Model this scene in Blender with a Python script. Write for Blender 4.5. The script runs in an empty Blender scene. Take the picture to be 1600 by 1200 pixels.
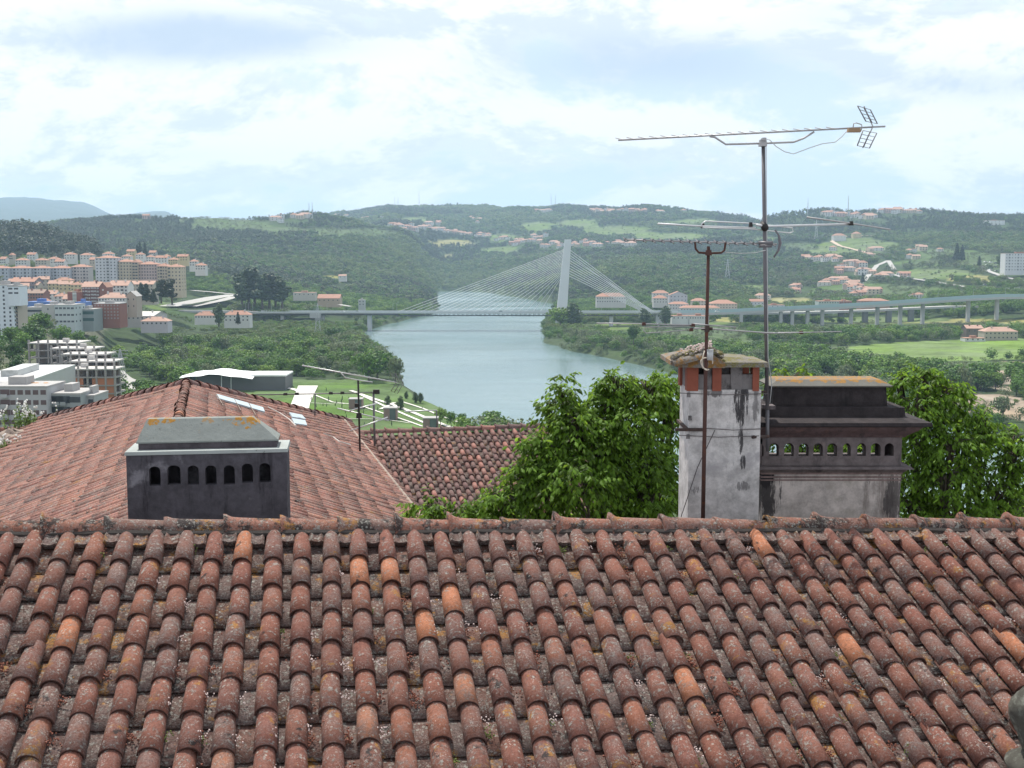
import bpy, math, random
import numpy as np
from mathutils import Vector, Matrix
random.seed(7); RS = np.random.RandomState(11)
PI = math.pi; R = math.radians
sc = bpy.context.scene; COL = sc.collection

# ---------------------------------------------------------------- camera
F = 1870.0; PITCH = R(6.04); CP, SP = math.cos(PITCH), math.sin(PITCH); CAMZ = 85.0; HAZE = 0.72e-4
cam = bpy.data.cameras.new('camera'); cam.sensor_width = 36.0; cam.lens = 36.0 * F / 1600.0
cam.clip_start = 0.1; cam.clip_end = 60000
camo = bpy.data.objects.new('camera', cam); COL.objects.link(camo)
camo.location = (0, 0, CAMZ); camo.rotation_euler = (PI / 2 - PITCH, 0, 0); sc.camera = camo

def ray(u, v):
    xr = (u - 800) / F; yr = (600 - v) / F
    return Vector((xr, CP + yr * SP, -SP + yr * CP))
def at(u, v, D):
    d = ray(u, v); return Vector((0, 0, CAMZ)) + d * (D / d.y)
def atz(u, v, z):
    d = ray(u, v); return Vector((0, 0, CAMZ)) + d * ((z - CAMZ) / d.z)
def proj(x, y, z):
    x = np.asarray(x, float); y = np.asarray(y, float); z = np.asarray(z, float) - CAMZ
    dep = y * CP - z * SP; up = y * SP + z * CP
    dep = np.maximum(dep, 1e-3)
    return 800 + F * x / dep, 600 - F * up / dep

# ---------------------------------------------------------------- world, sun, exposure
SUN_EL = R(61); SUN_AZ = R(-22)     # azimuth clockwise from +Y
W = bpy.data.worlds.new('World'); sc.world = W; W.use_nodes = True
nt = W.node_tree; nt.nodes.clear()
def N(t, **k):
    n = nt.nodes.new(t)
    for a, b in k.items(): setattr(n, a, b)
    return n
def M(op, a, b=None, c=None, clamp=False):
    n = N('ShaderNodeMath', operation=op); n.use_clamp = clamp
    for i, q in enumerate((a, b, c)):
        if q is None: continue
        if isinstance(q, (int, float)): n.inputs[i].default_value = q
        else: nt.links.new(q, n.inputs[i])
    return n.outputs[0]
sky = N('ShaderNodeTexSky'); sky.sky_type = 'NISHITA'; sky.sun_disc = False
sky.sun_elevation = SUN_EL; sky.sun_rotation = SUN_AZ; sky.air_density = 1.0; sky.dust_density = 1.5; sky.altitude = 100
tc = N('ShaderNodeTexCoord'); sep = N('ShaderNodeSeparateXYZ'); nt.links.new(tc.outputs['Generated'], sep.inputs[0])
sx, sy, sz = sep.outputs
zz = M('ADD', M('MAXIMUM', sz, 0.0), 0.14)
comb = N('ShaderNodeCombineXYZ'); nt.links.new(M('DIVIDE', sx, zz), comb.inputs[0]); nt.links.new(M('DIVIDE', sy, zz), comb.inputs[1])
def noise(scale, detail, rough, w=0.0, vec=None, dist=0.0):
    n = N('ShaderNodeTexNoise'); n.noise_dimensions = '4D'; n.inputs['Scale'].default_value = scale; n.inputs['W'].default_value = w
    n.inputs['Detail'].default_value = detail; n.inputs['Roughness'].default_value = rough; n.inputs['Distortion'].default_value = dist
    nt.links.new(vec or comb.outputs[0], n.inputs['Vector']); return n.outputs['Fac']
yy = M('MAXIMUM', sy, 0.08); qx = M('DIVIDE', sx, yy); qz = M('DIVIDE', sz, yy)
def blob(u, v, ru, rv):
    a, b = (u - 800) / F, (402 - v) / F
    e = M('ADD', M('POWER', M('ABSOLUTE', M('DIVIDE', M('SUBTRACT', qx, a), ru / F)), 2.0), M('POWER', M('ABSOLUTE', M('DIVIDE', M('SUBTRACT', qz, b), rv / F)), 2.0))
    return M('POWER', 2.718, M('MULTIPLY', e, -1.0))
def vsum(l):
    o = l[0]
    for q in l[1:]: o = M('ADD', o, q)
    return o
front = M('MULTIPLY', M('GREATER_THAN', sy, 0.08), 1.0)
qv = N('ShaderNodeCombineXYZ'); nt.links.new(qx, qv.inputs[0]); nt.links.new(M('MULTIPLY', qz, 2.1), qv.inputs[1])
n1 = noise(5.5, 11, 0.63, 1.3, qv.outputs[0], 0.35)
n2 = noise(1.1, 7, 0.55, 4.1, dist=0.3)
n3 = noise(3.0, 6, 0.55, 8.1, qv.outputs[0], 0.3)
white = vsum([M('MULTIPLY', blob(1400, 95, 190, 55), 0.45), M('MULTIPLY', blob(130, 180, 260, 60), 0.30), M('MULTIPLY', blob(60, 25, 120, 40), 0.35),
              M('MULTIPLY', blob(950, 40, 60, 45), 0.35), M('MULTIPLY', blob(600, 80, 100, 30), 0.25), M('MULTIPLY', blob(1500, 230, 130, 50), 0.30),
              M('MULTIPLY', blob(340, 170, 120, 40), 0.25), M('MULTIPLY', blob(680, 190, 120, 40), 0.2)])
dark = vsum([M('MULTIPLY', blob(330, 70, 250, 42), 1.15), M('MULTIPLY', blob(1010, 105, 240, 50), 0.95), M('MULTIPLY', blob(1520, 140, 220, 30), 0.5),
             M('MULTIPLY', blob(200, 245, 260, 20), 0.35), M('MULTIPLY', blob(650, 270, 330, 18), 0.25), M('MULTIPLY', blob(1300, 30, 120, 30), 0.3)])
def sstep(x, a, b):
    n = N('ShaderNodeMapRange'); n.interpolation_type = 'SMOOTHSTEP'; nt.links.new(x, n.inputs[0])
    n.inputs[1].default_value = a; n.inputs[2].default_value = b; return n.outputs[0]
qv2 = N('ShaderNodeVectorMath', operation='ADD'); nt.links.new(qv.outputs[0], qv2.inputs[0]); qv2.inputs[1].default_value = (-.012, .045, 0)
n1b = noise(5.5, 11, 0.63, 1.3, qv2.outputs[0], 0.35); under = sstep(M('SUBTRACT', n1b, n1), -0.03, 0.085)
cov = sstep(M('ADD', M('ADD', M('MULTIPLY', n1, 0.7), M('MULTIPLY', n2, 0.3)), M('MULTIPLY', white, 0.35)), 0.425, 0.505)
grey = sstep(M('ADD', M('ADD', M('MULTIPLY', n3, 0.55), M('MULTIPLY', n1, 0.15)), M('MULTIPLY', dark, 0.45)), 0.36, 0.80)
def mixc(f, a, b):
    n = N('ShaderNodeMix'); n.data_type = 'RGBA'; nt.links.new(f, n.inputs[0])
    for i, q in ((6, a), (7, b)):
        if isinstance(q, tuple): n.inputs[i].default_value = (*q, 1)
        else: nt.links.new(q, n.inputs[i])
    return n.outputs[2]
vm = N('ShaderNodeVectorMath', operation='SCALE'); nt.links.new(sky.outputs[0], vm.inputs[0]); vm.inputs[3].default_value = 0.105
clear = mixc(sstep(sz, 0.55, 0.15), vm.outputs[0], (0.74, 0.885, 1.02))
c1 = mixc(cov, clear, (1.08, 1.09, 1.11))
c1 = mixc(M('MULTIPLY', M('MULTIPLY', under, cov), 0.85), c1, (0.72, 0.81, 0.94))
c2 = mixc(M('MULTIPLY', grey, 0.85), c1, (0.56, 0.68, 0.84))
bg = N('ShaderNodeBackground'); nt.links.new(c2, bg.inputs[0]); bg.inputs[1].default_value = 0.86
wo = N('ShaderNodeOutputWorld'); nt.links.new(bg.outputs[0], wo.inputs[0])

sl = bpy.data.lights.new('sun', 'SUN'); sl.energy = 5.0; sl.angle = R(0.53); sl.color = (1.0, 0.95, 0.87)
so = bpy.data.objects.new('sun', sl); COL.objects.link(so); so.rotation_euler = (PI / 2 - SUN_EL, 0, PI - SUN_AZ); so.location = (0, 0, 400)
sc.view_settings.view_transform = 'Standard'; sc.view_settings.look = 'None'; sc.view_settings.gamma = 1; sc.view_settings.exposure = 0.27
sc.cycles.use_denoising = True; sc.cycles.max_bounces = 6; sc.cycles.diffuse_bounces = 2; sc.cycles.glossy_bounces = 2
sc.cycles.transmission_bounces = 3; sc.cycles.transparent_max_bounces = 6; sc.cycles.volume_bounces = 1
sc.cycles.caustics_reflective = False; sc.cycles.caustics_refractive = False

# ---------------------------------------------------------------- helpers
WL = {}
class MB:
    def __init__(s): s.v = []; s.f = []; s.n = 0
    def add(s, V, Fs):
        s.v.extend([tuple(p) for p in V]); s.f.extend([tuple(i + s.n for i in f) for f in Fs]); s.n += len(V); return s
    def box(s, x0, x1, y0, y1, z0, z1, taper=0.0):
        t = taper
        return s.add([(x0, y0, z0), (x1, y0, z0), (x1, y1, z0), (x0, y1, z0), (x0 + t, y0 + t, z1), (x1 - t, y0 + t, z1), (x1 - t, y1 - t, z1), (x0 + t, y1 - t, z1)],
                     [(0, 3, 2, 1), (4, 5, 6, 7), (0, 1, 5, 4), (1, 2, 6, 5), (2, 3, 7, 6), (3, 0, 4, 7)])
    def obox(s, c, ax, ay, az, hx, hy, hz):
        c = Vector(c); P = []
        for k in (-1, 1):
            for a, b in ((-1, -1), (1, -1), (1, 1), (-1, 1)): P.append(c + ax * hx * a + ay * hy * b + az * hz * k)
        return s.add(P, [(0, 3, 2, 1), (4, 5, 6, 7), (0, 1, 5, 4), (1, 2, 6, 5), (2, 3, 7, 6), (3, 0, 4, 7)])
    def tube(s, pts, r, n=8, caps=True):
        pts = [Vector(p) for p in pts]; rr = r if isinstance(r, (list, tuple)) else [r] * len(pts); V = []; Fs = []
        px = None
        for i, p in enumerate(pts):
            d = (pts[min(i + 1, len(pts) - 1)] - pts[max(i - 1, 0)]).normalized()
            if px is None: px = d.orthogonal().normalized()
            px = (px - d * px.dot(d)).normalized(); py = d.cross(px)
            for k in range(n):
                a = 2 * PI * k / n; V.append(p + (px * math.cos(a) + py * math.sin(a)) * rr[i])
        for i in range(len(pts) - 1):
            for k in range(n):
                a = i * n + k; b = i * n + (k + 1) % n; Fs.append((a, b, b + n, a + n))
        if caps: Fs.append(tuple(range(n - 1, -1, -1))); Fs.append(tuple((len(pts) - 1) * n + k for k in range(n)))
        return s.add(V, Fs)
    def prism(s, poly, ax, vec):
        """poly: list of 3D points, extruded along vec"""
        n = len(poly); P = [Vector(p) for p in poly]; Q = [p + Vector(vec) for p in P]
        return s.add(P + Q, [tuple(range(n)), tuple(range(2 * n - 1, n - 1, -1))] + [(i, i + n, (i + 1) % n + n, (i + 1) % n) for i in range(n)])
    def blobm(s, c, r, seed=0, sq=(1, 1, 1), sub=8, amp=.2):
        rnd = random.Random(seed); V = []; Fs = []; m = sub; n = sub + 2
        ph = [rnd.uniform(0, 6) for _ in range(6)]
        for i in range(m + 1):
            th = PI * i / m
            for k in range(n):
                a = 2 * PI * k / n; q = 1 + amp * (math.sin(3 * a + ph[0] + 2 * th) * .5 + math.sin(5 * th + ph[1] + a) * .5 + rnd.uniform(-.3, .3))
                V.append((c[0] + r * sq[0] * q * math.sin(th) * math.cos(a), c[1] + r * sq[1] * q * math.sin(th) * math.sin(a), c[2] + r * sq[2] * q * math.cos(th)))
        for i in range(m):
            for k in range(n): a = i * n + k; b = i * n + (k + 1) % n; Fs.append((a, a + n, b + n, b))
        return s.add(V, Fs)
    def mesh(s, name, off=(0, 0, 0)):
        me = bpy.data.meshes.new(name)
        V = np.array(s.v, float).reshape(-1, 3) - np.array(off, float)
        me.from_pydata(V.tolist(), [], s.f); me.update(); return me
def link(name, me, mat=None, parent=None, loc=(0, 0, 0), smooth=False):
    o = bpy.data.objects.new(name, me); COL.objects.link(o)
    if parent is not None: o.parent = parent
    o.location = loc
    if mat is not None and me is not None and not me.materials: me.materials.append(mat)
    if smooth and me is not None:
        me.polygons.foreach_set('use_smooth', np.ones(len(me.polygons), bool))
    return o
def obj(name, mb, mat, parent=None, smooth=False, local=False):
    off = (0, 0, 0) if local or parent is None else WL.get(parent.name, (0, 0, 0))
    o = link(name, mb.mesh(name, off), mat, parent, (0, 0, 0), smooth)
    WL[o.name] = off
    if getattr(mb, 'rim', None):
        o.data.materials.append(bpy.data.materials['tile_edge_shade']); mi_ = np.zeros(len(o.data.polygons), np.int32); mi_[list(mb.rim)] = 1; o.data.polygons.foreach_set('material_index', mi_)
    return o
def tag(o, label=None, cat=None, group=None, kind=None):
    for k, q in (('label', label), ('category', cat), ('group', group), ('kind', kind)):
        if q: o[k] = q
    return o
def thing(name, label, cat, loc=(0, 0, 0), group=None, rz=0):
    o = bpy.data.objects.new(name, None); COL.objects.link(o); o.location = loc; o.rotation_euler = (0, 0, rz); o.empty_display_size = .3
    WL[o.name] = tuple(loc); return tag(o, label, cat, group)
def copy_tree(o, parent=None):
    c = o.copy(); COL.objects.link(c)
    if parent is not None: c.parent = parent
    for ch in list(o.children): copy_tree(ch, c)
    return c
def flatq(*pts):
    return list(pts)

# ---------------------------------------------------------------- materials
def newmat(name):
    m = bpy.data.materials.new(name); m.use_nodes = True; t = m.node_tree; b = t.nodes['Principled BSDF']; return m, t, b
def nd(t, ty, **k):
    n = t.nodes.new(ty)
    for a, b in k.items():
        if a in n.inputs: 
            n.inputs[a].default_value = b
        else: setattr(n, a, b)
    return n
def nz(t, scale, detail=6, rough=.6, co=None, w=0.0):
    n = t.nodes.new('ShaderNodeTexNoise'); n.noise_dimensions = '4D'; n.inputs['Scale'].default_value = scale; n.inputs['Detail'].default_value = detail
    n.inputs['Roughness'].default_value = rough; n.inputs['W'].default_value = w
    if co is not None: t.links.new(co, n.inputs['Vector'])
    return n.outputs['Fac']
def rng(t, x, a, b, c=0.0, d=1.0, smooth=True):
    n = t.nodes.new('ShaderNodeMapRange'); n.interpolation_type = 'SMOOTHSTEP' if smooth else 'LINEAR'
    t.links.new(x, n.inputs[0]); n.inputs[1].default_value = a; n.inputs[2].default_value = b; n.inputs[3].default_value = c; n.inputs[4].default_value = d; return n.outputs[0]
def mx(t, f, a, b):
    n = t.nodes.new('ShaderNodeMix'); n.data_type = 'RGBA'
    if isinstance(f, (int, float)): n.inputs[0].default_value = f
    else: t.links.new(f, n.inputs[0])
    for i, q in ((6, a), (7, b)):
        if isinstance(q, tuple): n.inputs[i].default_value = (*q, 1)
        else: t.links.new(q, n.inputs[i])
    return n.outputs[2]
def mu(t, a, b, op='MULTIPLY', clamp=False):
    n = t.nodes.new('ShaderNodeMath'); n.operation = op; n.use_clamp = clamp
    for i, q in enumerate((a, b)):
        if isinstance(q, (int, float)): n.inputs[i].default_value = q
        else: t.links.new(q, n.inputs[i])
    return n.outputs[0]
def bump(t, b, h, strength=.3, dist=.02):
    n = t.nodes.new('ShaderNodeBump'); n.inputs['Strength'].default_value = strength; n.inputs['Distance'].default_value = dist
    t.links.new(h, n.inputs['Height']); t.links.new(n.outputs[0], b.inputs['Normal'])
def crd(t, kind='Object'):
    n = t.nodes.new('ShaderNodeTexCoord'); return n.outputs[kind]
def ramp(t, x, stops, const=False):
    n = t.nodes.new('ShaderNodeValToRGB'); cr = n.color_ramp; cr.interpolation = 'CONSTANT' if const else 'LINEAR'
    while len(cr.elements) < len(stops): cr.elements.new(.5)
    for e, (p, c) in zip(cr.elements, stops): e.position = p; e.color = (*c, 1)
    t.links.new(x, n.inputs[0]); return n.outputs[0]
def sc3(c, k): return tuple(min(1, q * k) for q in c)
def pmat(name, col, rough=.8, var=.25, scale=3.0, stain=None, sscale=1.2, sthr=.55, bmp=.0, bdist=.02, metal=0.0, spec=.3, w=0.0):
    m, t, b = newmat(name); co = crd(t)
    c = mx(t, nz(t, scale, 7, .65, co, w), sc3(col, 1 - var), sc3(col, 1 + var))
    if stain: c = mx(t, rng(t, nz(t, sscale, 9, .7, co, w + 3), sthr, sthr + .14), c, stain)
    t.links.new(c, b.inputs['Base Color']); b.inputs['Roughness'].default_value = rough; b.inputs['Metallic'].default_value = metal
    b.inputs['Specular IOR Level'].default_value = spec
    if bmp: bump(t, b, nz(t, scale * 8, 6, .7, co, w + 9), bmp, bdist)
    return m
def tilemat(name, shades, grime=.5, white=.5, orange=.5, black=.5, k=1.0, con=1.0):
    m, t, b = newmat(name); co = crd(t)
    g = t.nodes.new('ShaderNodeNewGeometry'); n = len(shades)
    isl = g.outputs['Random Per Island']; c = ramp(t, isl, [(i / n, s) for i, s in enumerate(shades)], True)
    fine = nz(t, 62 * k, 7, .8, co, 2); med = nz(t, 13 * k, 8, .78, co, 5); grit = nz(t, 150 * k, 3, .7, co, 77)
    hv = t.nodes.new('ShaderNodeHueSaturation'); t.links.new(c, hv.inputs['Color']); t.links.new(rng(t, mu(t, mu(t, fine, .6), mu(t, med, .4), 'ADD'), .36, .64, 1 - .42 * con, 1 + .38 * con), hv.inputs['Value']); c = hv.outputs[0]
    gi = mu(t, mu(t, isl, 7.31), 1.0, 'MODULO')
    film = rng(t, mu(t, mu(t, mu(t, med, .55), mu(t, fine, .25), 'ADD'), mu(t, mu(t, gi, .10), .05, 'ADD'), 'ADD'), .60 - .16 * grime, .72 - .14 * grime, 0, .8)
    c = mx(t, film, c, mx(t, rng(t, fine, .35, .65), (.065, .048, .046), (.20, .155, .142)))
    c = mx(t, rng(t, mu(t, nz(t, 5.2 * k, 8, .72, co, 21), mu(t, fine, .15), 'ADD'), .72 - .06 * black, .77 - .06 * black, 0, .92), c, (.026, .024, .024))
    c = mx(t, rng(t, nz(t, 85 * k, 4, .75, co, 31), .585, .63, 0, .8), c, (.045, .028, .026))
    o = mu(t, rng(t, nz(t, 5.5 * k, 6, .65, co, 41), .65 - .07 * orange, .71 - .07 * orange), rng(t, nz(t, 60 * k, 5, .75, co, 43), .40, .54))
    c = mx(t, mu(t, o, .9), c, mx(t, fine, (.16, .075, .018), (.42, .21, .05)))
    den = rng(t, nz(t, 7.5 * k, 6, .65, co, 51), .57 - .16 * white, .68 - .12 * white)
    pt = rng(t, nz(t, 27 * k, 9, .8, co, 52), .53, .57); s1 = mu(t, pt, den)
    vo = t.nodes.new('ShaderNodeTexVoronoi'); vo.inputs['Scale'].default_value = 34 * k; t.links.new(co, vo.inputs['Vector']); sp_ = t.nodes.new('ShaderNodeSeparateColor'); t.links.new(vo.outputs['Color'], sp_.inputs[0])
    s2 = mu(t, mu(t, rng(t, vo.outputs['Distance'], .36, .30), rng(t, sp_.outputs[0], .80 - .25 * white, .84 - .25 * white)), rng(t, nz(t, 6 * k, 5, .65, co, 61), .44, .56))
    vo3 = t.nodes.new('ShaderNodeTexVoronoi'); vo3.inputs['Scale'].default_value = 105 * k; t.links.new(co, vo3.inputs['Vector']); s3p = t.nodes.new('ShaderNodeSeparateColor'); t.links.new(vo3.outputs['Color'], s3p.inputs[0])
    s3 = mu(t, mu(t, rng(t, vo3.outputs['Distance'], .5, .36), rng(t, s3p.outputs[1], .88 - .22 * white, .91 - .22 * white)), rng(t, nz(t, 10 * k, 6, .7, co, 64), .47, .60))
    c = mx(t, mu(t, s1, .78), c, mx(t, grit, (.17, .165, .15), (.46, .45, .41)))
    c = mx(t, mu(t, s2, .6), c, mx(t, fine, (.22, .215, .19), (.44, .43, .38)))
    c = mx(t, mu(t, s3, .55), c, (.42, .38, .34))
    t.links.new(c, b.inputs['Base Color']); b.inputs['Roughness'].default_value = .85; b.inputs['Specular IOR Level'].default_value = .2
    bump(t, b, mu(t, mu(t, fine, .9), mu(t, s1, .8), 'ADD'), .7, .008)
    return m
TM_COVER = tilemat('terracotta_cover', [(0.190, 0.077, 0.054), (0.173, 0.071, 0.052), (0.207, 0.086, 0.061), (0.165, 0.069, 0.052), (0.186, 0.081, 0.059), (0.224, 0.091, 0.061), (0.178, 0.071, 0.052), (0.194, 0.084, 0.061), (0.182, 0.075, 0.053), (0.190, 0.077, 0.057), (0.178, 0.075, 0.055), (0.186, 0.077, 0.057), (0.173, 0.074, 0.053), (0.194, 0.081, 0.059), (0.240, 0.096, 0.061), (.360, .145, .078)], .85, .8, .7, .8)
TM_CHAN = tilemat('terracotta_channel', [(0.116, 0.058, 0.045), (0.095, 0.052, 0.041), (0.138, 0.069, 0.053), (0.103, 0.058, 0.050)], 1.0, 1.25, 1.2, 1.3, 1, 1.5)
TM_RIDGE = tilemat('terracotta_ridge', [(.26, .115, .08), (.22, .10, .072), (.28, .125, .088)], 1.0, 1.1, 1.2, 2.6, 1, 1.3)
TM_PINK = tilemat('terracotta_pink', [(0.343, 0.167, 0.126), (0.323, 0.153, 0.118), (0.363, 0.184, 0.143), (0.304, 0.140, 0.109), (0.333, 0.162, 0.126), (0.284, 0.131, 0.105), (0.363, 0.171, 0.122)], .95, .85, .7, .9, 1, 1.5)
TM_DARK = tilemat('terracotta_dark', [(.20, .10, .085), (.17, .09, .08), (.25, .12, .10), (.15, .085, .08), (.20, .11, .10), (.33, .15, .12)], .75, .6, .1, .5)
MORTAR = pmat('old_mortar', (.30, .24, .20), .95, .4, 14, (.06, .05, .045), 6, .5, .5, .01)
# ---------------------------------------------------------------- terrain
def zat(v, D):   # height of something seen at image row v, D metres away
    yr = (600 - v) / F; return CAMZ + D * (-SP + yr * CP) / (CP + yr * SP)
PROF = {   # per bearing: (distance, height) of the ground
 -500: [(15, 72), (60, 62), (150, 50), (300, 42), (600, 40), (1000, 50), (1500, 80), (1900, 130), (2600, 90), (3600, 140), (5000, 120), (8000, 200), (12000, 500)],
 -60: [(15, 72), (60, 62), (150, 48), (300, 37), (450, 35), (700, 38), (900, zat(500, 900)), (1200, zat(452, 1200)), (1400, zat(420, 1400)), (1600, zat(398, 1600)), (1850, zat(356, 1850)), (2300, 110), (2700, 100), (3300, zat(350, 3300)), (4200, 150), (6000, 100), (7500, 200), (12000, zat(309, 12000)), (15000, 150)],
 60: [(15, 72), (60, 62), (150, 48), (300, 36), (450, 34), (700, 37), (900, zat(500, 900)), (1200, zat(452, 1200)), (1400, zat(420, 1400)), (1600, zat(400, 1600)), (1850, zat(360, 1850)), (2300, 110), (2700, 100), (3300, zat(350, 3300)), (4200, 150), (6000, 100), (7500, 200), (12000, zat(306, 12000)), (15000, 150)],
 130: [(15, 72), (60, 62), (150, 48), (300, 30), (430, 24), (520, 16), (700, 22), (900, 30), (1100, 34), (1300, zat(455, 1300)), (1500, zat(425, 1500)), (1850, zat(380, 1850)), (2200, 95), (2700, 100), (3300, zat(342, 3300)), (4200, 150), (6000, 100), (7500, 200), (12000, zat(314, 12000)), (15000, 150)],
 190: [(15, 72), (60, 62), (150, 45), (300, 20), (420, 10), (600, 6), (800, 7), (1000, 16), (1100, 25), (1300, zat(470, 1300)), (1500, zat(440, 1500)), (1850, zat(412, 1850)), (2200, 80), (2700, 110), (3300, zat(339, 3300)), (4200, 150), (6000, 100), (7500, 200), (12000, zat(334, 12000)), (15000, 150)],
 260: [(15, 72), (60, 62), (150, 40), (300, 14), (420, 6), (600, 5), (1050, 8), (1150, 14), (1300, zat(488, 1300)), (1500, zat(472, 1500)), (1620, zat(457, 1620)), (1850, zat(428, 1850)), (2200, zat(410, 2200)), (2700, zat(380, 2700)), (3300, zat(341, 3300)), (4200, 150), (7000, 200), (12000, zat(327, 12000)), (15000, 150)],
 330: [(15, 72), (60, 60), (150, 38), (300, 12), (420, 5), (1150, 7), (1250, 10), (1400, zat(485, 1400)), (1600, zat(465, 1600)), (1850, zat(438, 1850)), (2200, zat(415, 2200)), (2700, zat(380, 2700)), (3300, zat(335, 3300)), (4200, 150), (9000, 200), (24000, 200)],
 410: [(15, 72), (60, 60), (150, 36), (300, 12), (400, 5), (1250, 7), (1350, 10), (1500, zat(488, 1500)), (1850, zat(455, 1850)), (2200, zat(430, 2200)), (2700, zat(390, 2700)), (3300, zat(337, 3300)), (4200, 150), (9000, 200), (24000, 200)],
 480: [(15, 72), (60, 60), (150, 36), (300, 12), (400, 5), (1300, 7), (1400, 14), (1650, zat(480, 1650)), (2000, zat(455, 2000)), (2400, zat(425, 2400)), (2900, zat(380, 2900)), (3400, zat(334, 3400)), (4200, 160), (6200, zat(338, 6200)), (9000, 200), (24000, 200)],
 545: [(15, 72), (60, 60), (150, 36), (300, 12), (400, 5), (1400, 7), (1700, 10), (2000, zat(465, 2000)), (2400, zat(440, 2400)), (2900, zat(388, 2900)), (3400, zat(342, 3400)), (4200, 160), (6200, zat(331, 6200)), (9000, 200), (24000, 200)],
 620: [(15, 72), (60, 60), (150, 36), (300, 12), (400, 5), (1400, 6), (1900, 8), (2100, 12), (2500, zat(445, 2500)), (3000, zat(405, 3000)), (3600, zat(360, 3600)), (4400, zat(345, 4400)), (6200, zat(322, 6200)), (9000, 200), (24000, 200)],
 700: [(15, 72), (60, 60), (150, 36), (300, 12), (400, 4), (2700, 5), (3050, 5), (3250, zat(442, 3250)), (3700, zat(405, 3700)), (4200, zat(375, 4200)), (4900, zat(345, 4900)), (6200, zat(319, 6200)), (9000, 200), (24000, 200)],
 760: [(15, 72), (60, 60), (150, 36), (300, 12), (400, 4), (2500, 4), (2850, 5), (3100, zat(442, 3100)), (3600, zat(408, 3600)), (4100, zat(385, 4100)), (4800, zat(350, 4800)), (6200, zat(320, 6200)), (9000, 200), (24000, 200)],
 820: [(15, 72), (60, 60), (150, 36), (300, 12), (400, 4), (2300, 4), (2500, 6), (2900, zat(440, 2900)), (3400, zat(412, 3400)), (4000, zat(384, 4000)), (4600, zat(355, 4600)), (5600, zat(324, 5600)), (9000, 200), (24000, 200)],
 900: [(15, 72), (60, 60), (150, 36), (300, 12), (400, 4), (1900, 5), (2050, 8), (2250, zat(455, 2250)), (2700, zat(430, 2700)), (3300, zat(402, 3300)), (4000, zat(372, 4000)), (4800, zat(345, 4800)), (5600, zat(320, 5600)), (9000, 200), (24000, 200)],
 1000: [(15, 72), (60, 60), (150, 36), (300, 12), (400, 4), (1700, 6), (1900, 10), (2050, zat(462, 2050)), (2300, zat(438, 2300)), (2800, zat(405, 2800)), (3400, zat(385, 3400)), (4200, zat(360, 4200)), (5200, zat(320, 5200)), (9000, 200), (24000, 200)],
 1100: [(15, 72), (60, 60), (150, 36), (300, 12), (400, 4), (1650, 6), (1850, 12), (2000, zat(465, 2000)), (2250, zat(440, 2250)), (2800, zat(402, 2800)), (3400, zat(380, 3400)), (4200, zat(355, 4200)), (5000, zat(331, 5000)), (9000, 200), (24000, 200)],
 1150: [(15, 72), (60, 60), (150, 36), (300, 12), (400, 4), (1650, 6), (1850, 10), (2050, zat(465, 2050)), (2300, zat(442, 2300)), (2800, zat(405, 2800)), (3400, zat(378, 3400)), (4200, zat(350, 4200)), (4900, zat(337, 4900)), (9000, 200), (24000, 200)],
 1230: [(15, 72), (60, 60), (150, 36), (300, 12), (400, 4), (1600, 6), (1850, 10), (2050, zat(466, 2050)), (2300, zat(445, 2300)), (2700, zat(415, 2700)), (3100, zat(392, 3100)), (3600, zat(362, 3600)), (4100, zat(332, 4100)), (5000, 190), (9000, 200), (24000, 200)],
 1300: [(15, 72), (60, 60), (150, 36), (300, 12), (400, 4), (1550, 7), (1850, 14), (2050, zat(464, 2050)), (2300, zat(438, 2300)), (2600, zat(412, 2600)), (2900, zat(398, 2900)), (3300, zat(373, 3300)), (3600, zat(350, 3600)), (4000, zat(328, 4000)), (5000, 190), (9000, 200), (24000, 200)],
 1400: [(15, 72), (60, 60), (150, 36), (300, 12), (400, 4), (1450, 7), (1650, 16), (1900, zat(462, 1900)), (2200, zat(436, 2200)), (2500, zat(416, 2500)), (2800, zat(400, 2800)), (3300, zat(366, 3300)), (3900, zat(329, 3900)), (5000, 190), (9000, 200), (24000, 200)],
 1500: [(15, 72), (60, 60), (150, 36), (300, 12), (400, 4), (1350, 7), (1500, 20), (1700, zat(460, 1700)), (2000, zat(440, 2000)), (2300, zat(415, 2300)), (2800, zat(385, 2800)), (3300, zat(358, 3300)), (3900, zat(331, 3900)), (5000, 190), (9000, 200), (24000, 200)],
 1620: [(15, 72), (60, 60), (150, 36), (300, 12), (400, 4), (800, 6), (1300, 8), (1450, 22), (1650, zat(460, 1650)), (1850, zat(440, 1850)), (2150, zat(413, 2150)), (2600, zat(390, 2600)), (3200, zat(356, 3200)), (3900, zat(330, 3900)), (5000, 190), (9000, 200), (24000, 200)],
 2100: [(15, 72), (60, 60), (150, 36), (300, 12), (400, 6), (1200, 10), (1500, 40), (2150, 110), (3200, 150), (3900, 220), (5000, 190), (9000, 200), (24000, 200)],
}
PU = np.array(sorted(PROF)); PS = (PU - 800) / F
LB = [(683, 455), (682, 470), (686, 484), (676, 491), (640, 499), (592, 511), (566, 521), (564, 530), (588, 545), (606, 560), (622, 578), (632, 592), (640, 608), (668, 628), (705, 647), (742, 664), (800, 684), (920, 715), (1100, 770), (1400, 900)]
RB = [(700, 453.5), (752, 456), (800, 463), (866, 475), (860, 492), (846, 512), (849, 535), (895, 550), (960, 562), (1000, 571), (1050, 584), (1200, 615), (1400, 652), (1520, 670), (1620, 688), (1800, 715), (2300, 800)]
def bank(l):
    P = [atz(u, v, 0.0) for u, v in l]; P = sorted([(p.y, p.x) for p in P]); return np.array([p[0] for p in P]), np.array([p[1] for p in P])
LBD, LBX = bank(LB); RBD, RBX = bank(RB)
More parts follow.
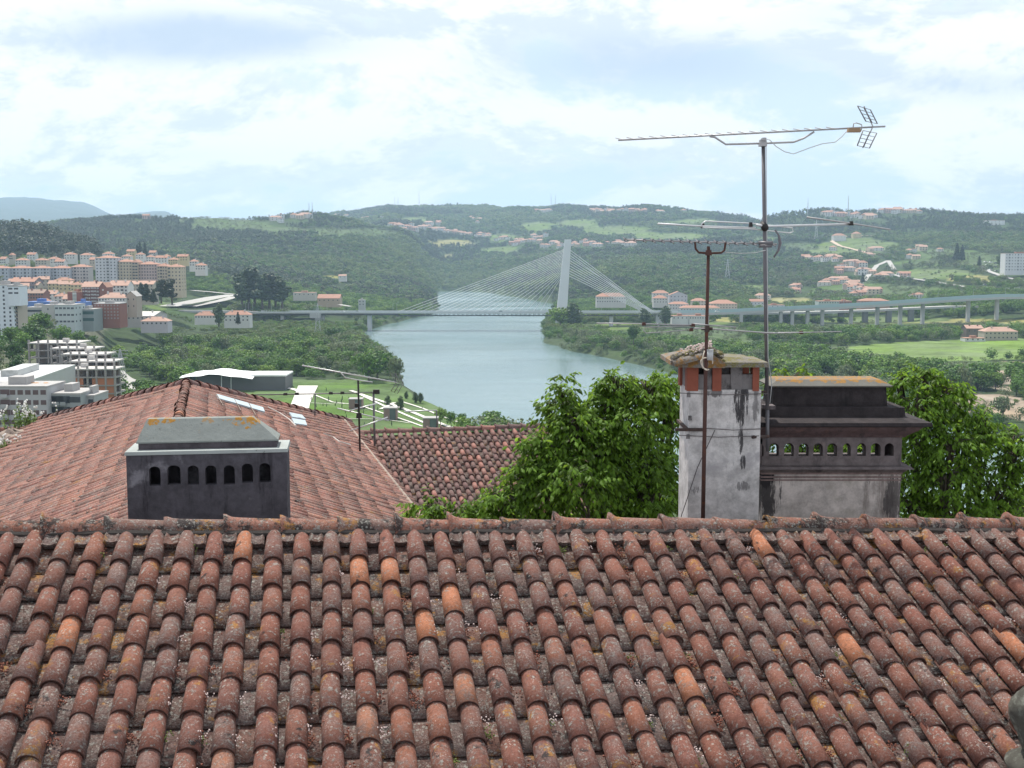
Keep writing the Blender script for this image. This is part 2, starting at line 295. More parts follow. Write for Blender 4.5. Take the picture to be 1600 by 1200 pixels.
def fbm(x, y, f, seed, octs=4):
    r = np.random.RandomState(seed); o = 0 * x; a = 1.0
    for k in range(octs):
        for j in range(3):
            th = r.uniform(0, PI); ph = r.uniform(0, 6.28); o = o + a * np.sin((x * math.cos(th) + y * math.sin(th)) * f + ph + 1.3 * np.sin((x * math.sin(th) - y * math.cos(th)) * f * .7 + ph * 2)) / 3
        f *= 2.1; a *= .5
    return o
def river(x, y):
    """signed distance-ish: >0 inside the river"""
    xl = np.interp(y, LBD, LBX); xr = np.interp(y, RBD, RBX)
    d = np.minimum(x - xl, xr - x) * .8
    wob = fbm(x, y, .05, 77, 2) * 2.5
    d = np.where(y > 3010, -(y - 3010), d); d = np.where(y < 330, -(330 - y), d)
    return d + wob
def ground(x, y):
    x = np.asarray(x, float); y = np.asarray(y, float); yy_ = np.maximum(y, 10.0)
    s = np.clip(x / yy_, PS[0], PS[-1]); Z = np.stack([np.interp(yy_, *zip(*PROF[u])) for u in PU], 0)
    i = np.clip(np.searchsorted(PS, s) - 1, 0, len(PS) - 2); f = (s - PS[i]) / (PS[i + 1] - PS[i]); f = f * f * (3 - 2 * f)
    flat = (s + 0 * yy_)
    zi = np.take_along_axis(Z.reshape(len(PU), -1), i.reshape(1, -1), 0).reshape(s.shape)
    zj = np.take_along_axis(Z.reshape(len(PU), -1), (i + 1).reshape(1, -1), 0).reshape(s.shape)
    z = zi * (1 - f) + zj * f
    hill = np.clip((z - 14) / 40, 0, 1) * np.clip((yy_ - 900) / 1200, 0, 1)
    z = z - hill * 7 * np.clip(yy_ / 3000, 0, 1.5) + hill * (fbm(x, y, .0085, 5) * 5 + fbm(x, y, .03, 6, 2) * 1.5) * np.where(yy_ > 7000, 1.2, 1) * np.clip(yy_ / 2500, .6, 2)
    r = river(x, y); k = np.clip((r + 9) / 12, 0, 1); k = k * k * (3 - 2 * k)
    return np.where(y < 320, z, z * (1 - k) + (-2.5) * k)
# land cover painted where it lies on the ground: (u, v, ru, rv, kind)
PATCH = [(840, 355, 26, 10, 1), (700, 381, 38, 6, 3), (905, 352, 36, 9, 1), (650, 344, 24, 5, 1), (960, 362, 60, 9, 1), (1050, 372, 60, 8, 1), (1340, 383, 60, 12, 1), (1300, 396, 40, 6, 1),
         (1460, 428, 70, 9, 1), (1520, 436, 40, 6, 3), (360, 352, 60, 9, 5), (330, 343, 50, 5, 5), (1440, 548, 160, 16, 4), (1560, 540, 120, 14, 4), (1380, 555, 90, 10, 4), (1300, 520, 140, 7, 3),
         (1500, 505, 160, 6, 3), (1260, 545, 60, 8, 5), (1110, 525, 80, 20, 5), (1230, 470, 50, 6, 3), (1560, 585, 85, 18, 2), (1540, 625, 90, 26, 2), (1620, 640, 80, 22, 2), (1470, 600, 20, 6, 2), (250, 478, 22, 6, 1), (1580, 475, 30, 8, 1),
         (790, 372, 30, 5, 1), (700, 400, 10, 4, 3), (780, 392, 30, 6, 1), (520, 436, 20, 6, 3), (1180, 450, 30, 4, 1), (1150, 500, 60, 5, 3), (960, 512, 70, 6, 1), (1440, 412, 40, 6, 5), (1340, 452, 60, 10, 5), (1080, 348, 40, 6, 1), (1470, 395, 60, 8, 5), (560, 365, 60, 8, 5), (1400, 513, 210, 7, 5), (1190, 541, 90, 7, 1), (1520, 572, 90, 7, 5), (1010, 522, 60, 7, 5), (1100, 505, 50, 3, 1), (1350, 500, 120, 4, 1), (1540, 410, 50, 10, 5), (1250, 385, 25, 6, 5), (1190, 375, 30, 5, 5), (450, 360, 50, 5, 5), (1420, 455, 90, 8, 5)]
def cover(x, y, z):
    u, v = proj(x, y, z); k = np.zeros(np.shape(u), int); w = fbm(x, y, .012, 31, 3) * .45 + fbm(x, y, .05, 33, 2) * .3
    for (a, b, ru, rv, kk) in PATCH:
        e = ((u - a) / ru) ** 2 + ((v - b) / rv) ** 2 + w
        k = np.where((e < 1) & (y > 450), kk, k)
    k = np.where((y > 330) & (y < 775) & (x > -175 - .0 * y) & (x < -20), 6, k)     # riverside park lawn
    k = np.where((x < -150) & (y < 1300) & (y > 250) & (u < 165) & (v < 612) & (v > 425), 7, k)   # town floor
    k = np.where(y < 320, 7, k)
    return k
COVC = {0: (.040, .066, .022), 1: (.105, .15, .045), 2: (.27, .215, .16), 3: (.22, .21, .075), 4: (.13, .20, .045), 5: (.075, .115, .04), 6: (.085, .145, .035), 7: (.10, .11, .07)}
NS, ND = 460, 620
ss = np.linspace(-.80, .80, NS); dd = np.concatenate([np.geomspace(6, 400, 60), np.geomspace(406, 14500, ND - 60)])
SS, DD = np.meshgrid(ss, dd); GX = SS * DD; GY = DD
GZ = ground(GX, GY); K = cover(GX, GY, GZ)
colr = np.zeros(GX.shape + (4,)); colr[..., 3] = 1
for k, c in COVC.items(): colr[K == k, :3] = c
rv = river(GX, GY); bk = (rv > -7) & (rv < 4) & (GY > 330); colr[bk, :3] = (.05, .075, .03)
far = GY > 6800; colr[far, :3] = (.05, .07, .05)
def grid_obj(name, X, Y, Z, mat, cols=None):
    n, m = X.shape; V = np.stack([X, Y, Z], -1).reshape(-1, 3); idx = np.arange(n * m).reshape(n, m)
    Q = np.stack([idx[:-1, :-1], idx[:-1, 1:], idx[1:, 1:], idx[1:, :-1]], -1).reshape(-1, 4)
    me = bpy.data.meshes.new(name); me.vertices.add(len(V)); me.vertices.foreach_set('co', V.ravel()); me.loops.add(Q.size); me.loops.foreach_set('vertex_index', Q.ravel().astype(np.int32))
    me.polygons.add(len(Q)); me.polygons.foreach_set('loop_start', np.arange(0, Q.size, 4, dtype=np.int32)); me.polygons.foreach_set('use_smooth', np.ones(len(Q), bool)); me.update(calc_edges=True)
    if cols is not None:
        a = me.attributes.new('cover', 'FLOAT_COLOR', 'POINT'); a.data.foreach_set('color', cols.reshape(-1, 4).ravel())
    return link(name, me, mat)
gm, t, b = newmat('land'); co = crd(t)
at_ = t.nodes.new('ShaderNodeAttribute'); at_.attribute_name = 'cover'
h = t.nodes.new('ShaderNodeHueSaturation'); t.links.new(at_.outputs['Color'], h.inputs['Color'])
t.links.new(rng(t, nz(t, .035, 9, .7, co), .25, .75, .55, 1.5), h.inputs['Value']); t.links.new(rng(t, nz(t, .012, 6, .6, co, 4), .3, .7, .7, 1.15), h.inputs['Saturation'])
c = mx(t, rng(t, nz(t, .25, 6, .7, co, 8), .56, .70, 0, .6), h.outputs[0], (.035, .06, .02)); t.links.new(c, b.inputs['Base Color']); b.inputs['Roughness'].default_value = .95; b.inputs['Specular IOR Level'].default_value = .1
bump(t, b, nz(t, .3, 6, .7, co, 3), .6, 1.0)
g = grid_obj('ground', GX, GY, GZ, gm, colr); tag(g, kind='structure')
# water
wm, t, b = newmat('river_water'); co = crd(t)
b.inputs['Roughness'].default_value = .16; b.inputs['IOR'].default_value = 1.33
t.links.new(mx(t, rng(t, nz(t, .006, 5, .6, co), .35, .65), (.12, .195, .205), (.16, .235, .24)), b.inputs['Base Color'])
mp = t.nodes.new('ShaderNodeMapping'); mp.inputs['Scale'].default_value = (.5, 1.1, 1); t.links.new(co, mp.inputs[0])
t.links.new(rng(t, nz(t, .012, 5, .6, mp.outputs[0], 31), .35, .65, .06, .20), b.inputs['Roughness'])
hh = mu(t, nz(t, .9, 5, .65, mp.outputs[0]), mu(t, nz(t, .05, 4, .6, mp.outputs[0], 5), 2.0), 'ADD'); bump(t, b, hh, .38, .3)
wmb = MB(); wmb.add([(-900, 320, 0), (2200, 320, 0), (2200, 3100, 0), (-900, 3100, 0)], [(0, 1, 2, 3)])
tag(obj('water', wmb, wm), kind='structure')

# ray / ground intersection (placing things on the land)
_LD = np.geomspace(250, 9000, 1600)
def hit(u, v, dmin=250):
    d = ray(u, v); D = _LD[_LD > dmin]; x = d.x / d.y * D; z = CAMZ + d.z / d.y * D
    g_ = ground(x, D); k = np.where(g_ >= z)[0]
    if len(k) == 0: return None
    j = k[0]
    return Vector((x[j], D[j], float(g_[j])))
def gz(x, y): return float(ground(np.array([float(x)]), np.array([float(y)]))[0])
# ---------------------------------------------------------------- barrel tile roofs
def arc(w, h, a0=0.0, n=8): return [(-w * math.cos(PI * i / n), h * math.sin(PI * i / n)) for i in range(n + 1)]
RIM_SHADE = pmat('tile_edge_shade', (.062, .030, .024), .95, .4, 40)  # clay edge darkened: shade of the lip and the gap beneath painted in
class TileRoof:
    """slope with origin O, r along the ridge, c down the slope, nn outward normal"""
    def __init__(s, O, r, c):
        s.O = Vector(O); s.r = Vector(r).normalized(); s.c = Vector(c).normalized(); s.n = s.r.cross(s.c).normalized()
        if s.n.z < 0: s.n = -s.n
    def p(s, a, t, h): return s.O + s.r * a + s.c * t + s.n * h
    def tile(s, mb, a, t0, L, w0, w1, h0, h1, lift0, lift1, th, rnd, conc=False, n=8):
        ja, jb = rnd.gauss(0, .003), rnd.gauss(0, .005); V = []; Fs = []; sg = -1 if conc else 1
        rings = []
        for (t, w, hgt, lf, j) in ((t0, w0, h0, lift0, ja), (t0 + L * .5, (w0 + w1) / 2, (h0 + h1) / 2 * 1.01, (lift0 + lift1) / 2, (ja + jb) / 2), (t0 + L, w1, h1, lift1, jb)):
            rings.append([(a + j + x, t, lf + sg * y) for x, y in arc(w, hgt, n=n)])
        for (t, w, hgt, lf, j) in ((t0 + L, w1 - th, h1 - th, lift1, jb), (t0 + L * .5, (w0 + w1) / 2 - th, (h0 + h1) / 2 - th, (lift0 + lift1) / 2, (ja + jb) / 2)):
            rings.append([(a + j + x, t, lf + sg * y) for x, y in arc(w, hgt, n=n)])
        m = n + 1
        for q in rings: V += [s.p(*k) for k in q]
        for i in range(len(rings) - 1):
            for k in range(n): A = i * m + k; Fs.append((A, A + 1, A + 1 + m, A + m) if not conc else (A + m, A + 1 + m, A + 1, A))
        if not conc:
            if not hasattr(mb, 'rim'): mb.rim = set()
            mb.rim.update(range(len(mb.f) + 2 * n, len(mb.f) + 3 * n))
        mb.add(V, Fs)
    def fill(s, mc, mk, S0, S1, T0, T1, pitch=.22, exp=.345, seed=1, w=.066, nseg=8, wob=1.0, hk=1.0):
        rnd = random.Random(seed); n = int((S1 - S0) / pitch)
        for i in range(n + 1):
            a = S0 + i * pitch + rnd.gauss(0, .006) * wob; bend = rnd.gauss(0, .006) * wob
            ta, tb = (T0(a), T1(a)) if callable(T0) else (T0, T1)
            if tb - ta < .1: continue
            off = rnd.uniform(-.012, .012); t = ta; k = 0; aa = a
            while t < tb:
                L = exp + .075 + rnd.uniform(-.006, .01); aa += rnd.gauss(0, .0035) * wob; tl = rnd.gauss(0, .003)
                s.tile(mc, aa + bend * math.sin(k), t + off - .04, L, w * rnd.uniform(.86, .92), w * rnd.uniform(1.02, 1.08), w * .90 * hk, w * rnd.uniform(.98, 1.05) * hk, .028 + tl, .045 + tl + rnd.uniform(0, .006), .012, rnd, n=nseg)
                t += exp + rnd.gauss(0, .004); k += 1
            t = ta + .02; k = 0; b_ = a + pitch / 2
            while t < tb:
                tl = rnd.gauss(0, .002)
                s.tile(mk, b_ + rnd.gauss(0, .003), t + off * .5, exp + .07, pitch * .47, pitch * .44, .030, .030, .030 + tl, .040 + tl, .009, rnd, conc=True, n=5)
                t += exp + rnd.gauss(0, .003)
def ridge_tiles(mb, P0, P1, r0=.085, r1=.115, pitch=.43, seed=3, flip=False, up=Vector((0, 0, 1)), lip=True, n=10, sag=.01, dz=0.0):
    P0, P1 = Vector(P0), Vector(P1); d = (P1 - P0); L = d.length; d.normalize(); sd = d.cross(up).normalized(); u_ = sd.cross(d).normalized(); rnd = random.Random(seed); t = 0
    while t < L:
        la = rnd.choice((.25, .6, 1.0, 1.25)) if lip else 0; ln = pitch + .07; V = []; Fs = []; j = rnd.gauss(0, .006); zz_ = rnd.gauss(0, .004) + dz; sl = rnd.gauss(0, .008); ks = [0, .02, .05, .1, .2, .5, .8, 1] if lip else [0, .5, 1]
        for i, k in enumerate(ks):
            rr = r1 + (r0 - r1) * min(1, k * 1.1)
            if lip: rr += .022 * la * math.exp(-k * 16) + .008 * math.exp(-((k - .03) / .03) ** 2)
            for q in range(n + 1):
                a = PI * q / n * 1.1 - .05 * PI; e = rnd.gauss(0, .0008)
                peak = .022 * la * math.exp(-k * 10) * max(0, math.sin(a)) ** 3 if lip else 0
                V.append(P0 + d * (t + k * ln - (0.012 * math.sin(a) ** 4 if i == 0 else 0)) + sd * (math.cos(a) * (rr + e) + j + sl * k) + u_ * (math.sin(a) * (rr + e) + zz_ + peak - k * .0))
        m = n + 1
        for i in range(len(ks) - 1):
            for q in range(n): A = i * m + q; Fs.append((A, A + 1, A + 1 + m, A + m))
        # rim
        b0 = len(V)
        for q in range(n + 1):
            a = PI * q / n * 1.1 - .05 * PI; V.append(P0 + d * t + sd * (math.cos(a) * (r1 - .01) + j) + u_ * (math.sin(a) * (r1 - .01) + zz_))
        for q in range(n): Fs.append((q, b0 + q, b0 + q + 1, q + 1))
        mb.add(V, Fs); t += pitch + rnd.gauss(0, .012)
# ---- near roof
RL = at(0, 836, 9.0); RRr = at(1600, 830, 10.38)
cdir = Vector((0.144, -0.928, -0.347)).normalized()
rdir = (RRr - RL).normalized()
nr = TileRoof(RL, rdir, cdir)
WALLM = pmat('old_render', (.50, .46, .42), .9, .2, 1.5, (.2, .17, .15), 1.0, .5, .4)
house = thing('tiled_house', 'near house whose weathered terracotta barrel-tile roof fills the lower part of the view', 'house', (3.2, 7.5, 70))
mc, mk = MB(), MB()
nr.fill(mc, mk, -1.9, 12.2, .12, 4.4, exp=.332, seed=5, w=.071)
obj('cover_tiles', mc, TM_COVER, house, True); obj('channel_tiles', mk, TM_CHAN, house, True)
mr = MB(); e0 = RL - rdir * 1.9 + nr.n * .035; e1 = RRr + rdir * 2.2 + nr.n * .035
ridge_tiles(mr, e0, e1, .084, .098, .445, seed=9, dz=.0)
tag(obj('ridge_tiles', mr, TM_RIDGE, house, True), 'lichen covered ridge tiles with flared upturned ends')
mbb = MB(); mbb.tube([RL - rdir * 1.9 + cdir * .088 + nr.n * .062 + rdir * (i * .4) + nr.n * rnd_.uniform(-.006, .006) for i in range(36)] if False else [nr.p(-1.9 + i * .35, .088 + .006 * math.sin(i * 2.3), .066 + .005 * math.sin(i * 1.7)) for i in range(41)], .026, 6)
obj('mortar_bed', mbb, pmat('black_mortar', (.055, .048, .044), .95, .6, 18, (.20, .15, .12), 9, .60, .6, .01), house)
# mortar stubs between the covers right under the ridge
ms = MB(); rnd = random.Random(4)
for i in range(64):
    a = -1.9 + (i + .5) * .22 + rnd.gauss(0, .006); L = .215 + rnd.uniform(-.02, .025); hh_ = .078 + rnd.uniform(-.01, .008); w_ = .060 + rnd.uniform(-.006, .006)
    P = []
    for (t_, hs) in ((.02, 1.05), (L, 1.0)):
        for x, y in ((-w_, 0.02), (-w_ * .98, hh_ * .8), (-w_ * .7, hh_ * hs + rnd.gauss(0, .004)), (-w_ * .2, hh_ * .86), (w_ * .3, hh_ * .86), (w_ * .75, hh_ * hs), (w_ * .98, hh_ * .8), (w_, .02)): P.append(nr.p(a + x + rnd.gauss(0, .0015), t_ + (.012 if y < .03 else 0) * -1, y + rnd.gauss(0, .0015)))
    ms.add(P, [(k, k + 1, k + 9, k + 8) for k in range(7)] + [tuple(range(15, 7, -1))])
obj('ridge_mortar', ms, TM_CHAN, house, False)
# deck under tiles, back slope and walls
dk = MB(); q = lambda a, t, h: nr.p(a, t, h)
dk.add([q(-1.95, .05, -.03), q(12.3, .05, -.03), q(12.3, 4.4, -.03), q(-1.95, 4.4, -.03)], [(0, 3, 2, 1)])
bdir = Vector((-cdir.x, -cdir.y, cdir.z)).normalized()
A_, B_ = nr.p(-1.95, 0, 0.0), nr.p(12.3, 0, 0.0)
dk.add([A_, B_, B_ + bdir * 1.0, A_ + bdir * 1.0], [(0, 1, 2, 3)])
obj('roof_deck', dk, pmat('deck', (.07, .05, .045), .95, .3, 8), house)
wl = MB(); a0, a1 = nr.p(-1.7, 4.2, -.1), nr.p(12.0, 4.2, -.1); b0, b1 = A_ + bdir * .9 + Vector((.2, 0, -.1)), B_ + bdir * .9 - Vector((.2, 0, .1))
def down(p, z=70): return Vector((p.x, p.y, z))
for p_, q_ in ((a0, a1), (a1, b1), (b1, b0), (b0, a0)): wl.add([p_, q_, down(q_), down(p_)], [(0, 1, 2, 3)])
obj('wall', wl, WALLM, house)
# house plants growing in the channels
leafm = pmat('sedum_leaf', (.20, .075, .05), .8, .5, 60); leafg = pmat('sedum_green', (.12, .15, .04), .8, .5, 60); flow = pmat('sedum_flower', (.62, .50, .47), .8, .2, 60)
def clumps(name, label, n, mat, seed, rs, cnt, spread, dens_right=True, lift=.03):
    mb = MB(); rnd = random.Random(seed)
    for _ in range(n):
        i = rnd.randint(-7, 52); k = rnd.randint(0, 10); a = i * .22 + .11 + rnd.choice((-.05, .05, .03)); t_ = .35 + k * .332 + rnd.uniform(-.06, .05)
        if rnd.random() > (.35 + t_ / 5): continue
        for j in range(rnd.randint(cnt // 2, cnt)):
            x = a + rnd.gauss(0, spread); y = t_ + rnd.gauss(0, spread); hgt = lift + abs(rnd.gauss(0, .018)); r_ = rs * rnd.uniform(.6, 1.3); c0 = nr.p(x, y, hgt)
            ax = Vector((rnd.gauss(0, 1), rnd.gauss(0, 1), rnd.gauss(0, 1))).normalized(); bx = ax.orthogonal().normalized(); cx = ax.cross(bx)
            mb.add([c0 + ax * r_, c0 + bx * r_, c0 + cx * r_, c0 - ax * r_, c0 - bx * r_, c0 - cx * r_], [(0, 1, 2), (0, 2, 4), (0, 4, 5), (0, 5, 1), (3, 2, 1), (3, 4, 2), (3, 5, 4), (3, 1, 5)])
    o = obj(name, mb, mat); tag(o, label, 'plants', kind='stuff'); return o
clumps('sedum', 'tiny reddish stonecrop growing in the tile channels of the near roof', 620, leafm, 1, .008, 46, .028)
clumps('moss', 'small green moss cushions in the tile channels of the near roof', 190, leafg, 2, .007, 34, .02)
clumps('stonecrop_flowers', 'tiny pale pink stonecrop blossoms scattered over the near roof', 260, flow, 3, .006, 22, .024, lift=.055)
# lichened stone finial, lower right
STONE = pmat('lichen_stone', (.16, .155, .13), .95, .6, 14, (.34, .35, .30), 9, .5, 1.0, .06)
fn = MB(); pc = at(1626, 1122, 6.9)
fn.blobm(pc, .17, 5, (.95, .95, 1.35), 40, .13); fn.blobm(pc - Vector((0, 0, .3)), .19, 6, (1, 1, .55), 16, .05); fn.tube([pc - Vector((0, 0, .30)), pc - Vector((0, 0, 1.1))], .16, 14)
o = obj('stone_finial', fn, STONE, None, True); tag(o, 'rough lichen covered stone ball at the lower right corner of the near roof', 'finial')

# ---- second roof (long gabled roof running away from us)
ax2 = Vector((math.sin(R(-13.9)), math.cos(R(-13.9)), 0))
AP = at(291, 603, 22.0); LC = at(57, 660, 27.8); RC = at(536, 659, 27.8)
Z2r = AP.z
def proj_down(C):   # slope direction from ridge to eave for the corner C
    along = (C - AP).dot(ax2); foot = AP + ax2 * along; v_ = C - foot; return along, v_
hl, vL = proj_down(LC); hr, vR = proj_down(RC)
LenL, LenR = vL.length, vR.length
back = 11.7   # how far the ridge runs towards us
h2 = thing('gabled_tile_house', 'neighbouring long house with pinkish tile roof rising to a peak at left', 'house', (AP.x, AP.y - 5, 66))
tl = TileRoof(AP - ax2 * back, ax2, vL); tr = TileRoof(AP - ax2 * back, ax2, vR)
mc, mk = MB(), MB()
LL2 = LenL * 1.0
tl.fill(mc, mk, 0, back + hl, (lambda a: max(0.05, (a - back) / hl * LenL)), (lambda a: LenL), pitch=.165, exp=.31, seed=21, w=.055, nseg=5, hk=.6, wob=1.5)
tr.fill(mc, mk, 0, back + hr, (lambda a: max(0.05, (a - back) / hr * LenR)), (lambda a: LenR), pitch=.165, exp=.31, seed=22, w=.055, nseg=5, hk=.6, wob=1.5)
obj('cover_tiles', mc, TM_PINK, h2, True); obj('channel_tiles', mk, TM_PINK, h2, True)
mr = MB(); ridge_tiles(mr, AP, AP - ax2 * back, .078, .071, .12, 31, lip=False, n=8, dz=.045)
tag(obj('ridge_tiles', mr, TM_COVER, h2, True), 'closely stacked brown ridge tiles coming down from the peak')
mr = MB(); ridge_tiles(mr, AP + Vector((0, 0, .04)), LC + Vector((0, 0, .02)), .08, .11, .33, 32, lip=False, n=8); obj('hip_tiles', mr, TM_DARK, h2, True)
mr = MB(); ridge_tiles(mr, AP + Vector((0, 0, .04)), RC + Vector((0, 0, .02)), .08, .11, .33, 33, lip=False, n=8); obj('hip_tiles', mr, TM_DARK, h2, True)
dk = MB(); B0 = AP - ax2 * back
dk.add([AP, LC, RC], [(0, 2, 1)]); eL, eR = B0 + vL, B0 + vR
dk.add([B0, AP, LC, eL], [(0, 1, 2, 3)]); dk.add([B0, eR, RC, AP], [(0, 1, 2, 3)]); dk.v = [(a, b_, c_ - .035) for a, b_, c_ in dk.v]; obj('roof_deck', dk, bpy.data.materials['deck'], h2)
wl = MB()
for p_, q_ in ((LC, eL), (eL, eR), (eR, RC), (RC, LC)):
    wl.add([p_ - Vector((0, 0, .05)), q_ - Vector((0, 0, .05)), down(q_, 66), down(p_, 66)], [(0, 1, 2, 3)])
wl.add([eL, eR, B0], [(0, 1, 2)]); obj('wall', wl, WALLM, h2)
fl = MB(); fl.tube([eR + tr.n * .05, RC + tr.n * .05], .035, 6); tag(obj('verge_flashing', fl, MORTAR, h2), 'pale mortar and flashing line along the right eave')
GLASS = pmat('glass_tile', (.40, .48, .52), .4, .12, 2, spec=.5)
def on_slope(T, u, v, h=.08):
    d = ray(u, v); o = Vector((0, 0, CAMZ)); k = (T.O + T.n * h - o).dot(T.n) / d.dot(T.n); return o + d * k
for (a, b_, c_, d_) in (((338, 615), (366, 623), (370, 630), (342, 622)), ((366, 623), (388, 629.5), (392, 636.5), (370, 630)), ((389, 630), (411, 636), (414, 643), (393, 637)), ((452, 644), (472, 648), (478, 654.5), (457, 651)), ((456, 653), (477, 656.5), (480, 664), (460, 661))):
    pts = [on_slope(tr, *q_, h=.095) for q_ in (a, b_, c_, d_)]
    g_ = MB(); g_.prism(pts, None, tr.n * -.03); tag(obj('skylight', g_, GLASS, h2), 'pale glazed rooflight set among the tiles')
    if a[1] < 640:
        g2 = MB(); g2.tube([pts[0], pts[3], pts[3] + (pts[3] - pts[0]).normalized() * .9], .008, 4); obj('wire', g2, MORTAR, h2)
cb = MB()
cb.tube([on_slope(tr, *q_, h=.14) for q_ in ((419, 636), (437, 645), (452, 655), (462, 665))], .012, 5); cb.tube([on_slope(tr, *q_, h=.14) for q_ in ((505, 677), (521, 683), (530, 690), (548, 695))], .012, 5)
tag(obj('cable', cb, pmat('pale_cable', (.55, .5, .46), .6, .1), h2), 'thin pale cable lying across the tiles')

# ---- third roof (dark tiles, centre)
ax3 = R(90 - 14.2); rd3 = Vector((math.sin(ax3), math.cos(ax3), 0)); O3 = at(553, 680, 33.3)
dd3 = Vector((0.235, -0.955, 0)).normalized(); c3 = (dd3 * math.cos(R(20.5)) + Vector((0, 0, -math.sin(R(20.5))))).normalized()
t3 = TileRoof(O3, rd3, c3); S3 = 6.55
h3 = thing('dark_tile_house', 'lower house with dark weathered barrel-tile roof seen between the pink roof and the tree', 'house', (O3.x + 3, O3.y - 3, 62))
mc, mk = MB(), MB(); t3.fill(mc, mk, -1.6, S3, .1, 9.5, pitch=.222, exp=.35, seed=41, w=.068, nseg=6, wob=1.5)
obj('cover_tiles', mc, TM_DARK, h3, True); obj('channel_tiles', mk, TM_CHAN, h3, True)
mr = MB(); ridge_tiles(mr, O3 - rd3 * 1.6 + t3.n * .05, O3 + rd3 * S3 + t3.n * .05, .085, .11, .40, 42, n=8); obj('ridge_tiles', mr, TM_DARK, h3, True)
dk = MB(); A3, B3 = t3.p(-1.6, 0, 0), t3.p(S3, 0, 0); C3, D3_ = t3.p(S3, 9.5, 0), t3.p(-1.6, 9.5, 0); bk3 = Vector((-c3.x, -c3.y, c3.z))
dk.add([A3, B3, C3, D3_], [(0, 3, 2, 1)]); dk.add([A3, B3, B3 + bk3 * 5, A3 + bk3 * 5], [(0, 1, 2, 3)]); dk.v = [(a, b_, c_ - .04) for a, b_, c_ in dk.v]; obj('roof_deck', dk, bpy.data.materials['deck'], h3)
wl = MB()
for p_, q_ in ((D3_, C3), (C3, B3), (B3, B3 + bk3 * 5), (B3 + bk3 * 5, A3 + bk3 * 5), (A3 + bk3 * 5, A3), (A3, D3_)): wl.add([p_ - Vector((0, 0, .05)), q_ - Vector((0, 0, .05)), down(q_, 62), down(p_, 62)], [(0, 1, 2, 3)])
obj('wall', wl, WALLM, h3)
# small roof far left with plants at the eave
Of = at(-40, 675, 33); tf = TileRoof(Of, (1, .1, 0), (.1, -.93, -.36)); h4 = thing('small_tile_house', 'low house with dark tile ridge just visible at the left edge behind the pink roof', 'house', (Of.x, Of.y, 62))
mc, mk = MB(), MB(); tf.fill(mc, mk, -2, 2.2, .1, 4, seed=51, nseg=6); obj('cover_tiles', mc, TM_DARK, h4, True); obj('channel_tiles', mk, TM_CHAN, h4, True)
mr = MB(); ridge_tiles(mr, tf.p(-2, 0, .05), tf.p(2.2, 0, .05), .085, .11, .4, 52, n=8); obj('ridge_tiles', mr, TM_RIDGE, h4, True)
wl = MB(); P4 = [tf.p(-2, 0, -.04), tf.p(2.2, 0, -.04), tf.p(2.2, 4, -.04), tf.p(-2, 4, -.04)]
wl.add(P4, [(0, 3, 2, 1)])
for i in range(4): p_, q_ = P4[i], P4[(i + 1) % 4]; wl.add([p_, q_, down(q_, 62), down(p_, 62)], [(0, 1, 2, 3)])
obj('wall', wl, WALLM, h4)
PL = pmat('plant_leaf', (.13, .20, .05), .7, .4, 20); PFm = pmat('white_flower', (.75, .74, .70), .8, .1)
def eave_plant(name, label, u, v, D, n, H, flower, seed, spr=.25):
    rnd = random.Random(seed); base = at(u, v, D); t_ = thing(name, label, 'plant', base); lf, fw = MB(), MB()
    for _ in range(n):
        a = rnd.uniform(0, 6.28); b_ = base + Vector((rnd.gauss(0, spr), rnd.gauss(0, spr * .5), 0)); tip = b_ + Vector((math.cos(a) * .12 * H, math.sin(a) * .1, H * rnd.uniform(.5, 1.1)))
        lf.tube([b_, (b_ + tip) / 2 + Vector((.01, 0, .01)), tip], [.008, .006, .003], 4)
        for j in range(9):
            p_ = b_.lerp(tip, rnd.uniform(.05, .9)); e = Vector((rnd.gauss(0, 1), rnd.gauss(0, 1), rnd.gauss(0, .6))).normalized() * H * .16; s_ = e.orthogonal().normalized() * .018
            lf.add([p_, p_ + e * .5 + s_, p_ + e, p_ + e * .5 - s_], [(0, 1, 2, 3)])
        if rnd.random() < flower:
            for j in range(4): fw.blobm(tip + Vector((rnd.gauss(0, .03), rnd.gauss(0, .03), rnd.gauss(0, .04))), .022, rnd.randint(0, 99), sub=4, amp=.1)
    obj('foliage', lf, PL, t_)
    if fw.n: tag(obj('flowers', fw, PFm, t_), 'small white blossoms', None, None, 'stuff')
eave_plant('flowering_weed', 'tall white flowered weed growing at the upper left corner of the pink roof', 38, 668, 27.3, 34, .55, .8, 1)
eave_plant('flowering_weed', 'straggly weed with few blossoms at the left eave, nearest the image edge', 6, 712, 24, 22, .4, .35, 2)
st = MB(); st.blobm(at(22, 688, 26), .45, 3, (1, .8, .5), 12, .25); tag(obj('rubble_stone', st, MORTAR), 'pale rubble stone at the left eave below the white flowered weed', 'stone')
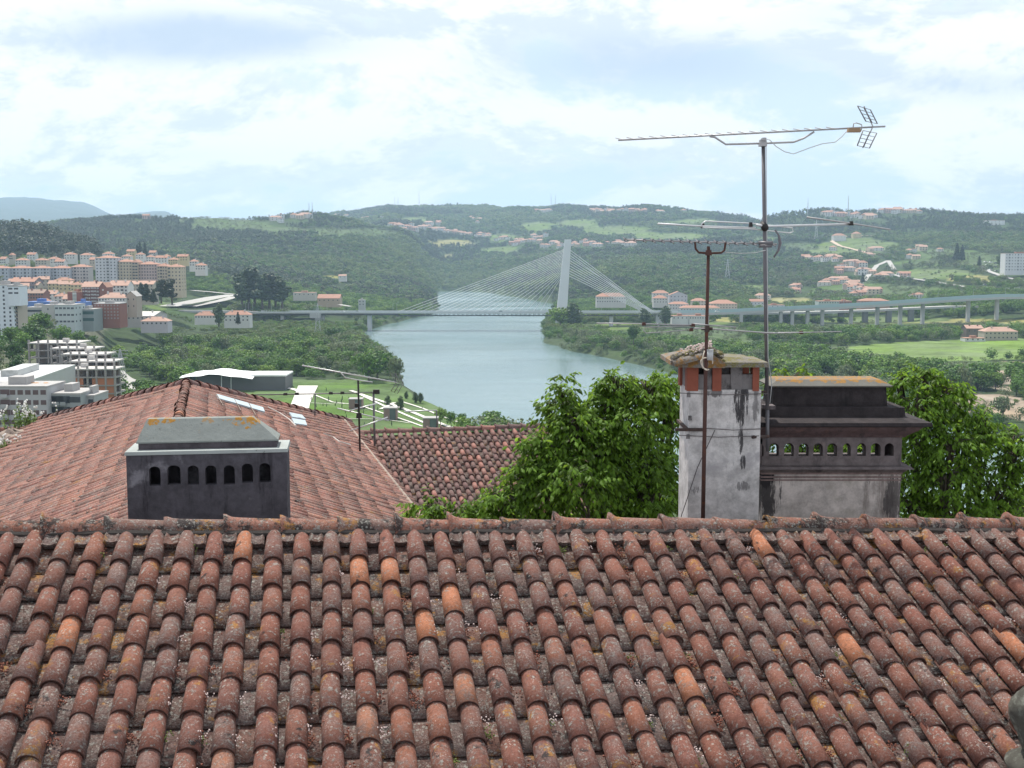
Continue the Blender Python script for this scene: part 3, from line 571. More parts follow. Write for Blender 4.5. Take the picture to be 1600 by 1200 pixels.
# ---------------------------------------------------------------- chimneys
def plaster(name, col, dirt, thr=.5, col2=None, thr2=.6, streak=None, k=1.0, bmp=.35, hi=.16):
    m, t, b = newmat(name); co = crd(t)
    c = mx(t, rng(t, nz(t, 4 * k, 9, .78, co), .32, .68), sc3(col, .62), sc3(col, 1.22))
    if col2: c = mx(t, rng(t, nz(t, 1.6 * k, 8, .65, co, 4), thr2, thr2 + .12), c, col2)
    mp = t.nodes.new('ShaderNodeMapping'); mp.inputs['Scale'].default_value = (1, 1, .16); t.links.new(co, mp.inputs[0])
    c = mx(t, rng(t, nz(t, 3.2 * k, 9, .75, mp.outputs[0], 9), thr, thr + hi), c, dirt)
    if streak:   # (x, z, rx, rz) mould patches that stay put on the wall
        s = t.nodes.new('ShaderNodeSeparateXYZ'); t.links.new(co, s.inputs[0]); n_ = nz(t, 12 * k, 8, .75, mp.outputs[0], 15)
        for (x, z, rx, rz, am) in streak:
            e = mu(t, mu(t, mu(t, mu(t, s.outputs[0], x, 'SUBTRACT'), rx, 'DIVIDE'), 2.0, 'POWER'), mu(t, mu(t, mu(t, s.outputs[2], z, 'SUBTRACT'), rz, 'DIVIDE'), 2.0, 'POWER'), 'ADD')
            f = mu(t, rng(t, e, 1.5, .0), .24); f = rng(t, mu(t, f, n_, 'ADD'), .63, .72, 0, am); c = mx(t, f, c, (.032, .030, .033))
    c = mx(t, rng(t, nz(t, 40 * k, 5, .7, co, 6), .66, .72, 0, .7), c, (.06, .05, .05))
    t.links.new(c, b.inputs['Base Color']); b.inputs['Roughness'].default_value = .9; b.inputs['Specular IOR Level'].default_value = .2
    bump(t, b, nz(t, 30 * k, 7, .7, co, 12), bmp, .01); return m
def arched_wall(mb, x0, x1, z0, z1, ops, y0, y1):
    """wall with arched openings cut through; ops = (xc, half width, sill z, spring z, arch rise)"""
    n = 10
    def face(y, fl):
        Q = []
        def quad(a, b_, c_, d_):
            V = [(p_[0], y, p_[1]) for p_ in (a, b_, c_, d_)]; mb.add(V, [(0, 1, 2, 3) if not fl else (3, 2, 1, 0)])
        zs = min(o_[2] for o_ in ops); quad((x0, z0), (x1, z0), (x1, zs), (x0, zs)); px = x0
        for (xc, w, sl_, sp, rs) in ops:
            quad((px, zs), (xc - w, zs), (xc - w, z1), (px, z1)); px = xc + w
            if sl_ > zs + 1e-4: quad((xc - w, zs), (xc + w, zs), (xc + w, sl_), (xc - w, sl_))
            P = [(xc - w * math.cos(PI * i / n), sp + rs * math.sin(PI * i / n)) for i in range(n + 1)]
            for i in range(n): quad(P[i], P[i + 1], (P[i + 1][0], z1), (P[i][0], z1))
        quad((px, zs), (x1, zs), (x1, z1), (px, z1))
    face(y0, False); face(y1, True)
    for (xc, w, sl_, sp, rs) in ops:
        P = [(xc - w, sl_), (xc - w, sp)] + [(xc - w * math.cos(PI * i / n), sp + rs * math.sin(PI * i / n)) for i in range(1, n)] + [(xc + w, sp), (xc + w, sl_)]
        for i in range(len(P)):
            a, b_ = P[i], P[(i + 1) % len(P)]; mb.add([(a[0], y0, a[1]), (b_[0], y0, b_[1]), (b_[0], y1, b_[1]), (a[0], y1, a[1])], [(0, 1, 2, 3)])
    mb.add([(x0, y0, z0), (x0, y1, z0), (x0, y1, z1), (x0, y0, z1)], [(0, 3, 2, 1)]); mb.add([(x1, y0, z0), (x1, y1, z0), (x1, y1, z1), (x1, y0, z1)], [(0, 1, 2, 3)])
    mb.add([(x0, y0, z1), (x1, y0, z1), (x1, y1, z1), (x0, y1, z1)], [(0, 1, 2, 3)])
def X(u, v, D): return at(u, v, D).x
def Z(v, D, u=800): return at(u, v, D).z
# left chimney
D1 = 10.4; D1b = 10.90
DKP = plaster('dark_plaster', (.088, .084, .098), (.030, .028, .034), .50, (.22, .215, .24), .555, k=1.6)
CAPM = plaster('grey_cap', (.17, .185, .18), (.07, .07, .068), .60, (.26, .27, .25), .55, k=1.6)
def capm(name, base, spots):
    m, t, b = newmat(name); co = crd(t)
    c = mx(t, nz(t, 5, 8, .7, co), sc3(base, .65), sc3(base, 1.3)); s = t.nodes.new('ShaderNodeSeparateXYZ'); t.links.new(co, s.inputs[0])
    c = mx(t, rng(t, nz(t, 22, 8, .75, co, 6), .60, .68, 0, .85), c, (.035, .035, .033))
    n_ = nz(t, 16, 7, .7, co, 15); n2_ = nz(t, 50, 5, .7, co, 17)
    for (x, z, rx, rz, am) in spots:
        e = mu(t, mu(t, mu(t, mu(t, s.outputs[0], x, 'SUBTRACT'), rx, 'DIVIDE'), 2.0, 'POWER'), mu(t, mu(t, mu(t, s.outputs[2], z, 'SUBTRACT'), rz, 'DIVIDE'), 2.0, 'POWER'), 'ADD')
        f = rng(t, mu(t, mu(t, rng(t, e, 1.5, .0), .20), n_, 'ADD'), .645, .70, 0, am); c = mx(t, f, c, mx(t, n2_, (.13, .07, .012), (.50, .25, .05)))
    t.links.new(c, b.inputs['Base Color']); b.inputs['Roughness'].default_value = .9; b.inputs['Specular IOR Level'].default_value = .2
    bump(t, b, n_, .4, .02); return m
base1 = Vector((X(323, 800, D1), D1 + .4, CAMZ - 4)); ch1 = thing('broad_chimney', 'broad dark chimney with seven arched vents and grey hipped cap, before the pink roof', 'chimney', base1)
bx0, bx1 = X(199, 760, D1), X(443, 760, D1); zt = Z(709, D1)
ops = [(X(u, 742, D1), X(809, 742, D1), Z(757 + dv, D1), Z(734 + dv, D1), Z(727, D1) - Z(734, D1)) for u, dv in ((240.5, 0), (269.5, -1), (298.5, 0), (325.5, .5), (353.5, 1), (381.5, -1), (408.5, -1))]
ops = [(a, w * (1.1 if i == 1 else .95), s_, sp, rs) for i, (a, w, s_, sp, rs) in enumerate(ops)]
mb = MB(); arched_wall(mb, bx0, bx1, CAMZ - 3.4, zt, ops, D1, D1 + .09)
mb.box(bx0, bx0 + .09, D1 + .09, D1b - .09, CAMZ - 3.4, zt); mb.box(bx1 - .09, bx1, D1 + .09, D1b - .09, CAMZ - 3.4, zt); mb.box(bx0, bx1, D1b - .09, D1b, CAMZ - 3.4, zt)
mb.box(bx0 + .09, bx1 - .09, D1 + .09, D1b - .09, ops[0][2] - .3, ops[0][2] - .1); obj('stack', mb, DKP, ch1)
mb = MB(); z0_, z1_ = zt, zt + .03; mb.box(bx0 - .012, bx1 + .012, D1 - .012, D1b + .02, z0_, z1_, .004); obj('cornice_slab', mb, capm('slab_grey', (.34, .37, .36), []), ch1)
mb = MB(); pz = z1_; mb.box(bx0 + .09, bx1 - .09, D1 + .10, D1b - .08, pz, pz + .058); obj('plinth', mb, plaster('plinth_plaster', (.085, .075, .085), (.04, .035, .04), .5, k=2), ch1)
mb = MB(); cz0 = pz + .058; cz1 = Z(652, D1 + .3)
tx0, tx1 = X(243, 655, D1 + .4), X(402, 655, D1 + .4)
P = [(bx0 + .075, D1 + .085, cz0), (bx1 - .075, D1 + .085, cz0), (bx1 - .075, D1b - .065, cz0), (bx0 + .075, D1b - .065, cz0)]
Q = [(tx0, D1 + .25, cz1), (tx1, D1 + .25, cz1), (tx1, D1 + .35, cz1), (tx0, D1 + .35, cz1)]
P2 = [(a, b_, c_ + .012) for a, b_, c_ in P]
mb.add(P + P2 + Q, [(0, 1, 5, 4), (1, 2, 6, 5), (2, 3, 7, 6), (3, 0, 4, 7), (4, 5, 9, 8), (5, 6, 10, 9), (6, 7, 11, 10), (7, 4, 8, 11), (8, 9, 10, 11), (0, 3, 2, 1)])
def offs(o_): return Vector(WL[o_.name])
def cs(o_, u, v, D, ru, rv, am=1): p_ = at(u, v, D) - offs(o_); return (p_.x, p_.z, ru / F * D, rv / F * D, am)
obj('hipped_cap', mb, capm('cap_grey', (.205, .225, .215), [cs(ch1, 246, 656, D1 + .3, 12, 7), cs(ch1, 271, 655, D1 + .3, 12, 7), cs(ch1, 387, 657, D1 + .3, 36, 8), cs(ch1, 396, 664, D1 + .3, 12, 10), cs(ch1, 330, 655, D1 + .3, 14, 5, .6)]), ch1)
ch1.rotation_euler.z = R(8); ch1.location.x -= .035
# tall chimney
D2 = 11.0; D2b = 11.62
ch2 = thing('tall_chimney', 'tall peeling white chimney with brick posts and a mossy tile cap, behind the rusty mast', 'chimney', (X(1130, 700, D2), D2 + .3, CAMZ - 4))
x0, x1 = X(1076, 700, D2), X(1187.5, 700, D2)
WPL = plaster('white_plaster', (.53, .51, .50), (.20, .19, .175), .56, (.36, .345, .35), .55, [cs(ch2, 1158, 628, D2, 15, 52, .95), cs(ch2, 1156, 690, D2, 6, 30, .9), cs(ch2, 1114, 614, D2, 18, 8, .7), cs(ch2, 1180, 625, D2, 8, 40, .6), cs(ch2, 1086, 765, D2, 8, 12, .7), cs(ch2, 1152, 590, D2, 12, 16, .8), cs(ch2, 1160, 722, D2, 7, 14, .9), cs(ch2, 1160, 760, D2, 14, 10, .6)], k=1.8)
mb = MB(); zt2 = Z(609, D2); mb.box(x0, x1, D2, D2b, CAMZ - 3.5, zt2); obj('stack', mb, WPL, ch2)
BR = pmat('red_brick', (.235, .075, .048), .85, .3, 12, (.10, .05, .04), 7, .60, .3, .01); GP = pmat('sooty_mortar', (.17, .16, .16), .95, .5, 9, (.05, .045, .045), 5, .5, .5, .01)
ztc = Z(573, D2)
for u0, u1, mt, fr in ((1073.5, 1091, BR, 1), (1113, 1127, BR, 1), (1150, 1160, GP, 1), (1176, 1186, BR, 1), (1103, 1112, GP, 1), (1142, 1150, GP, 1)):
    for yb in ((D2 + .01, D2 + .13), (D2b - .14, D2b - .02)):
        mb = MB(); mb.box(X(u0, 600, D2), X(u1, 600, D2), yb[0], yb[1], zt2 - (.06 if mt is BR else 0), ztc); mb_ = mb
        if mt is BR: mb_ = MB(); mb_.box(X(u0, 600, D2), X(u1, 600, D2), yb[0] - (.004 if yb[0] < D2 + .1 else 0) - .01, yb[1], zt2 - .012, ztc)
        obj('post', mb_, mt, ch2)
mb = MB(); mb.box(x0 + .02, x1 - .02, D2 + .02, D2 + .11, zt2, zt2 + .14); mb.box(x0 + .0, x0 + .08, D2 + .13, D2b - .14, zt2, ztc)
zz1 = zt2 + .14; obj('parapet', mb, GP, ch2)
MOSS = capm('mossy_slab', (.20, .19, .15), []); 
def moss(name, col1, col2, thr):
    m, t, b = newmat(name); co = crd(t); n_ = nz(t, 11, 8, .75, co); n2_ = nz(t, 60, 6, .7, co, 3)
    c = mx(t, rng(t, n_, thr, thr + .1), mx(t, n2_, (.12, .11, .10), (.28, .26, .23)), mx(t, n2_, col1, col2)); t.links.new(c, b.inputs['Base Color']); b.inputs['Roughness'].default_value = .95; bump(t, b, mu(t, n_, n2_, 'ADD'), .9, .02); return m
MG = moss('moss_green', (.07, .07, .025), (.27, .24, .08), .46); MO = moss('moss_orange', (.12, .06, .02), (.36, .20, .055), .47)
mb = MB(); mb.box(X(1118, 565, D2), X(1199.5, 565, D2), D2 - .07, D2b + .03, ztc, ztc + .045, .006); obj('cap_slab', mb, MG, ch2)
mb = MB(); mb.add([(X(1127, 565, D2), D2 - .02, ztc + .046), (X(1188, 565, D2), D2 + .0, ztc + .046), (X(1188, 565, D2), D2b, ztc + .046), (X(1127, 565, D2), D2b, ztc + .046), (X(1135, 565, D2), D2 + .1, ztc + .085), (X(1178, 565, D2), D2 + .1, ztc + .07), (X(1178, 565, D2), D2b - .1, ztc + .07), (X(1135, 565, D2), D2b - .1, ztc + .085)], [(0, 1, 5, 4), (1, 2, 6, 5), (2, 3, 7, 6), (3, 0, 4, 7), (4, 5, 6, 7)]); obj('moss_cushion', mb, MG, ch2)
mb = MB()
pL, pT, pR = at(1046, 566, D2), at(1108, 549, D2), at(1131, 566, D2)
for y0_, y1_ in ((D2 - .08, D2b + .05),):
    V = [(pL.x, 0, pL.z - .02), (X(1060, 572, D2), 0, Z(573, D2)), (pR.x, 0, Z(574, D2)), (pR.x, 0, pR.z), (pT.x + .02, 0, pT.z - .02), (X(1080, 556, D2), 0, Z(556, D2)), (pL.x, 0, pL.z + .02)]
    mb.prism([(a, y0_, c_) for a, _, c_ in V], None, (0, y1_ - y0_, 0))
obj('tile_cap', mb, MO, ch2)
rnd = random.Random(8); mbm = MB()
for i in range(260):
    k = rnd.random(); u = 1050 + 78 * k; vv = 562 - 13 * min(1, k / .75) + (9 * max(0, k - .75) / .25); p_ = at(u, vv, rnd.uniform(D2 - .07, D2b)); mbm.blobm(p_ + Vector((0, 0, rnd.uniform(-.01, .035))), rnd.uniform(.012, .026), i, (1.2, 1.2, .8), 4, .3)
tag(obj('moss_and_sedum', mbm, MG, ch2), None, None, None, None)
mbf = MB()
for i in range(210):
    k = rnd.random() ** .7; u = 1062 + 50 * k; vv = 557 - 13 * k; p_ = at(u, vv, rnd.uniform(D2 - .07, D2b)); p_.z += rnd.uniform(.0, .075); mbf.blobm(p_, rnd.uniform(.006, .011), i, (1, 1, .7), 4, .2)
tag(obj('stonecrop_flower', mbf, flow, ch2), 'cluster of tiny pinkish white blossoms', None, None, 'stuff')
for i in range(4):
    tr_ = TileRoof(at(1108, 556, D2 - .06 + i * .19), (0, 1, 0), (pL.x - pT.x, 0, (pL.z - pT.z) * 1.0)); mt = MB(); tr_.tile(mt, 0, -.02, .36, .062, .075, .05, .06, -.01, .0, .014, rnd, n=8); obj('cap_tile', mt, MO, ch2, True)
IRON = pmat('rusty_strap', (.07, .05, .045), .8, .5, 20, (.16, .06, .03), 8, .55, metal=.3); WIRE = pmat('wire', (.10, .09, .09), .6, .2)
mb = MB(); zs_ = Z(671, D2); mb.box(x0 - .13, X(1102, 670, D2), D2 - .022, D2 - .004, zs_ - .014, zs_ + .014); mb.box(x0 - .03, x0 - .004, D2, D2b, zs_ - .012, zs_ + .012); obj('iron_strap', mb, IRON, ch2)
mb = MB()
for dv, a_, b_ in ((616, 1062, 1200), (682, 1060, 1186), (671, 1102, 1190)): mb.tube([at(a_, dv - 2, D2 - .012), at((a_ + b_) / 2, dv + 1, D2 - .03), at(b_, dv - 1, D2 - .012)], .0038, 5)
mb.tube([at(1117, 672, D2 - .02), at(1090, 730, D2 - .02), at(1064, 808, D2 - .02)], .0045, 5); obj('wire', mb, WIRE, ch2)
for u, v in ((1076, 617), (1078, 653), (1075, 682)):
    mb = MB(); c0 = at(u, v, D2 - .01); mb.box(c0.x - .018, c0.x + .018, D2 - .014, D2 + .0, c0.z - .022, c0.z + .022, .004); obj('wire_clip', mb, GP, ch2)
# wide chimney
D3 = 11.55; D3b = 12.25
ch3 = thing('ornate_chimney', 'wide ornate chimney with nine arched vents and stepped mossy top at right', 'chimney', (X(1300, 700, D3), D3 + .35, CAMZ - 4))
mauve = plaster('mauve_plaster', (.54, .49, .46), (.20, .175, .16), .53, (.36, .33, .29), .52, [cs(ch3, 1200, 775, D3, 24, 50, .9), cs(ch3, 1397, 780, D3, 20, 60, .75), cs(ch3, 1196, 745, D3, 24, 20, .9)], k=1.5)
DKC = plaster('black_mouldings', (.040, .034, .036), (.018, .017, .018), .5, (.085, .062, .06), .58, k=2.2); BRP = plaster('brown_mouldings', (.12, .082, .082), (.045, .038, .04), .50, (.20, .115, .10), .56, k=2.2)
FRZ = plaster('frieze_plaster', (.165, .14, .14), (.06, .053, .056), .54, (.25, .19, .18), .57, k=2.0)
cx = X(1300, 700, D3)
def hw(u): return X(u, 700, D3) - cx
def lay(mb, h0, h1, v0, v1, inset0=None):
    """moulding course: half width h0 at row v0 (top) to h1 at row v1 (bottom); depth follows"""
    z1_, z0_ = Z(v0, D3), Z(v1, D3); hb = hw(1409); yc0, yc1 = D3, D3b
    e1, e0 = h0 - hb, h1 - hb
    P = [(cx - h1, yc0 - e0, z0_), (cx + h1, yc0 - e0, z0_), (cx + h1, yc1 + e0, z0_), (cx - h1, yc1 + e0, z0_), (cx - h0, yc0 - e1, z1_), (cx + h0, yc0 - e1, z1_), (cx + h0, yc1 + e1, z1_), (cx - h0, yc1 + e1, z1_)]
    mb.add(P, [(0, 3, 2, 1), (4, 5, 6, 7), (0, 1, 5, 4), (1, 2, 6, 5), (2, 3, 7, 6), (3, 0, 4, 7)])
hb = hw(1409)
mb = MB(); lay(mb, hb, hb, 738, 830); obj('stack', mb, mauve, ch3)
mb = MB(); lay(mb, hw(1421), hw(1425), 727.5, 731); lay(mb, hw(1419), hw(1412), 731.1, 738); obj('ledge', mb, FRZ, ch3)
mb = MB(); lay(mb, hb + .014, hb + .010, 738.1, 741); lay(mb, hb + .009, hb + .009, 744, 746.5); lay(mb, hb + .007, hb + .007, 749, 751); obj('string_course', mb, plaster('course', (.26, .19, .18), (.08, .07, .07), .55, k=3), ch3)
ops3 = [(X(u, 700, D3), X(807, 700, D3), Z(712.5, D3), Z(700, D3), Z(692.5, D3) - Z(700, D3)) for u in (1186, 1209.5, 1233, 1256, 1278.5, 1300.5, 1323.5, 1346.5, 1368.5, 1389.5)]
rnd = random.Random(5); ops3 = [(a, w * rnd.uniform(.86, 1.12), s_, sp, rs) for a, w, s_, sp, rs in ops3]
mb = MB(); arched_wall(mb, cx - hb, cx + hb, Z(727.4, D3), Z(683, D3), ops3, D3, D3 + .07); dz_ = -.0
ops3b = [(a * 1.045 + .0, w * 1.15, Z(713.5, D3b), Z(701, D3b) - .0, .05) for a, w, s_, sp, rs in ops3 if a < cx + hb - .16 and a > cx - hb + .10]
ops3b = [(a + .01, w, s_ - .02, sp + .01, rs) for a, w, s_, sp, rs in ops3b]
arched_wall(mb, cx - hb, cx + hb, Z(727.4, D3), Z(683, D3), ops3b, D3b - .07, D3b); mb.box(cx - hb, cx - hb + .07, D3 + .071, D3b - .071, Z(727.4, D3), Z(683, D3)); mb.box(cx + hb - .07, cx + hb, D3 + .071, D3b - .071, Z(727.4, D3), Z(683, D3)); obj('vent_frieze', mb, FRZ, ch3)
mb = MB(); lay(mb, hw(1416), hw(1412), 678.5, 683); lay(mb, hw(1426), hw(1417), 671.5, 678.4); lay(mb, hw(1434), hw(1427), 664, 671.4); obj('cornice', mb, BRP, ch3)
mb = MB(); lay(mb, hw(1443), hw(1444), 656.5, 661.5); lay(mb, hw(1444), hw(1436), 661.6, 663.9); 
z0_ = Z(656.4, D3); hh2 = hw(1412)
lay(mb, hw(1414), hw(1442.5), 650.5, 656.4)
obj('cornice_top', mb, DKC, ch3)
mb = MB(); lay(mb, hw(1411), hw(1412), 636.5, 650.4); obj('step', mb, DKC, ch3)
mb = MB(); lay(mb, hw(1388), hw(1390), 604.5, 636.4); obj('block', mb, DKC, ch3)
mb = MB(); lay(mb, hw(1382), hw(1396), 596, 604.4); lay(mb, hw(1396), hw(1395), 604.41, 606.5)
obj('top_slab', mb, capm('lichen_slab', (.15, .145, .13), [cs(ch3, u, 596 + (i % 3), D3 - .05, 17, 5, .8) for i, u in enumerate(range(1210, 1400, 22))]), ch3)
mb = MB(); p_ = at(1201, 636, D3 - .15); mb.box(p_.x - .055, p_.x + .055, p_.y - .05, p_.y + .1, p_.z - .018, p_.z + .018); obj('bracket', mb, plaster('bracket_iron', (.14, .12, .125), (.05, .04, .04), .5, k=3), ch3)

# ---------------------------------------------------------------- aerials
ALU = pmat('weathered_aluminium', (.34, .335, .34), .5, .2, 25, (.16, .14, .13), 12, .6, metal=.4, spec=.5)
ALP = pmat('pale_aluminium', (.56, .57, .58), .45, .15, 25, metal=.3, spec=.5)
MST = pmat('grey_mast', (.15, .145, .155), .5, .25, 30, (.07, .06, .06), 10, .6, metal=.4); RST = pmat('rusty_mast', (.085, .045, .038), .8, .45, 30, (.17, .065, .035), 9, .55, metal=.2)
PLA = pmat('plastic_grey', (.42, .43, .43), .5, .1); BRN = pmat('brown_fitting', (.30, .20, .12), .7, .3, 30); BLK = pmat('black_fitting', (.03, .028, .028), .6, .2)
mA = thing('aerial_mast', 'tall grey aerial mast with a long aerial on top, between the two chimneys', 'aerial', at(1199, 640, 11.3))
DM = 11.3
mb = MB(); mb.tube([at(1192.5, 222, DM), at(1195.5, 430, DM), at(1199, 640, DM)], .018, 10); mb.tube([at(1199, 640, DM), at(1199.5, 705, DM)], .018, 8); obj('pole', mb, MST, mA, True)
def elements(boom, n, f0, f1, dirv, ln, r=.0035, parent=None, mat=None, lift=.012, wf=None):
    P0, P1 = boom
    for i in range(n):
        k = f0 + (f1 - f0) * i / max(1, n - 1); c0 = P0.lerp(P1, k) + Vector((0, 0, lift)); l = ln if wf is None else ln * wf(k); mb = MB(); mb.tube([c0 - dirv * l, c0 + dirv * l], r, 5); obj('element', mb, mat, parent, True)
P0, P1 = at(966, 219, DM - .15), at(1383, 197.5, DM + .12)
bm_ = MB(); bm_.tube([P0, P1], .0085, 6); ya = obj('long_aerial', bm_, ALU, mA, True); ed = Vector((-.40, 1, .18)).normalized()
ed = Vector((-.16, .95, -.08)).normalized()
elements((P0, P1), 20, .01, .80, Vector((-.50, .80, .20)).normalized(), .085, .004, ya, ALU, .008)
mb = MB(); mb.tube([at(1109, 213, DM - .06), at(1117, 214.5, DM - .06), at(1134, 225.5, DM - .06), at(1192, 224, DM), at(1240, 222, DM + .02), at(1256, 216, DM + .03), at(1272, 206, DM + .04)], .009, 8); obj('bracket_arm', mb, ALU, ya, True)
mb = MB(); c0 = at(1192, 223.5, DM - .03); mb.box(c0.x - .035, c0.x + .035, c0.y - .03, c0.y + .04, c0.z - .03, c0.z + .03, .006); mb.box(c0.x - .012, c0.x + .022, c0.y - .05, c0.y + .03, c0.z + .02, c0.z + .045); obj('clamp', mb, ALU, ya)
mb = MB(); c0 = at(1334, 203.5, DM); mb.box(c0.x - .06, c0.x + .06, c0.y - .03, c0.y + .03, c0.z - .018, c0.z + .018, .006); obj('junction_box', mb, BRN, ya)
mb = MB(); mb.tube([at(1333, 199, DM - .02), at(1334, 193, DM - .02), at(1338, 192, DM - .02), at(1346, 194.5, DM), at(1347, 199, DM), at(1345, 205, DM)], .005, 6); obj('dipole', mb, ALU, ya, True)
def grille(c4, nb, name, parent):
    """corner reflector panel: c4 = four corners, rails plus rungs"""
    mb = MB(); a, b_, c_, d_ = c4; mb.tube([a, b_], .0055, 5); mb.tube([d_, c_], .0055, 5)
    for i in range(nb): k = i / (nb - 1); mb.tube([a.lerp(b_, k), d_.lerp(c_, k)], .0032, 4)
    m0, m1 = a.lerp(d_, .5), b_.lerp(c_, .5); mb.tube([m0, m1], .0065, 5); obj(name, mb, MST, parent, True)
Dn, Df = DM - .22, DM + .30
grille([at(1340, 165.5, Dn), at(1353, 189.5, Dn), at(1371, 193.5, Df), at(1360, 171.5, Df)], 5, 'reflector_panel', ya)
grille([at(1348.5, 204, Dn), at(1339.5, 227.5, Dn), at(1358.5, 231.5, Df), at(1370, 208, Df)], 5, 'reflector_panel', ya)
mb = MB(); mb.tube([at(1350, 166, DM + .04), at(1364, 198, DM + .1), at(1348, 231, DM + .04)], .006, 5); obj('reflector_strut', mb, ALU, ya, True)
mb = MB(); mb.tube([at(1322, 206, DM - .02), at(1315, 214, DM - .02), at(1305, 222, DM - .02), at(1285, 224.5, DM - .02), at(1265, 231, DM - .02), at(1240, 240.5, DM - .02), at(1226, 237, DM - .02), at(1213, 229, DM - .02), at(1203, 219, DM - .02), at(1197, 217, DM - .02), at(1197.5, 300, DM - .03), at(1199, 420, DM - .03), at(1200, 560, DM - .03), at(1206, 600, DM - .06), at(1203, 630, DM - .08)], .004, 5); obj('cable', mb, PLA, mA, True)
# three-element aerial on the same mast, row 352
yb = None
bm_ = MB(); bm_.tube([at(1182, 351.5, DM - .1), at(1196, 353.5, DM), at(1335, 350, DM + .55)], .010, 6); yb = obj('wide_aerial', bm_, ALP, mA, True)
mb = MB(); mb.tube([at(1261, 339.5, DM + .2), at(1330, 349, DM + .5), at(1391, 358.5, DM + .85)], .0075, 6); obj('element', mb, ALU, yb, True)
mb = MB(); c0 = at(1330, 349, DM + .5); mb.box(c0.x - .018, c0.x + .018, c0.y - .02, c0.y + .02, c0.z - .02, c0.z + .02, .004); obj('clamp', mb, BLK, yb)
mb = MB(); mb.tube([at(1028, 349.5, DM - .75), at(1098, 353.5, DM - .4), at(1180, 356, DM)], .0075, 6); obj('element', mb, ALP, yb, True)
mb = MB(); mb.tube([at(1098, 356, DM - .45), at(1096, 350, DM - .45), at(1102, 345.5, DM - .45), at(1175, 349, DM - .1), at(1238, 356, DM + .3), at(1239, 362, DM + .3), at(1234, 364, DM + .3), at(1172, 357.5, DM - .1), at(1098, 355.5, DM - .45)], .006, 6); obj('folded_dipole', mb, ALP, yb, True)
for u, v in ((1098, 353), (1173, 351)):
    mb = MB(); c0 = at(u, v, DM - .2); mb.box(c0.x - .016, c0.x + .016, c0.y - .02, c0.y + .02, c0.z - .022, c0.z + .022, .004); obj('clamp', mb, BLK, yb)
mb = MB(); c0 = at(1194.5, 353, DM - .02); mb.tube([c0 + Vector((0, -.03, -.02)), c0 + Vector((0, .05, .02))], .034, 12); obj('clamp', mb, BLK, yb, True)
mb = MB(); c0 = at(1187.5, 640, DM - .0)
mb.tube([at(1186, 612, DM - .1), at(1199, 612, DM)], .010, 6); obj('wall_bracket', mb, IRON, mA, True); mb = MB(); mb.tube([at(1176, 683, D2 - .02), at(1200, 682, DM - .15)], .016, 6); obj('wall_bracket', mb, IRON, mA, True)
# rusty mast with its two aerials
DR = 10.72
mB = thing('aerial_mast', 'rusty brown aerial mast strapped to the front of the tall white chimney', 'aerial', at(1098.5, 812, DR))
mb = MB(); mb.tube([at(1107, 385, DR), at(1104.5, 500, DR), at(1101.5, 640, DR), at(1098, 830, DR)], [.015, .016, .019, .020], 10); obj('pole', mb, RST, mB, True)
P0, P1 = at(977, 374.5, DR - .05), at(1214, 381.5, DR + .06)
bm_ = MB(); bm_.tube([P0, P1], .0075, 6); yc = obj('comb_aerial', bm_, ALU, mB, True)
for i in range(17):
    k = i / 16.6; c0 = P0.lerp(P1, k); mb = MB(); mb.tube([c0 + Vector((.004, -.15, -.022)), c0 + Vector((0, .02, .0)), c0 + Vector((-.004, .15, .022))], .0048, 5); mb.box(c0.x - .008, c0.x + .008, c0.y - .012, c0.y + .012, c0.z - .014, c0.z + .012); obj('element', mb, MST, yc, True)
mb = MB(); mb.tube([at(1086, 378, DR), at(1087, 389, DR), at(1092, 394.5, DR), at(1107, 396, DR - .02), at(1127, 395, DR), at(1132, 391, DR), at(1133.5, 379, DR)], .010, 8); obj('bracket_arm', mb, RST, yc, True)
mb = MB(); c0 = at(1107, 395, DR - .02); mb.box(c0.x - .026, c0.x + .026, c0.y - .03, c0.y + .03, c0.z - .024, c0.z + .024, .004); obj('clamp', mb, RST, yc)
mb = MB(); mb.tube([at(1211, 359, DR + .1), at(1217, 368, DR + .1), at(1219, 380, DR + .08), at(1216, 392, DR + .08), at(1209, 402, DR + .08)], [.008, .010, .016, .010, .008], 8); obj('reflector', mb, MST, yc, True)
mb = MB(); c0 = at(1195, 380, DR + .02); mb.tube([c0 + Vector((-.055, 0, 0)), c0 + Vector((.07, 0, 0))], .018, 8); mb.box(c0.x - .05, c0.x + .06, c0.y - .03, c0.y + .03, c0.z - .038, c0.z - .012, .004); obj('dipole_box', mb, MST, yc, True)
mb = MB(); mb.tube([at(1133, 394, DR), at(1155, 396, DR + .1), at(1180, 395, DR + .2), at(1196, 391, DR + .3)], .0035, 5); obj('cable', mb, PLA, yc, True)
bm_ = MB(); bm_.tube([at(1078, 513, DR - .12), at(1106, 513.5, DR), at(1198, 520, DR + .35), at(1252, 519.5, DR + .62)], .0065, 6); yd = obj('wide_aerial', bm_, ALU, mB, True)
mb = MB(); mb.tube([at(932, 505, DR - .5), at(1005, 506, DR - .3), at(1083, 508, DR - .1)], .005, 6); obj('element', mb, ALU, yd, True)
mb = MB(); mb.tube([at(1083, 509, DR - .1), at(1008, 511, DR - .3), at(1005.5, 516, DR - .3), at(1010, 520.5, DR - .3), at(1078, 515.5, DR - .1)], .0048, 6); mb.tube([at(1083, 506, DR - .1), at(1120, 509, DR), at(1150, 511.5, DR + .1), at(1147, 514, DR + .1)], .0048, 6); obj('folded_dipole', mb, ALU, yd, True)
mb = MB(); mb.tube([at(1192, 521, DR + .35), at(1252, 519.5, DR + .5), at(1315, 518, DR + .7)], .0048, 6); obj('element', mb, ALU, yd, True)
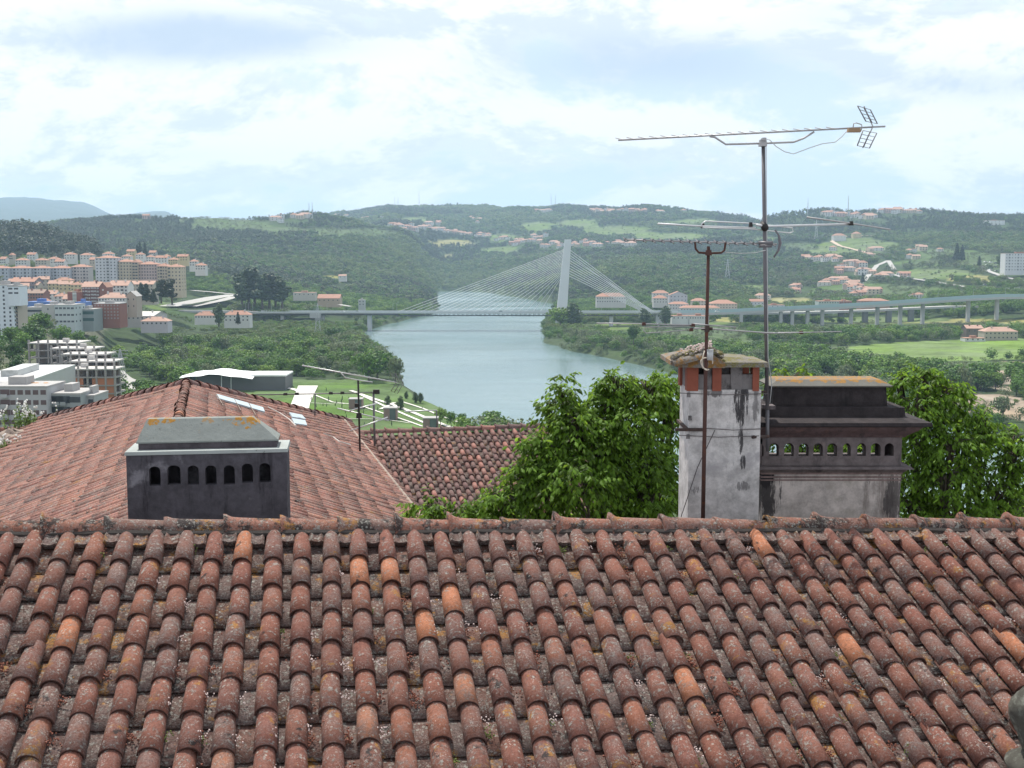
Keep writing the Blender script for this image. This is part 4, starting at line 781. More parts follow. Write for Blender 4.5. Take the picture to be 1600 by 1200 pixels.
for u, v, dd_ in ((1006, 506, -.3), (1083, 508, -.1), (1080, 515, -.1), (1252, 519.5, .55)):
    mb = MB(); c0 = at(u, v, DR + dd_ - .01); mb.box(c0.x - .017, c0.x + .017, c0.y - .02, c0.y + .02, c0.z - .014, c0.z + .014, .004); obj('clamp', mb, RST, yd)
mb = MB(); c0 = at(1104.5, 513.5, DR - .01); mb.tube([c0 + Vector((-.05, 0, 0)), c0 + Vector((.05, 0, 0))], .015, 8); mb.box(c0.x - .02, c0.x + .02, c0.y - .03, c0.y + .02, c0.z - .03, c0.z + .03, .003); obj('clamp', mb, IRON, yd)
mb = MB(); c0 = at(1109.5, 554, DR - .03); mb.tube([c0 + Vector((0, 0, -.05)), c0 + Vector((0, 0, .035))], .028, 12); mb.tube([c0 + Vector((0, 0, .035)), c0 + Vector((0, 0, .045))], .030, 12); obj('amplifier', mb, PLA, mB, True)
mb = MB(); c0 = at(1104, 572, DR - .03); mb.tube([c0 + Vector((math.cos(a) * .05 + .01 * math.sin(2 * a), -.01 + .01 * math.sin(a), math.sin(a) * .055 + .02)) for a in [6.28 * i / 20 for i in range(18)]], .0055, 6); mb.tube([at(1101, 548, DR - .03), at(1097, 562, DR - .04), at(1098, 575, DR - .04), at(1108, 578, DR - .04)], .005, 6); obj('cable_coil', mb, pmat('cream_cable', (.50, .44, .36), .6, .1), mB, True)
# aerials behind the pink roof
DL = 20.5
mC = thing('aerial_mast', 'dark aerial mast with a long tilted aerial between the pink roof and the dark roof', 'aerial', at(562, 705, DL))
mb = MB(); mb.tube([at(559.5, 594, DL), at(561, 650, DL), at(562.5, 705, DL)], .017, 8); obj('pole', mb, BLK, mC, True)
P0, P1 = at(472, 571, DL - .3), at(622, 598, DL + .2); bm_ = MB(); bm_.tube([P0, P1], .010, 6); ye = obj('long_aerial', bm_, ALP, mC, True)
elements((P0, P1), 18, .01, .9, Vector((-.3, .9, -.12)).normalized(), .09, .005, ye, ALP, .01)
mb = MB(); mb.tube([at(533, 583, DL - .1), at(540, 590, DL - .1), at(560, 594, DL), at(582, 597, DL + .1)], .010, 6); obj('bracket_arm', mb, ALP, ye, True)
grille([at(612, 584, DL - .2), at(617, 596, DL - .2), at(630, 600, DL + .5), at(624, 584, DL + .5)], 4, 'reflector_panel', ye)
grille([at(618, 600, DL - .2), at(611, 611, DL - .2), at(621, 615, DL + .5), at(630, 600, DL + .5)], 4, 'reflector_panel', ye)
for i, (a, b_) in enumerate((((527, 638), (607, 657)), ((545, 674), (606, 652)), ((546, 642), (590, 630)))):
    mb = MB(); mb.tube([at(*a, DL), at(*b_, DL + .1)], .012, 6); obj('dipole', mb, ALP, ye, True)
mb = MB(); c0 = at(561, 648, DL - .02); mb.box(c0.x - .05, c0.x + .05, c0.y - .03, c0.y + .03, c0.z - .06, c0.z + .03, .01); obj('clamp', mb, BLK, mC); mb = MB(); c0 = at(558, 633, DL - .02); mb.box(c0.x - .04, c0.x + .02, c0.y - .03, c0.y + .03, c0.z - .03, c0.z + .03); obj('clamp', mb, BLK, mC)
mD = thing('aerial_mast', 'low grey aerial with a long horizontal boom and dark clips standing behind the pink roof', 'aerial', at(585, 697, 24))
mb = MB(); mb.tube([at(583.5, 612, 24), at(585.5, 697, 24)], .022, 8); obj('pole', mb, MST, mD, True); mb = MB(); mb.tube([at(492.5, 616, 24), at(492, 650, 24)], .014, 6); obj('pole', mb, MST, mD, True)
mb = MB(); mb.tube([at(398, 617, 24), at(590, 613.5, 24)], .013, 6); bm2 = obj('boom', mb, MST, mD, True)
for u, v in ((446, 616), (464, 615.5), (517, 614.5), (535, 614), (588, 612.5)):
    mb = MB(); c0 = at(u, v, 23.96); k = 1.7 if u == 588 else 1; mb.box(c0.x - .04 * k, c0.x + .04 * k, c0.y - .03, c0.y + .03, c0.z - .022 * k, c0.z + .028 * k, .006); obj('clip', mb, BLK, bm2)
mE = thing('aerial_mast', 'thin grey aerial on a roof beyond, right of the dark mast and over the park', 'aerial', at(683, 690, 36))
mb = MB(); mb.tube([at(682, 641, 36), at(683, 675, 36)], .02, 6); obj('pole', mb, MST, mE, True)
mb = MB(); mb.tube([at(632, 643, 36), at(683, 641, 36)], .02, 6); obj('boom', mb, ALP, mE, True)
# ---------------------------------------------------------------- bridge
CON = pmat('bridge_concrete', (.42, .43, .43), .8, .12, .2); CONW = pmat('pylon_white', (.62, .64, .66), .7, .08, .1); CABM = pmat('stay_white', (.72, .74, .76), .5, .05)
TRS = pmat('truss_grey', (.16, .17, .18), .8, .15, .3); ASPH = pmat('asphalt', (.14, .14, .145), .9, .15, .5); RAIL = pmat('rail_pale', (.50, .56, .57), .5, .1); TEAL = pmat('glass_barrier', (.33, .46, .48), .4, .1)
DB = 1400.0; zd = at(800, 487.5, DB).z
bx = lambda u, D=DB: at(u, 488, D).x
br = thing('cable_stayed_bridge', 'white cable stayed bridge with one leaning pylon crossing the river', 'bridge', (bx(873), DB, 0))
mb = MB(); xl, xr = bx(404), bx(1062)
mb.box(xl, xr, DB - 14, DB + 14, zd - 1.1, zd); obj('deck', mb, CON, br)
mb = MB(); mb.box(xl, xr, DB - 13, DB + 13, zd + .004, zd + .05); obj('roadway', mb, ASPH, br)
mb = MB(); mb.box(bx(620), xr - 30, DB - 9, DB + 9, zd - 4.4, zd - 3.9); x = bx(660)
while x < bx(1000): mb.obox((x, DB - 9, zd - 2.5), Vector((1, 0, .0)), Vector((0, 1, 0)), Vector((0, 0, 1)), .35, .4, 1.4); mb.tube([(x, DB - 9, zd - 3.9), (x + 2.6, DB - 9, zd - 1.1)], .35, 4); x += 5.2
obj('truss', mb, TRS, br)
mb = MB(); mb.box(xl, bx(622), DB - 8, DB + 8, zd - 3.6, zd - 1.1); obj('girder', mb, TRS, br)
for yb in (DB - 14, DB + 13.6):
    mb = MB(); mb.box(xl, xr, yb, yb + .3, zd + .05, zd + 1.15); obj('parapet', mb, RAIL, br)
mb = MB(); pb, pt = at(876.5, 500, DB), at(886.5, 374, DB); pb.z = 0; w0, w1 = 22 * .749 / 2 * .62, 11 * .749 / 2
V = []
for p_, w_, dy in ((Vector((bx(875), DB, -2)), 6.6, 5.5), (Vector((bx(887), DB, pt.z)), 3.7, 3.2)):
    for a, b_ in ((-1, -1), (1, -1), (1, 1), (-1, 1)): V.append((p_.x + a * w_, p_.y + b_ * dy, p_.z))
mb.add(V, [(0, 3, 2, 1), (4, 5, 6, 7), (0, 1, 5, 4), (1, 2, 6, 5), (2, 3, 7, 6), (3, 0, 4, 7)]); obj('pylon', mb, CONW, br)
def pyl(v): k = (v - 374) / (500 - 374); return at(886.5 - 10 * k, v, DB)
for i in range(20):
    k = i / 19; a = pyl(390 + 42 * k) + Vector((-3, 0, 0)); b_ = Vector((bx(622 + 222 * k), DB - 2, zd + .3)); mb = MB(); mb.tube([a, b_], .17, 5); obj('stay_cable', mb, CABM, br)
for i in range(11):
    k = i / 10; a = pyl(390 + 40 * k) + Vector((3.5, 0, 0)); b_ = Vector((bx(1030 - 26 * k), DB - 2, zd + .3 - (6 if i < 3 else 0))); mb = MB(); mb.tube([a, b_], .36, 5); obj('stay_cable', mb, CABM, br)
mb = MB(); mb.box(bx(1024), bx(1034), DB - 6, DB + 6, 2, zd - 1.1); obj('anchor_block', mb, CONW, br)
for u, w_ in ((577.5, 2.3), (955, 2.0), (442, 2), (500, 5)):
    mb = MB(); mb.box(bx(u) - w_, bx(u) + w_, DB - 5, DB + 5, -2, zd - (3.6 if u < 622 else 4.4)); obj('pier', mb, CONW, br)
mb = MB(); mb.box(bx(487), bx(504), DB - 14.5, DB + 14.5, zd - 6.5, zd - 1.1); obj('abutment', mb, CON, br)
LAMPM = pmat('lamp_post_grey', (.45, .47, .48), .5, .05)
def lamp(u, D=DB, z=None, h=10, label='slim grey lamp post standing on the bridge deck', grp='lamp posts on the bridge'):
    z = zd + .05 if z is None else z; x = at(u, 480, D).x; t_ = thing('street_lamp', label, 'street lamp', (x, D, z), grp)
    mb = MB(); mb.tube([(x, D, z), (x, D, z + h)], [.16, .10], 5); mb.tube([(x, D, z + h), (x + .9, D, z + h + .25)], .08, 4); obj('post', mb, LAMPM, t_)
    mb = MB(); mb.box(x + .7, x + 1.7, D - .18, D + .18, z + h + .15, z + h + .4); obj('lamp_head', mb, LAMPM, t_)
for u in (424, 438, 492.5, 497, 511, 614, 620, 672, 675, 730, 790, 850, 940, 985): lamp(u, DB + (12 if u in (497, 438, 620, 675) else -12))
GLZ = pmat('car_glass', (.04, .05, .06), .2, .1, spec=.6); TYR = pmat('tyre_black', (.02, .02, .02), .8, .1)
def car(p_, ang, colr_, label, grp, kind='car', s_=1.0):
    L, w_, h_ = (4.3, 1.75, 1.45) if kind == 'car' else ((5.6, 2.0, 2.4) if kind == 'van' else (11, 2.5, 3.1)); L, w_, h_ = L * s_, w_ * s_, h_ * s_
    t_ = thing(kind if kind != 'bus' else 'bus', label, kind, p_, grp, ang); mb = MB()
    if kind == 'car': pr = [(-.5, .16), (.5, .16), (.5, .48), (.46, .56), (.22, .62), (.08, .98), (-.30, 1.0), (-.44, .66), (-.5, .6)]
    elif kind == 'van': pr = [(-.5, .12), (.5, .12), (.5, .42), (.38, .55), (.26, .96), (-.5, 1.0)]
    else: pr = [(-.5, .1), (.5, .1), (.5, .9), (.48, 1), (-.5, 1)]
    mb.prism([(a * L, -w_ / 2, c_ * h_) for a, c_ in pr], None, (0, w_, 0)); obj('body', mb, carm(colr_), t_, local=True)
    mb = MB(); 
    if kind == 'car': mb.prism([(a * L, -w_ / 2 - .02, c_ * h_) for a, c_ in ((-.36, .66), (.19, .64), (.07, .93), (-.28, .94))], None, (0, w_ + .04, 0))
    else: mb.box(-L * .42, L * .4, -w_ / 2 - .02, w_ / 2 + .02, h_ * .58, h_ * .85)
    obj('window', mb, GLZ, t_, local=True)
    for a in (-.32, .32):
        for b_ in (-1, 1): mb = MB(); mb.tube([(a * L, b_ * w_ * .36, .32 * s_), (a * L, b_ * w_ * .5, .32 * s_)], .32 * s_, 8); obj('wheel', mb, TYR, t_, local=True)
_cm = {}
def carm(c):
    if c not in _cm: _cm[c] = pmat('car_paint', {'white': (.75, .75, .75), 'dark': (.05, .055, .06), 'grey': (.28, .29, .30), 'red': (.35, .04, .03), 'blue': (.06, .12, .28)}[c], .35, .03, spec=.5)
    return _cm[c]
for u, c, l in ((537, 'white', 'white car driving on the left part of the bridge'), (560, 'grey', 'grey car driving over the left pier of the bridge'), (783, 'dark', 'dark car in the middle of the bridge deck over the river')):
    car((bx(u), DB - 6, zd + .05), 0, c, l, None, s_=1.25)
# approach road on the left (raised) and boulevard
def strip(name, pts, w, mat, th=None, kind='structure', label=None, cat=None, parent=None, lift=.25, follow=False):
    """road ribbon through 3D points"""
    mb = MB(); P = [Vector(p) for p in pts]; V = []; Fs = []
    for i, p_ in enumerate(P):
        d = P[min(i + 1, len(P) - 1)] - P[max(i - 1, 0)]; d.z = 0; s_ = Vector((d.y, -d.x, 0)).normalized() * (w[i] if isinstance(w, (list, tuple)) else w) / 2
        for e in (-1, 1): q_ = p_ + s_ * e; V.append((q_.x, q_.y, q_.z + lift))
        if th:
            for e in (-1, 1): q_ = p_ + s_ * e; V.append((q_.x, q_.y, q_.z + lift - th))
    st_ = 4 if th else 2
    for i in range(len(P) - 1):
        a = i * st_; Fs.append((a, a + 1, a + st_ + 1, a + st_))
        if th: Fs += [(a + 2, a + st_ + 2, a + st_ + 3, a + 3), (a, a + st_, a + st_ + 2, a + 2), (a + 1, a + 3, a + st_ + 3, a + st_ + 1)]
    mb.add(V, Fs); o = obj(name, mb, mat, parent)
    if kind and parent is None: tag(o, label, cat, None, kind)
    return o
def dens(pts, n=8):
    out = []
    for i in range(len(pts) - 1):
        for k in range(n): out.append(Vector(pts[i]).lerp(Vector(pts[i + 1]), k / n))
    return out + [Vector(pts[-1])]
def onland(uv, n=14, lift=0.6, dmin=300):
    P = []
    for i in range(len(uv) - 1):
        for k in range(n):
            f = k / n; h_ = hit(uv[i][0] * (1 - f) + uv[i + 1][0] * f, uv[i][1] * (1 - f) + uv[i + 1][1] * f, dmin)
            if h_ is not None: P.append(h_)
    return [p_ + Vector((0, 0, lift)) for p_ in P]
PALE = pmat('pale_road', (.37, .36, .34), .9, .1, .1); DIRT = pmat('dirt_road', (.48, .38, .29), .95, .15, .05)
ap = thing('flyover', 'raised approach road left of the bridge, passing in front of the apartment blocks', 'flyover', (bx(300), 1400, 0))
fp = dens([at(200, 484, 1330), at(260, 484.5, 1360), at(330, 485, 1385), at(404, 486.8, 1400)])
strip('deck', fp, 22, CON, 2.2, None, parent=ap, lift=0); strip('roadway', fp, 20, ASPH, None, None, parent=ap, lift=.06)
for u in (215, 250, 290, 330, 372): p_ = at(u, 488, 1385); mb = MB(); mb.box(p_.x - 1.2, p_.x + 1.2, 1375, 1388, 3, zd - 2.5 + (1330 - 1330)); obj('pier', mb, CON, ap)
for u in (208, 228, 262, 384, 388, 395): lamp(u, 1392, zd, 11, 'slim grey lamp post standing on the raised approach road', 'lamp posts on the approach road')
# boulevard climbing behind the flyover
strip('road', dens([at(262, 481, 1400), at(300, 474, 1450), at(335, 467, 1520), at(368, 462.5, 1580)]), [26] * 30, PALE, lift=2.0)
strip('road', dens([at(300, 481, 1425), at(345, 472, 1480), at(366, 466, 1530)]), [14] * 30, PALE, lift=2.0)
strip('road', dens([at(368, 462.5, 1580), at(330, 458.5, 1600), at(300, 456, 1640)]), 9, PALE, lift=2.2)
# right-hand viaducts
vd = thing('viaduct', 'upper road viaduct on tall piers with glassy barrier climbing to the right', 'viaduct', (bx(1300), 1400, 0))
vp = dens([at(1062, 488.5, 1400), at(1130, 487.5, 1400), at(1200, 484, 1395), at(1290, 480, 1390), at(1385, 474.5, 1385), at(1480, 468, 1385), at(1560, 463.5, 1390), at(1720, 462, 1400)], 6)
strip('deck', vp, 20, CON, 2.6, None, parent=vd, lift=0); strip('roadway', vp, 18, ASPH, None, None, parent=vd, lift=.05)
for sgn in (-1, 1):
    V = []; Fs = []
    for i, p_ in enumerate(vp):
        V += [(p_.x, p_.y + sgn * 9.9, p_.z), (p_.x, p_.y + sgn * 9.9, p_.z + 2.6)]
        if i: Fs.append((2 * i - 2, 2 * i, 2 * i + 1, 2 * i - 1))
    mb = MB(); mb.add(V, Fs); obj('barrier', mb, TEAL, vd)
for u in (1158, 1220, 1238, 1262, 1285, 1330, 1371, 1407, 1442, 1513, 1558):
    vv = np.interp(u, [1062, 1130, 1200, 1290, 1385, 1480, 1560], [488.5, 487.5, 484, 480, 474.5, 468, 463.5]); p_ = at(u, vv, 1390); g0 = gz(p_.x, 1390)
    mb = MB(); w_ = 1.7; mb.box(p_.x - w_, p_.x + w_, 1387, 1392, g0 - 1, p_.z - 2.6); obj('pier', mb, CON, vd)
vl = thing('viaduct', 'lower road viaduct on thick dark piers running below the climbing one', 'viaduct', (bx(1400), 1440, 0))
vq = dens([at(1150, 488.5, 1425), at(1250, 487, 1440), at(1350, 484, 1445), at(1420, 480.5, 1450), at(1480, 478, 1455), at(1600, 477.5, 1470), at(1700, 477, 1480)], 6)
strip('deck', vq, 16, CON, 2.4, None, parent=vl, lift=0); strip('roadway', vq, 14, PALE, None, None, parent=vl, lift=.05)
for u in (1228, 1273, 1315, 1353, 1390, 1425, 1497):
    vv = np.interp(u, [1150, 1250, 1350, 1420, 1480, 1600], [488.5, 487, 484, 480.5, 478, 477.5]); p_ = at(u, vv, 1440); g0 = gz(p_.x, 1440)
    mb = MB(); mb.box(p_.x - 3, p_.x + 3, 1440, 1446, g0 - 1, p_.z - 2.5); obj('pier', mb, TRS, vl)
for i_, u in enumerate((1120, 1155, 1190, 1232, 1270, 1318, 1365, 1415, 1465, 1520, 1570)):
    vv = np.interp(u, [1062, 1130, 1200, 1290, 1385, 1480, 1560, 1720], [488.5, 487.5, 484, 480, 474.5, 468, 463.5, 462]); p_ = at(u, vv, 1385); lamp(u, 1385, p_.z + .1, 9.5, 'slim lamp post on the climbing viaduct', 'lamp posts on the climbing viaduct')
for u, c in ((1300, 'white'), (1395, 'grey'), (1470, 'dark'), (1120, 'white')):
    vv = np.interp(u, [1062, 1130, 1200, 1290, 1385, 1480, 1560], [488.5, 487.5, 484, 480, 474.5, 468, 463.5]); p_ = at(u, vv, 1384); car(p_ + Vector((0, -3, .15)), .03, c, c + ' car driving on the climbing viaduct', None, s_=1.2)
# roads on the right hillside
strip('road', onland([(1388, 400), (1368, 398), (1340, 392), (1312, 385), (1300, 378), (1318, 371), (1345, 369), (1365, 369)]), 12, DIRT, lift=.8)
strip('road', onland([(1395, 430), (1420, 436), (1450, 440), (1500, 448), (1560, 456), (1605, 459)]), 12, PALE, lift=.8)
strip('road', onland([(1530, 416), (1545, 425), (1570, 434), (1605, 442)]), 10, PALE, lift=.8)
strip('road', onland([(1350, 440), (1370, 416), (1388, 408), (1398, 424)]), 10, PALE, lift=.8)
rnd = random.Random(3)
for u, v, c, k in ((1517, 441, 'white', 'bus'), (1540, 447, 'grey', 'car'), (1556, 452, 'dark', 'car'), (1575, 455, 'white', 'van'), (1590, 455, 'white', 'van'), (1583, 450, 'red', 'car'), (1420, 434, 'white', 'car'), (1445, 438, 'dark', 'car'), (1490, 462, 'white', 'van')):
    h_ = hit(u, v, 600)
    if h_: car(h_ + Vector((0, 0, 1)), -.1, c, {'bus': 'long white bus on the hillside road at right', 'car': c + ' car on the hillside road at right', 'van': 'white van on the hillside road at right'}[k], 'vehicles on the hillside road', k, 1.5)
for i in range(14):
    u = 1532 + (i % 5) * 8 + rnd.uniform(-2, 2); v = 410 + (i // 5) * 6 + rnd.uniform(-1, 1) + (u - 1540) * .1; h_ = hit(u, v, 600); c = rnd.choice(('white', 'white', 'grey', 'dark'))
    if h_: car(h_ + Vector((0, 0, .2)), rnd.uniform(-.3, .3), c, c + ' car parked below the white hillside block', 'cars parked below the white hillside block', 'car', 1.7)
# ---------------------------------------------------------------- buildings
_bm = {}
def bmat(c, rough=.85, var=.10, scale=.35):
    k = tuple(c)
    if k not in _bm:
        _bm[k] = pmat('render_' + str(len(_bm)), c, rough, var, scale, sc3(c, .7), .5, .60)
    return _bm[k]
RTILE = pmat('far_roof_tile', (.36, .20, .145), .9, .3, .5, (.22, .13, .105), .3, .55); RPALE = pmat('far_roof_pale', (.42, .27, .21), .9, .2, .5, (.30, .17, .14), .3, .55)
FLATR = pmat('flat_roof', (.38, .37, .36), .9, .2, .3, (.2, .2, .2), .2, .55); WIN = pmat('window_dark', (.055, .065, .08), .25, .25, .3, spec=.5); WFR = pmat('window_frame', (.6, .6, .6), .6, .05)
ub = MB(); ub.box(-.5, .5, -.5, .5, -.5, .5); UBM = {}
def unit(mat):
    if mat.name not in UBM: me = ub.mesh('window'); me.materials.append(mat); UBM[mat.name] = me
    return UBM[mat.name]
def building(name, label, cat, x, y, z0, w, d, h, wall, roof=RTILE, rt='hip', rz=0.0, floors=3, cols=4, ww=1.3, wh=1.35, side=0, rh=None, over=.5, grp=None, win=True, balc=(), wmat=None, par=None, first=.55, band=None):
    """x, y = centre of the front face; the front looks towards -y before turning by rz"""
    t_ = thing(name, label, cat, (x, y, z0), grp, rz); wm_ = bmat(wall) if isinstance(wall, tuple) else wall
    mb = MB(); mb.box(-w / 2, w / 2, 0, d, -6, h)
    rh = rh if rh is not None else min(w, d) * .22
    if rt == 'gable': mb.add([(-w / 2, 0, h), (-w / 2, d, h), (-w / 2, d / 2, h + rh * .93)], [(0, 2, 1)]); mb.add([(w / 2, 0, h), (w / 2, d, h), (w / 2, d / 2, h + rh * .93)], [(0, 1, 2)])
    if rt == 'gablef': mb.add([(-w / 2, 0, h), (w / 2, 0, h), (0, 0, h + rh * .93)], [(0, 1, 2)]); mb.add([(-w / 2, d, h), (w / 2, d, h), (0, d, h + rh * .93)], [(0, 2, 1)])
    obj('wall', mb, wm_, t_, local=True)
    o_ = over; mb = MB(); e = h + .02; W2 = w / 2 + o_
    if rt == 'hip':
        ins = min(w, d) / 2 + o_ * .5; 
        if w >= d: rd = [(-W2 + ins, d / 2, h + rh), (W2 - ins, d / 2, h + rh)]
        else: rd = [(0, ins - o_, h + rh), (0, d + o_ - ins, h + rh)]
        B = [(-W2, -o_, e), (W2, -o_, e), (W2, d + o_, e), (-W2, d + o_, e)]
        if w >= d: mb.add(B + rd, [(0, 1, 5, 4), (1, 2, 5), (2, 3, 4, 5), (3, 0, 4), (0, 3, 2, 1)])
        else: mb.add(B + rd, [(0, 1, 4), (1, 2, 5, 4), (2, 3, 5), (3, 0, 4, 5), (0, 3, 2, 1)])
    elif rt == 'gable':
        mb.add([(-W2, -o_, e - .1), (W2, -o_, e - .1), (W2, d / 2, h + rh), (-W2, d / 2, h + rh), (-W2, d + o_, e - .1), (W2, d + o_, e - .1)], [(0, 1, 2, 3), (3, 2, 5, 4)]); mb.add([(-W2, -o_, e - .35), (W2, -o_, e - .35), (W2, -o_, e - .1), (-W2, -o_, e - .1)], [(0, 1, 2, 3)])
    elif rt == 'gablef':
        mb.add([(-W2, -o_, e - .1), (0, -o_, h + rh), (0, d + o_, h + rh), (-W2, d + o_, e - .1), (W2, -o_, e - .1), (W2, d + o_, e - .1)], [(0, 3, 2, 1), (1, 2, 5, 4)])
    else:
        mb.box(-w / 2 - .1, w / 2 + .1, -.1, d + .1, h + .01, h + .5); mb.box(-w * .15, w * .12, d * .3, d * .7, h + .5, h + 2.6)
    ro_ = obj('roof', mb, roof, t_, local=True)
    if rt in ('hip', 'gable') and 300 < y < 1500 and w > 8:
        for k_ in ((-.22, .27) if w > 16 else (.2,)): mb = MB(); mb.box(w * k_ - .6, w * k_ + .6, d * .36, d * .36 + 1.0, h + .3, h + rh + .9); obj('chimney', mb, wm_, ro_, local=True)
    if win:
        um = unit(wmat or WIN); fh = h / floors
        for f in range(floors):
            for c_ in range(cols):
                x_ = -w / 2 + w * (c_ + .5) / cols; o = link('window', um, None, t_, (x_, .02, fh * (f + first)))
                k = 1.7 if c_ in balc else 1; o.scale = (ww * k, .14, wh * (1.25 if c_ in balc else 1))
        for c_ in range(side):
            for f in range(floors):
                for sg in ((1,) if x < 0 else (-1,)):
                    o = link('window', um, None, t_, (sg * (w / 2 - .02), d * (c_ + .5) / side, fh * (f + first))); o.scale = (.14, ww, wh)
    for c_ in balc:
        for f in range(floors):
            mb = MB(); x_ = -w / 2 + w * (c_ + .5) / cols; q_ = w / cols * .42; z_ = h / floors * f + .12; mb.box(x_ - q_, x_ + q_, -1.0, -.002, z_, z_ + .18); mb.box(x_ - q_, x_ + q_, -1.0, -.9, z_ + .181, z_ + 1.0); obj('balcony', mb, wm_, t_, local=True)
    if band:
        for f in range(1, floors): mb = MB(); mb.box(-w / 2 - .05, w / 2 + .05, -.08, -.002, h / floors * f - .15, h / floors * f + .15); obj('floor_band', mb, bmat(band), t_, local=True)
    return t_
def bpx(name, label, cat, u0, u1, vt, vb, D, d, wall, **k):
    """front face spans columns u0..u1, rows vt (eave) .. vb (foot), D metres away"""
    a, b_ = at(u0, vb, D), at(u1, vb, D); zt_ = at((u0 + u1) / 2, vt, D).z; zb = b_.z
    return building(name, label, cat, (a.x + b_.x) / 2, D, zb, b_.x - a.x, d, zt_ - zb, wall, **k)
CREAM = (.50, .42, .33); BLU = (.42, .45, .50); WHT = (.62, .62, .60); PNK = (.48, .37, .35); BRICK = (.28, .12, .09); GRY = (.36, .36, .35); BEI = (.46, .42, .35); YEL = (.55, .46, .28)
# far row of long pale-blue apartment blocks (rows 418..445)
G1 = 'pale terraced apartment blocks in the long row'
for i, (u0, u1) in enumerate(((-20, 14), (15, 48), (49, 78), (79, 110), (111, 139))):
    bpx('apartment_block', ['pale blue apartment block at the far left end of the long row', 'pale blue apartment block, second from the left in the long row', 'pale blue apartment block in the middle of the long row', 'pale blue apartment block, fourth in the long row', 'pale cream apartment block next to the white high-rise in the long row'][i], 'apartment block', u0, u1, 419 - (2 if i > 3 else 0), 446 - i, 1240 + i * 6, 14, (.40, .44, .49) if i < 4 else (.45, .43, .42), floors=5, cols=6, ww=1.2, wh=1.4, grp=G1, balc=(1, 4), rh=2.6)
bpx('apartment_tower', 'white high-rise with dark balcony column, tallest of the apartment row', 'apartment tower', 150, 183, 403, 446, 1230, 18, (.52, .54, .57), floors=9, cols=6, balc=(3,), rt='hip', rh=2.5, side=2)
bpx('apartment_tower', 'beige high-rise directly right of the white high-rise', 'apartment tower', 183.5, 207, 409, 447, 1235, 18, (.50, .44, .34), floors=8, cols=5, rt='hip', rh=3)
bpx('apartment_tower', 'cream high-rise with dark loggias, between the beige and the pinkish one', 'apartment tower', 207.5, 216, 410, 447, 1232, 18, CREAM, floors=8, cols=2, balc=(0, 1), rt='hip', rh=3)
bpx('apartment_tower', 'pinkish high-rise with many small windows in the apartment row', 'apartment tower', 216.5, 246, 413, 447, 1236, 18, PNK, floors=7, cols=7, rt='hip', rh=3)
bpx('apartment_tower', 'cream high-rise second from the right end of the apartment row', 'apartment tower', 246.5, 262, 416, 450, 1233, 18, CREAM, floors=7, cols=4, balc=(1,), rt='hip', rh=3)
bpx('apartment_tower', 'cream high-rise at the right end of the apartment row', 'apartment tower', 262.5, 284, 417, 456, 1230, 18, (.54, .46, .34), floors=7, cols=4, balc=(0,), rt='hip', rh=3, side=2)
# houses on the slope above the row
G2 = 'houses on the slope above the apartment row'
sl_ = [(0, 408, 9, WHT), (14, 402, 6, BEI), (24, 410, 18, WHT), (42, 401, 13, WHT), (55, 410, 18, BEI), (75, 408, 16, WHT), (86, 412, 14, WHT), (100, 401, 17, WHT), (125, 402, 20, WHT), (140, 409, 12, BEI), (160, 400, 16, WHT), (190, 404, 14, WHT), (198, 396, 12, YEL), (212, 401, 12, WHT), (228, 405, 12, WHT), (243, 406, 18, WHT), (254, 404, 10, WHT), (263, 409, 14, YEL), (277, 404, 16, YEL), (296, 412, 12, WHT), (305, 418, 16, WHT), (233, 398, 10, GRY)]
for i, (u, v, wpx, c) in enumerate(sl_):
    D = 1340 + (412 - v) * 12; 
    bpx('house', {WHT: 'white', BEI: 'beige', YEL: 'yellow', GRY: 'grey'}[c] + (' wide' if wpx > 15 else ' small') + ' tile roofed house on the slope above the apartment row', 'house', u, u + wpx, v - 3.5, v + 4, D, 10, c, floors=2, cols=3 if wpx < 14 else 4, grp=G2, rt='hip' if i % 3 else 'gable', rh=2.6, wh=1.2)
# middle left town
bpx('office_building', 'grey institute wing with two dark window bands and blue roof storey', 'office building', 40, 66, 481, 512, 850, 22, (.37, .38, .37), floors=3, cols=9, ww=2.2, wh=1.4, roof=FLATR, rt='flat')
bpx('office_building', 'pale grey institute block with blank front, between the two window-banded wings', 'office building', 66.3, 86, 477.5, 514, 846, 24, (.42, .42, .40), floors=3, cols=1, ww=.8, roof=FLATR, rt='flat')
bpx('office_building', 'bluish white institute block with paired dark windows and a gateway', 'office building', 86.3, 117, 477, 508, 842, 22, (.46, .51, .51), floors=3, cols=5, ww=2.0, wh=1.3, roof=FLATR, rt='flat', side=3)
BLUEP = pmat('blue_cladding', (.09, .18, .42), .5, .1)
for u0, u1, vt, vb, D, l in ((41, 80, 472.5, 481, 866, 'long blue plant storey on top of the grey institute'), (118, 133, 473, 483, 864, 'short blue box storey right of the bluish institute block')):
    a, b_ = at(u0, vb, D), at(u1, vb, D); t_ = building('plant_storey', l, 'building', (a.x + b_.x) / 2, D, a.z, b_.x - a.x, 14, at(u0, vt, D).z - a.z, BLUEP, roof=BLUEP, rt='flat', floors=1, cols=1, win=False)
bpx('office_building', 'low grey institute wing behind the lime trees, with green tinted glass front', 'office building', 118, 146, 484, 505, 858, 20, (.26, .30, .30), floors=2, cols=7, ww=2.6, wh=2.2, roof=FLATR, rt='flat', wmat=pmat('green_glass', (.06, .12, .12), .2, .3, .2))
bpx('apartment_block', 'large red brick apartment block with small square windows', 'apartment block', 147, 187, 475, 500, 880, 18, BRICK, floors=5, cols=8, ww=1.1, wh=1.1, roof=FLATR, rt='flat', wmat=pmat('shutter_pale', (.35, .3, .28), .7, .2))
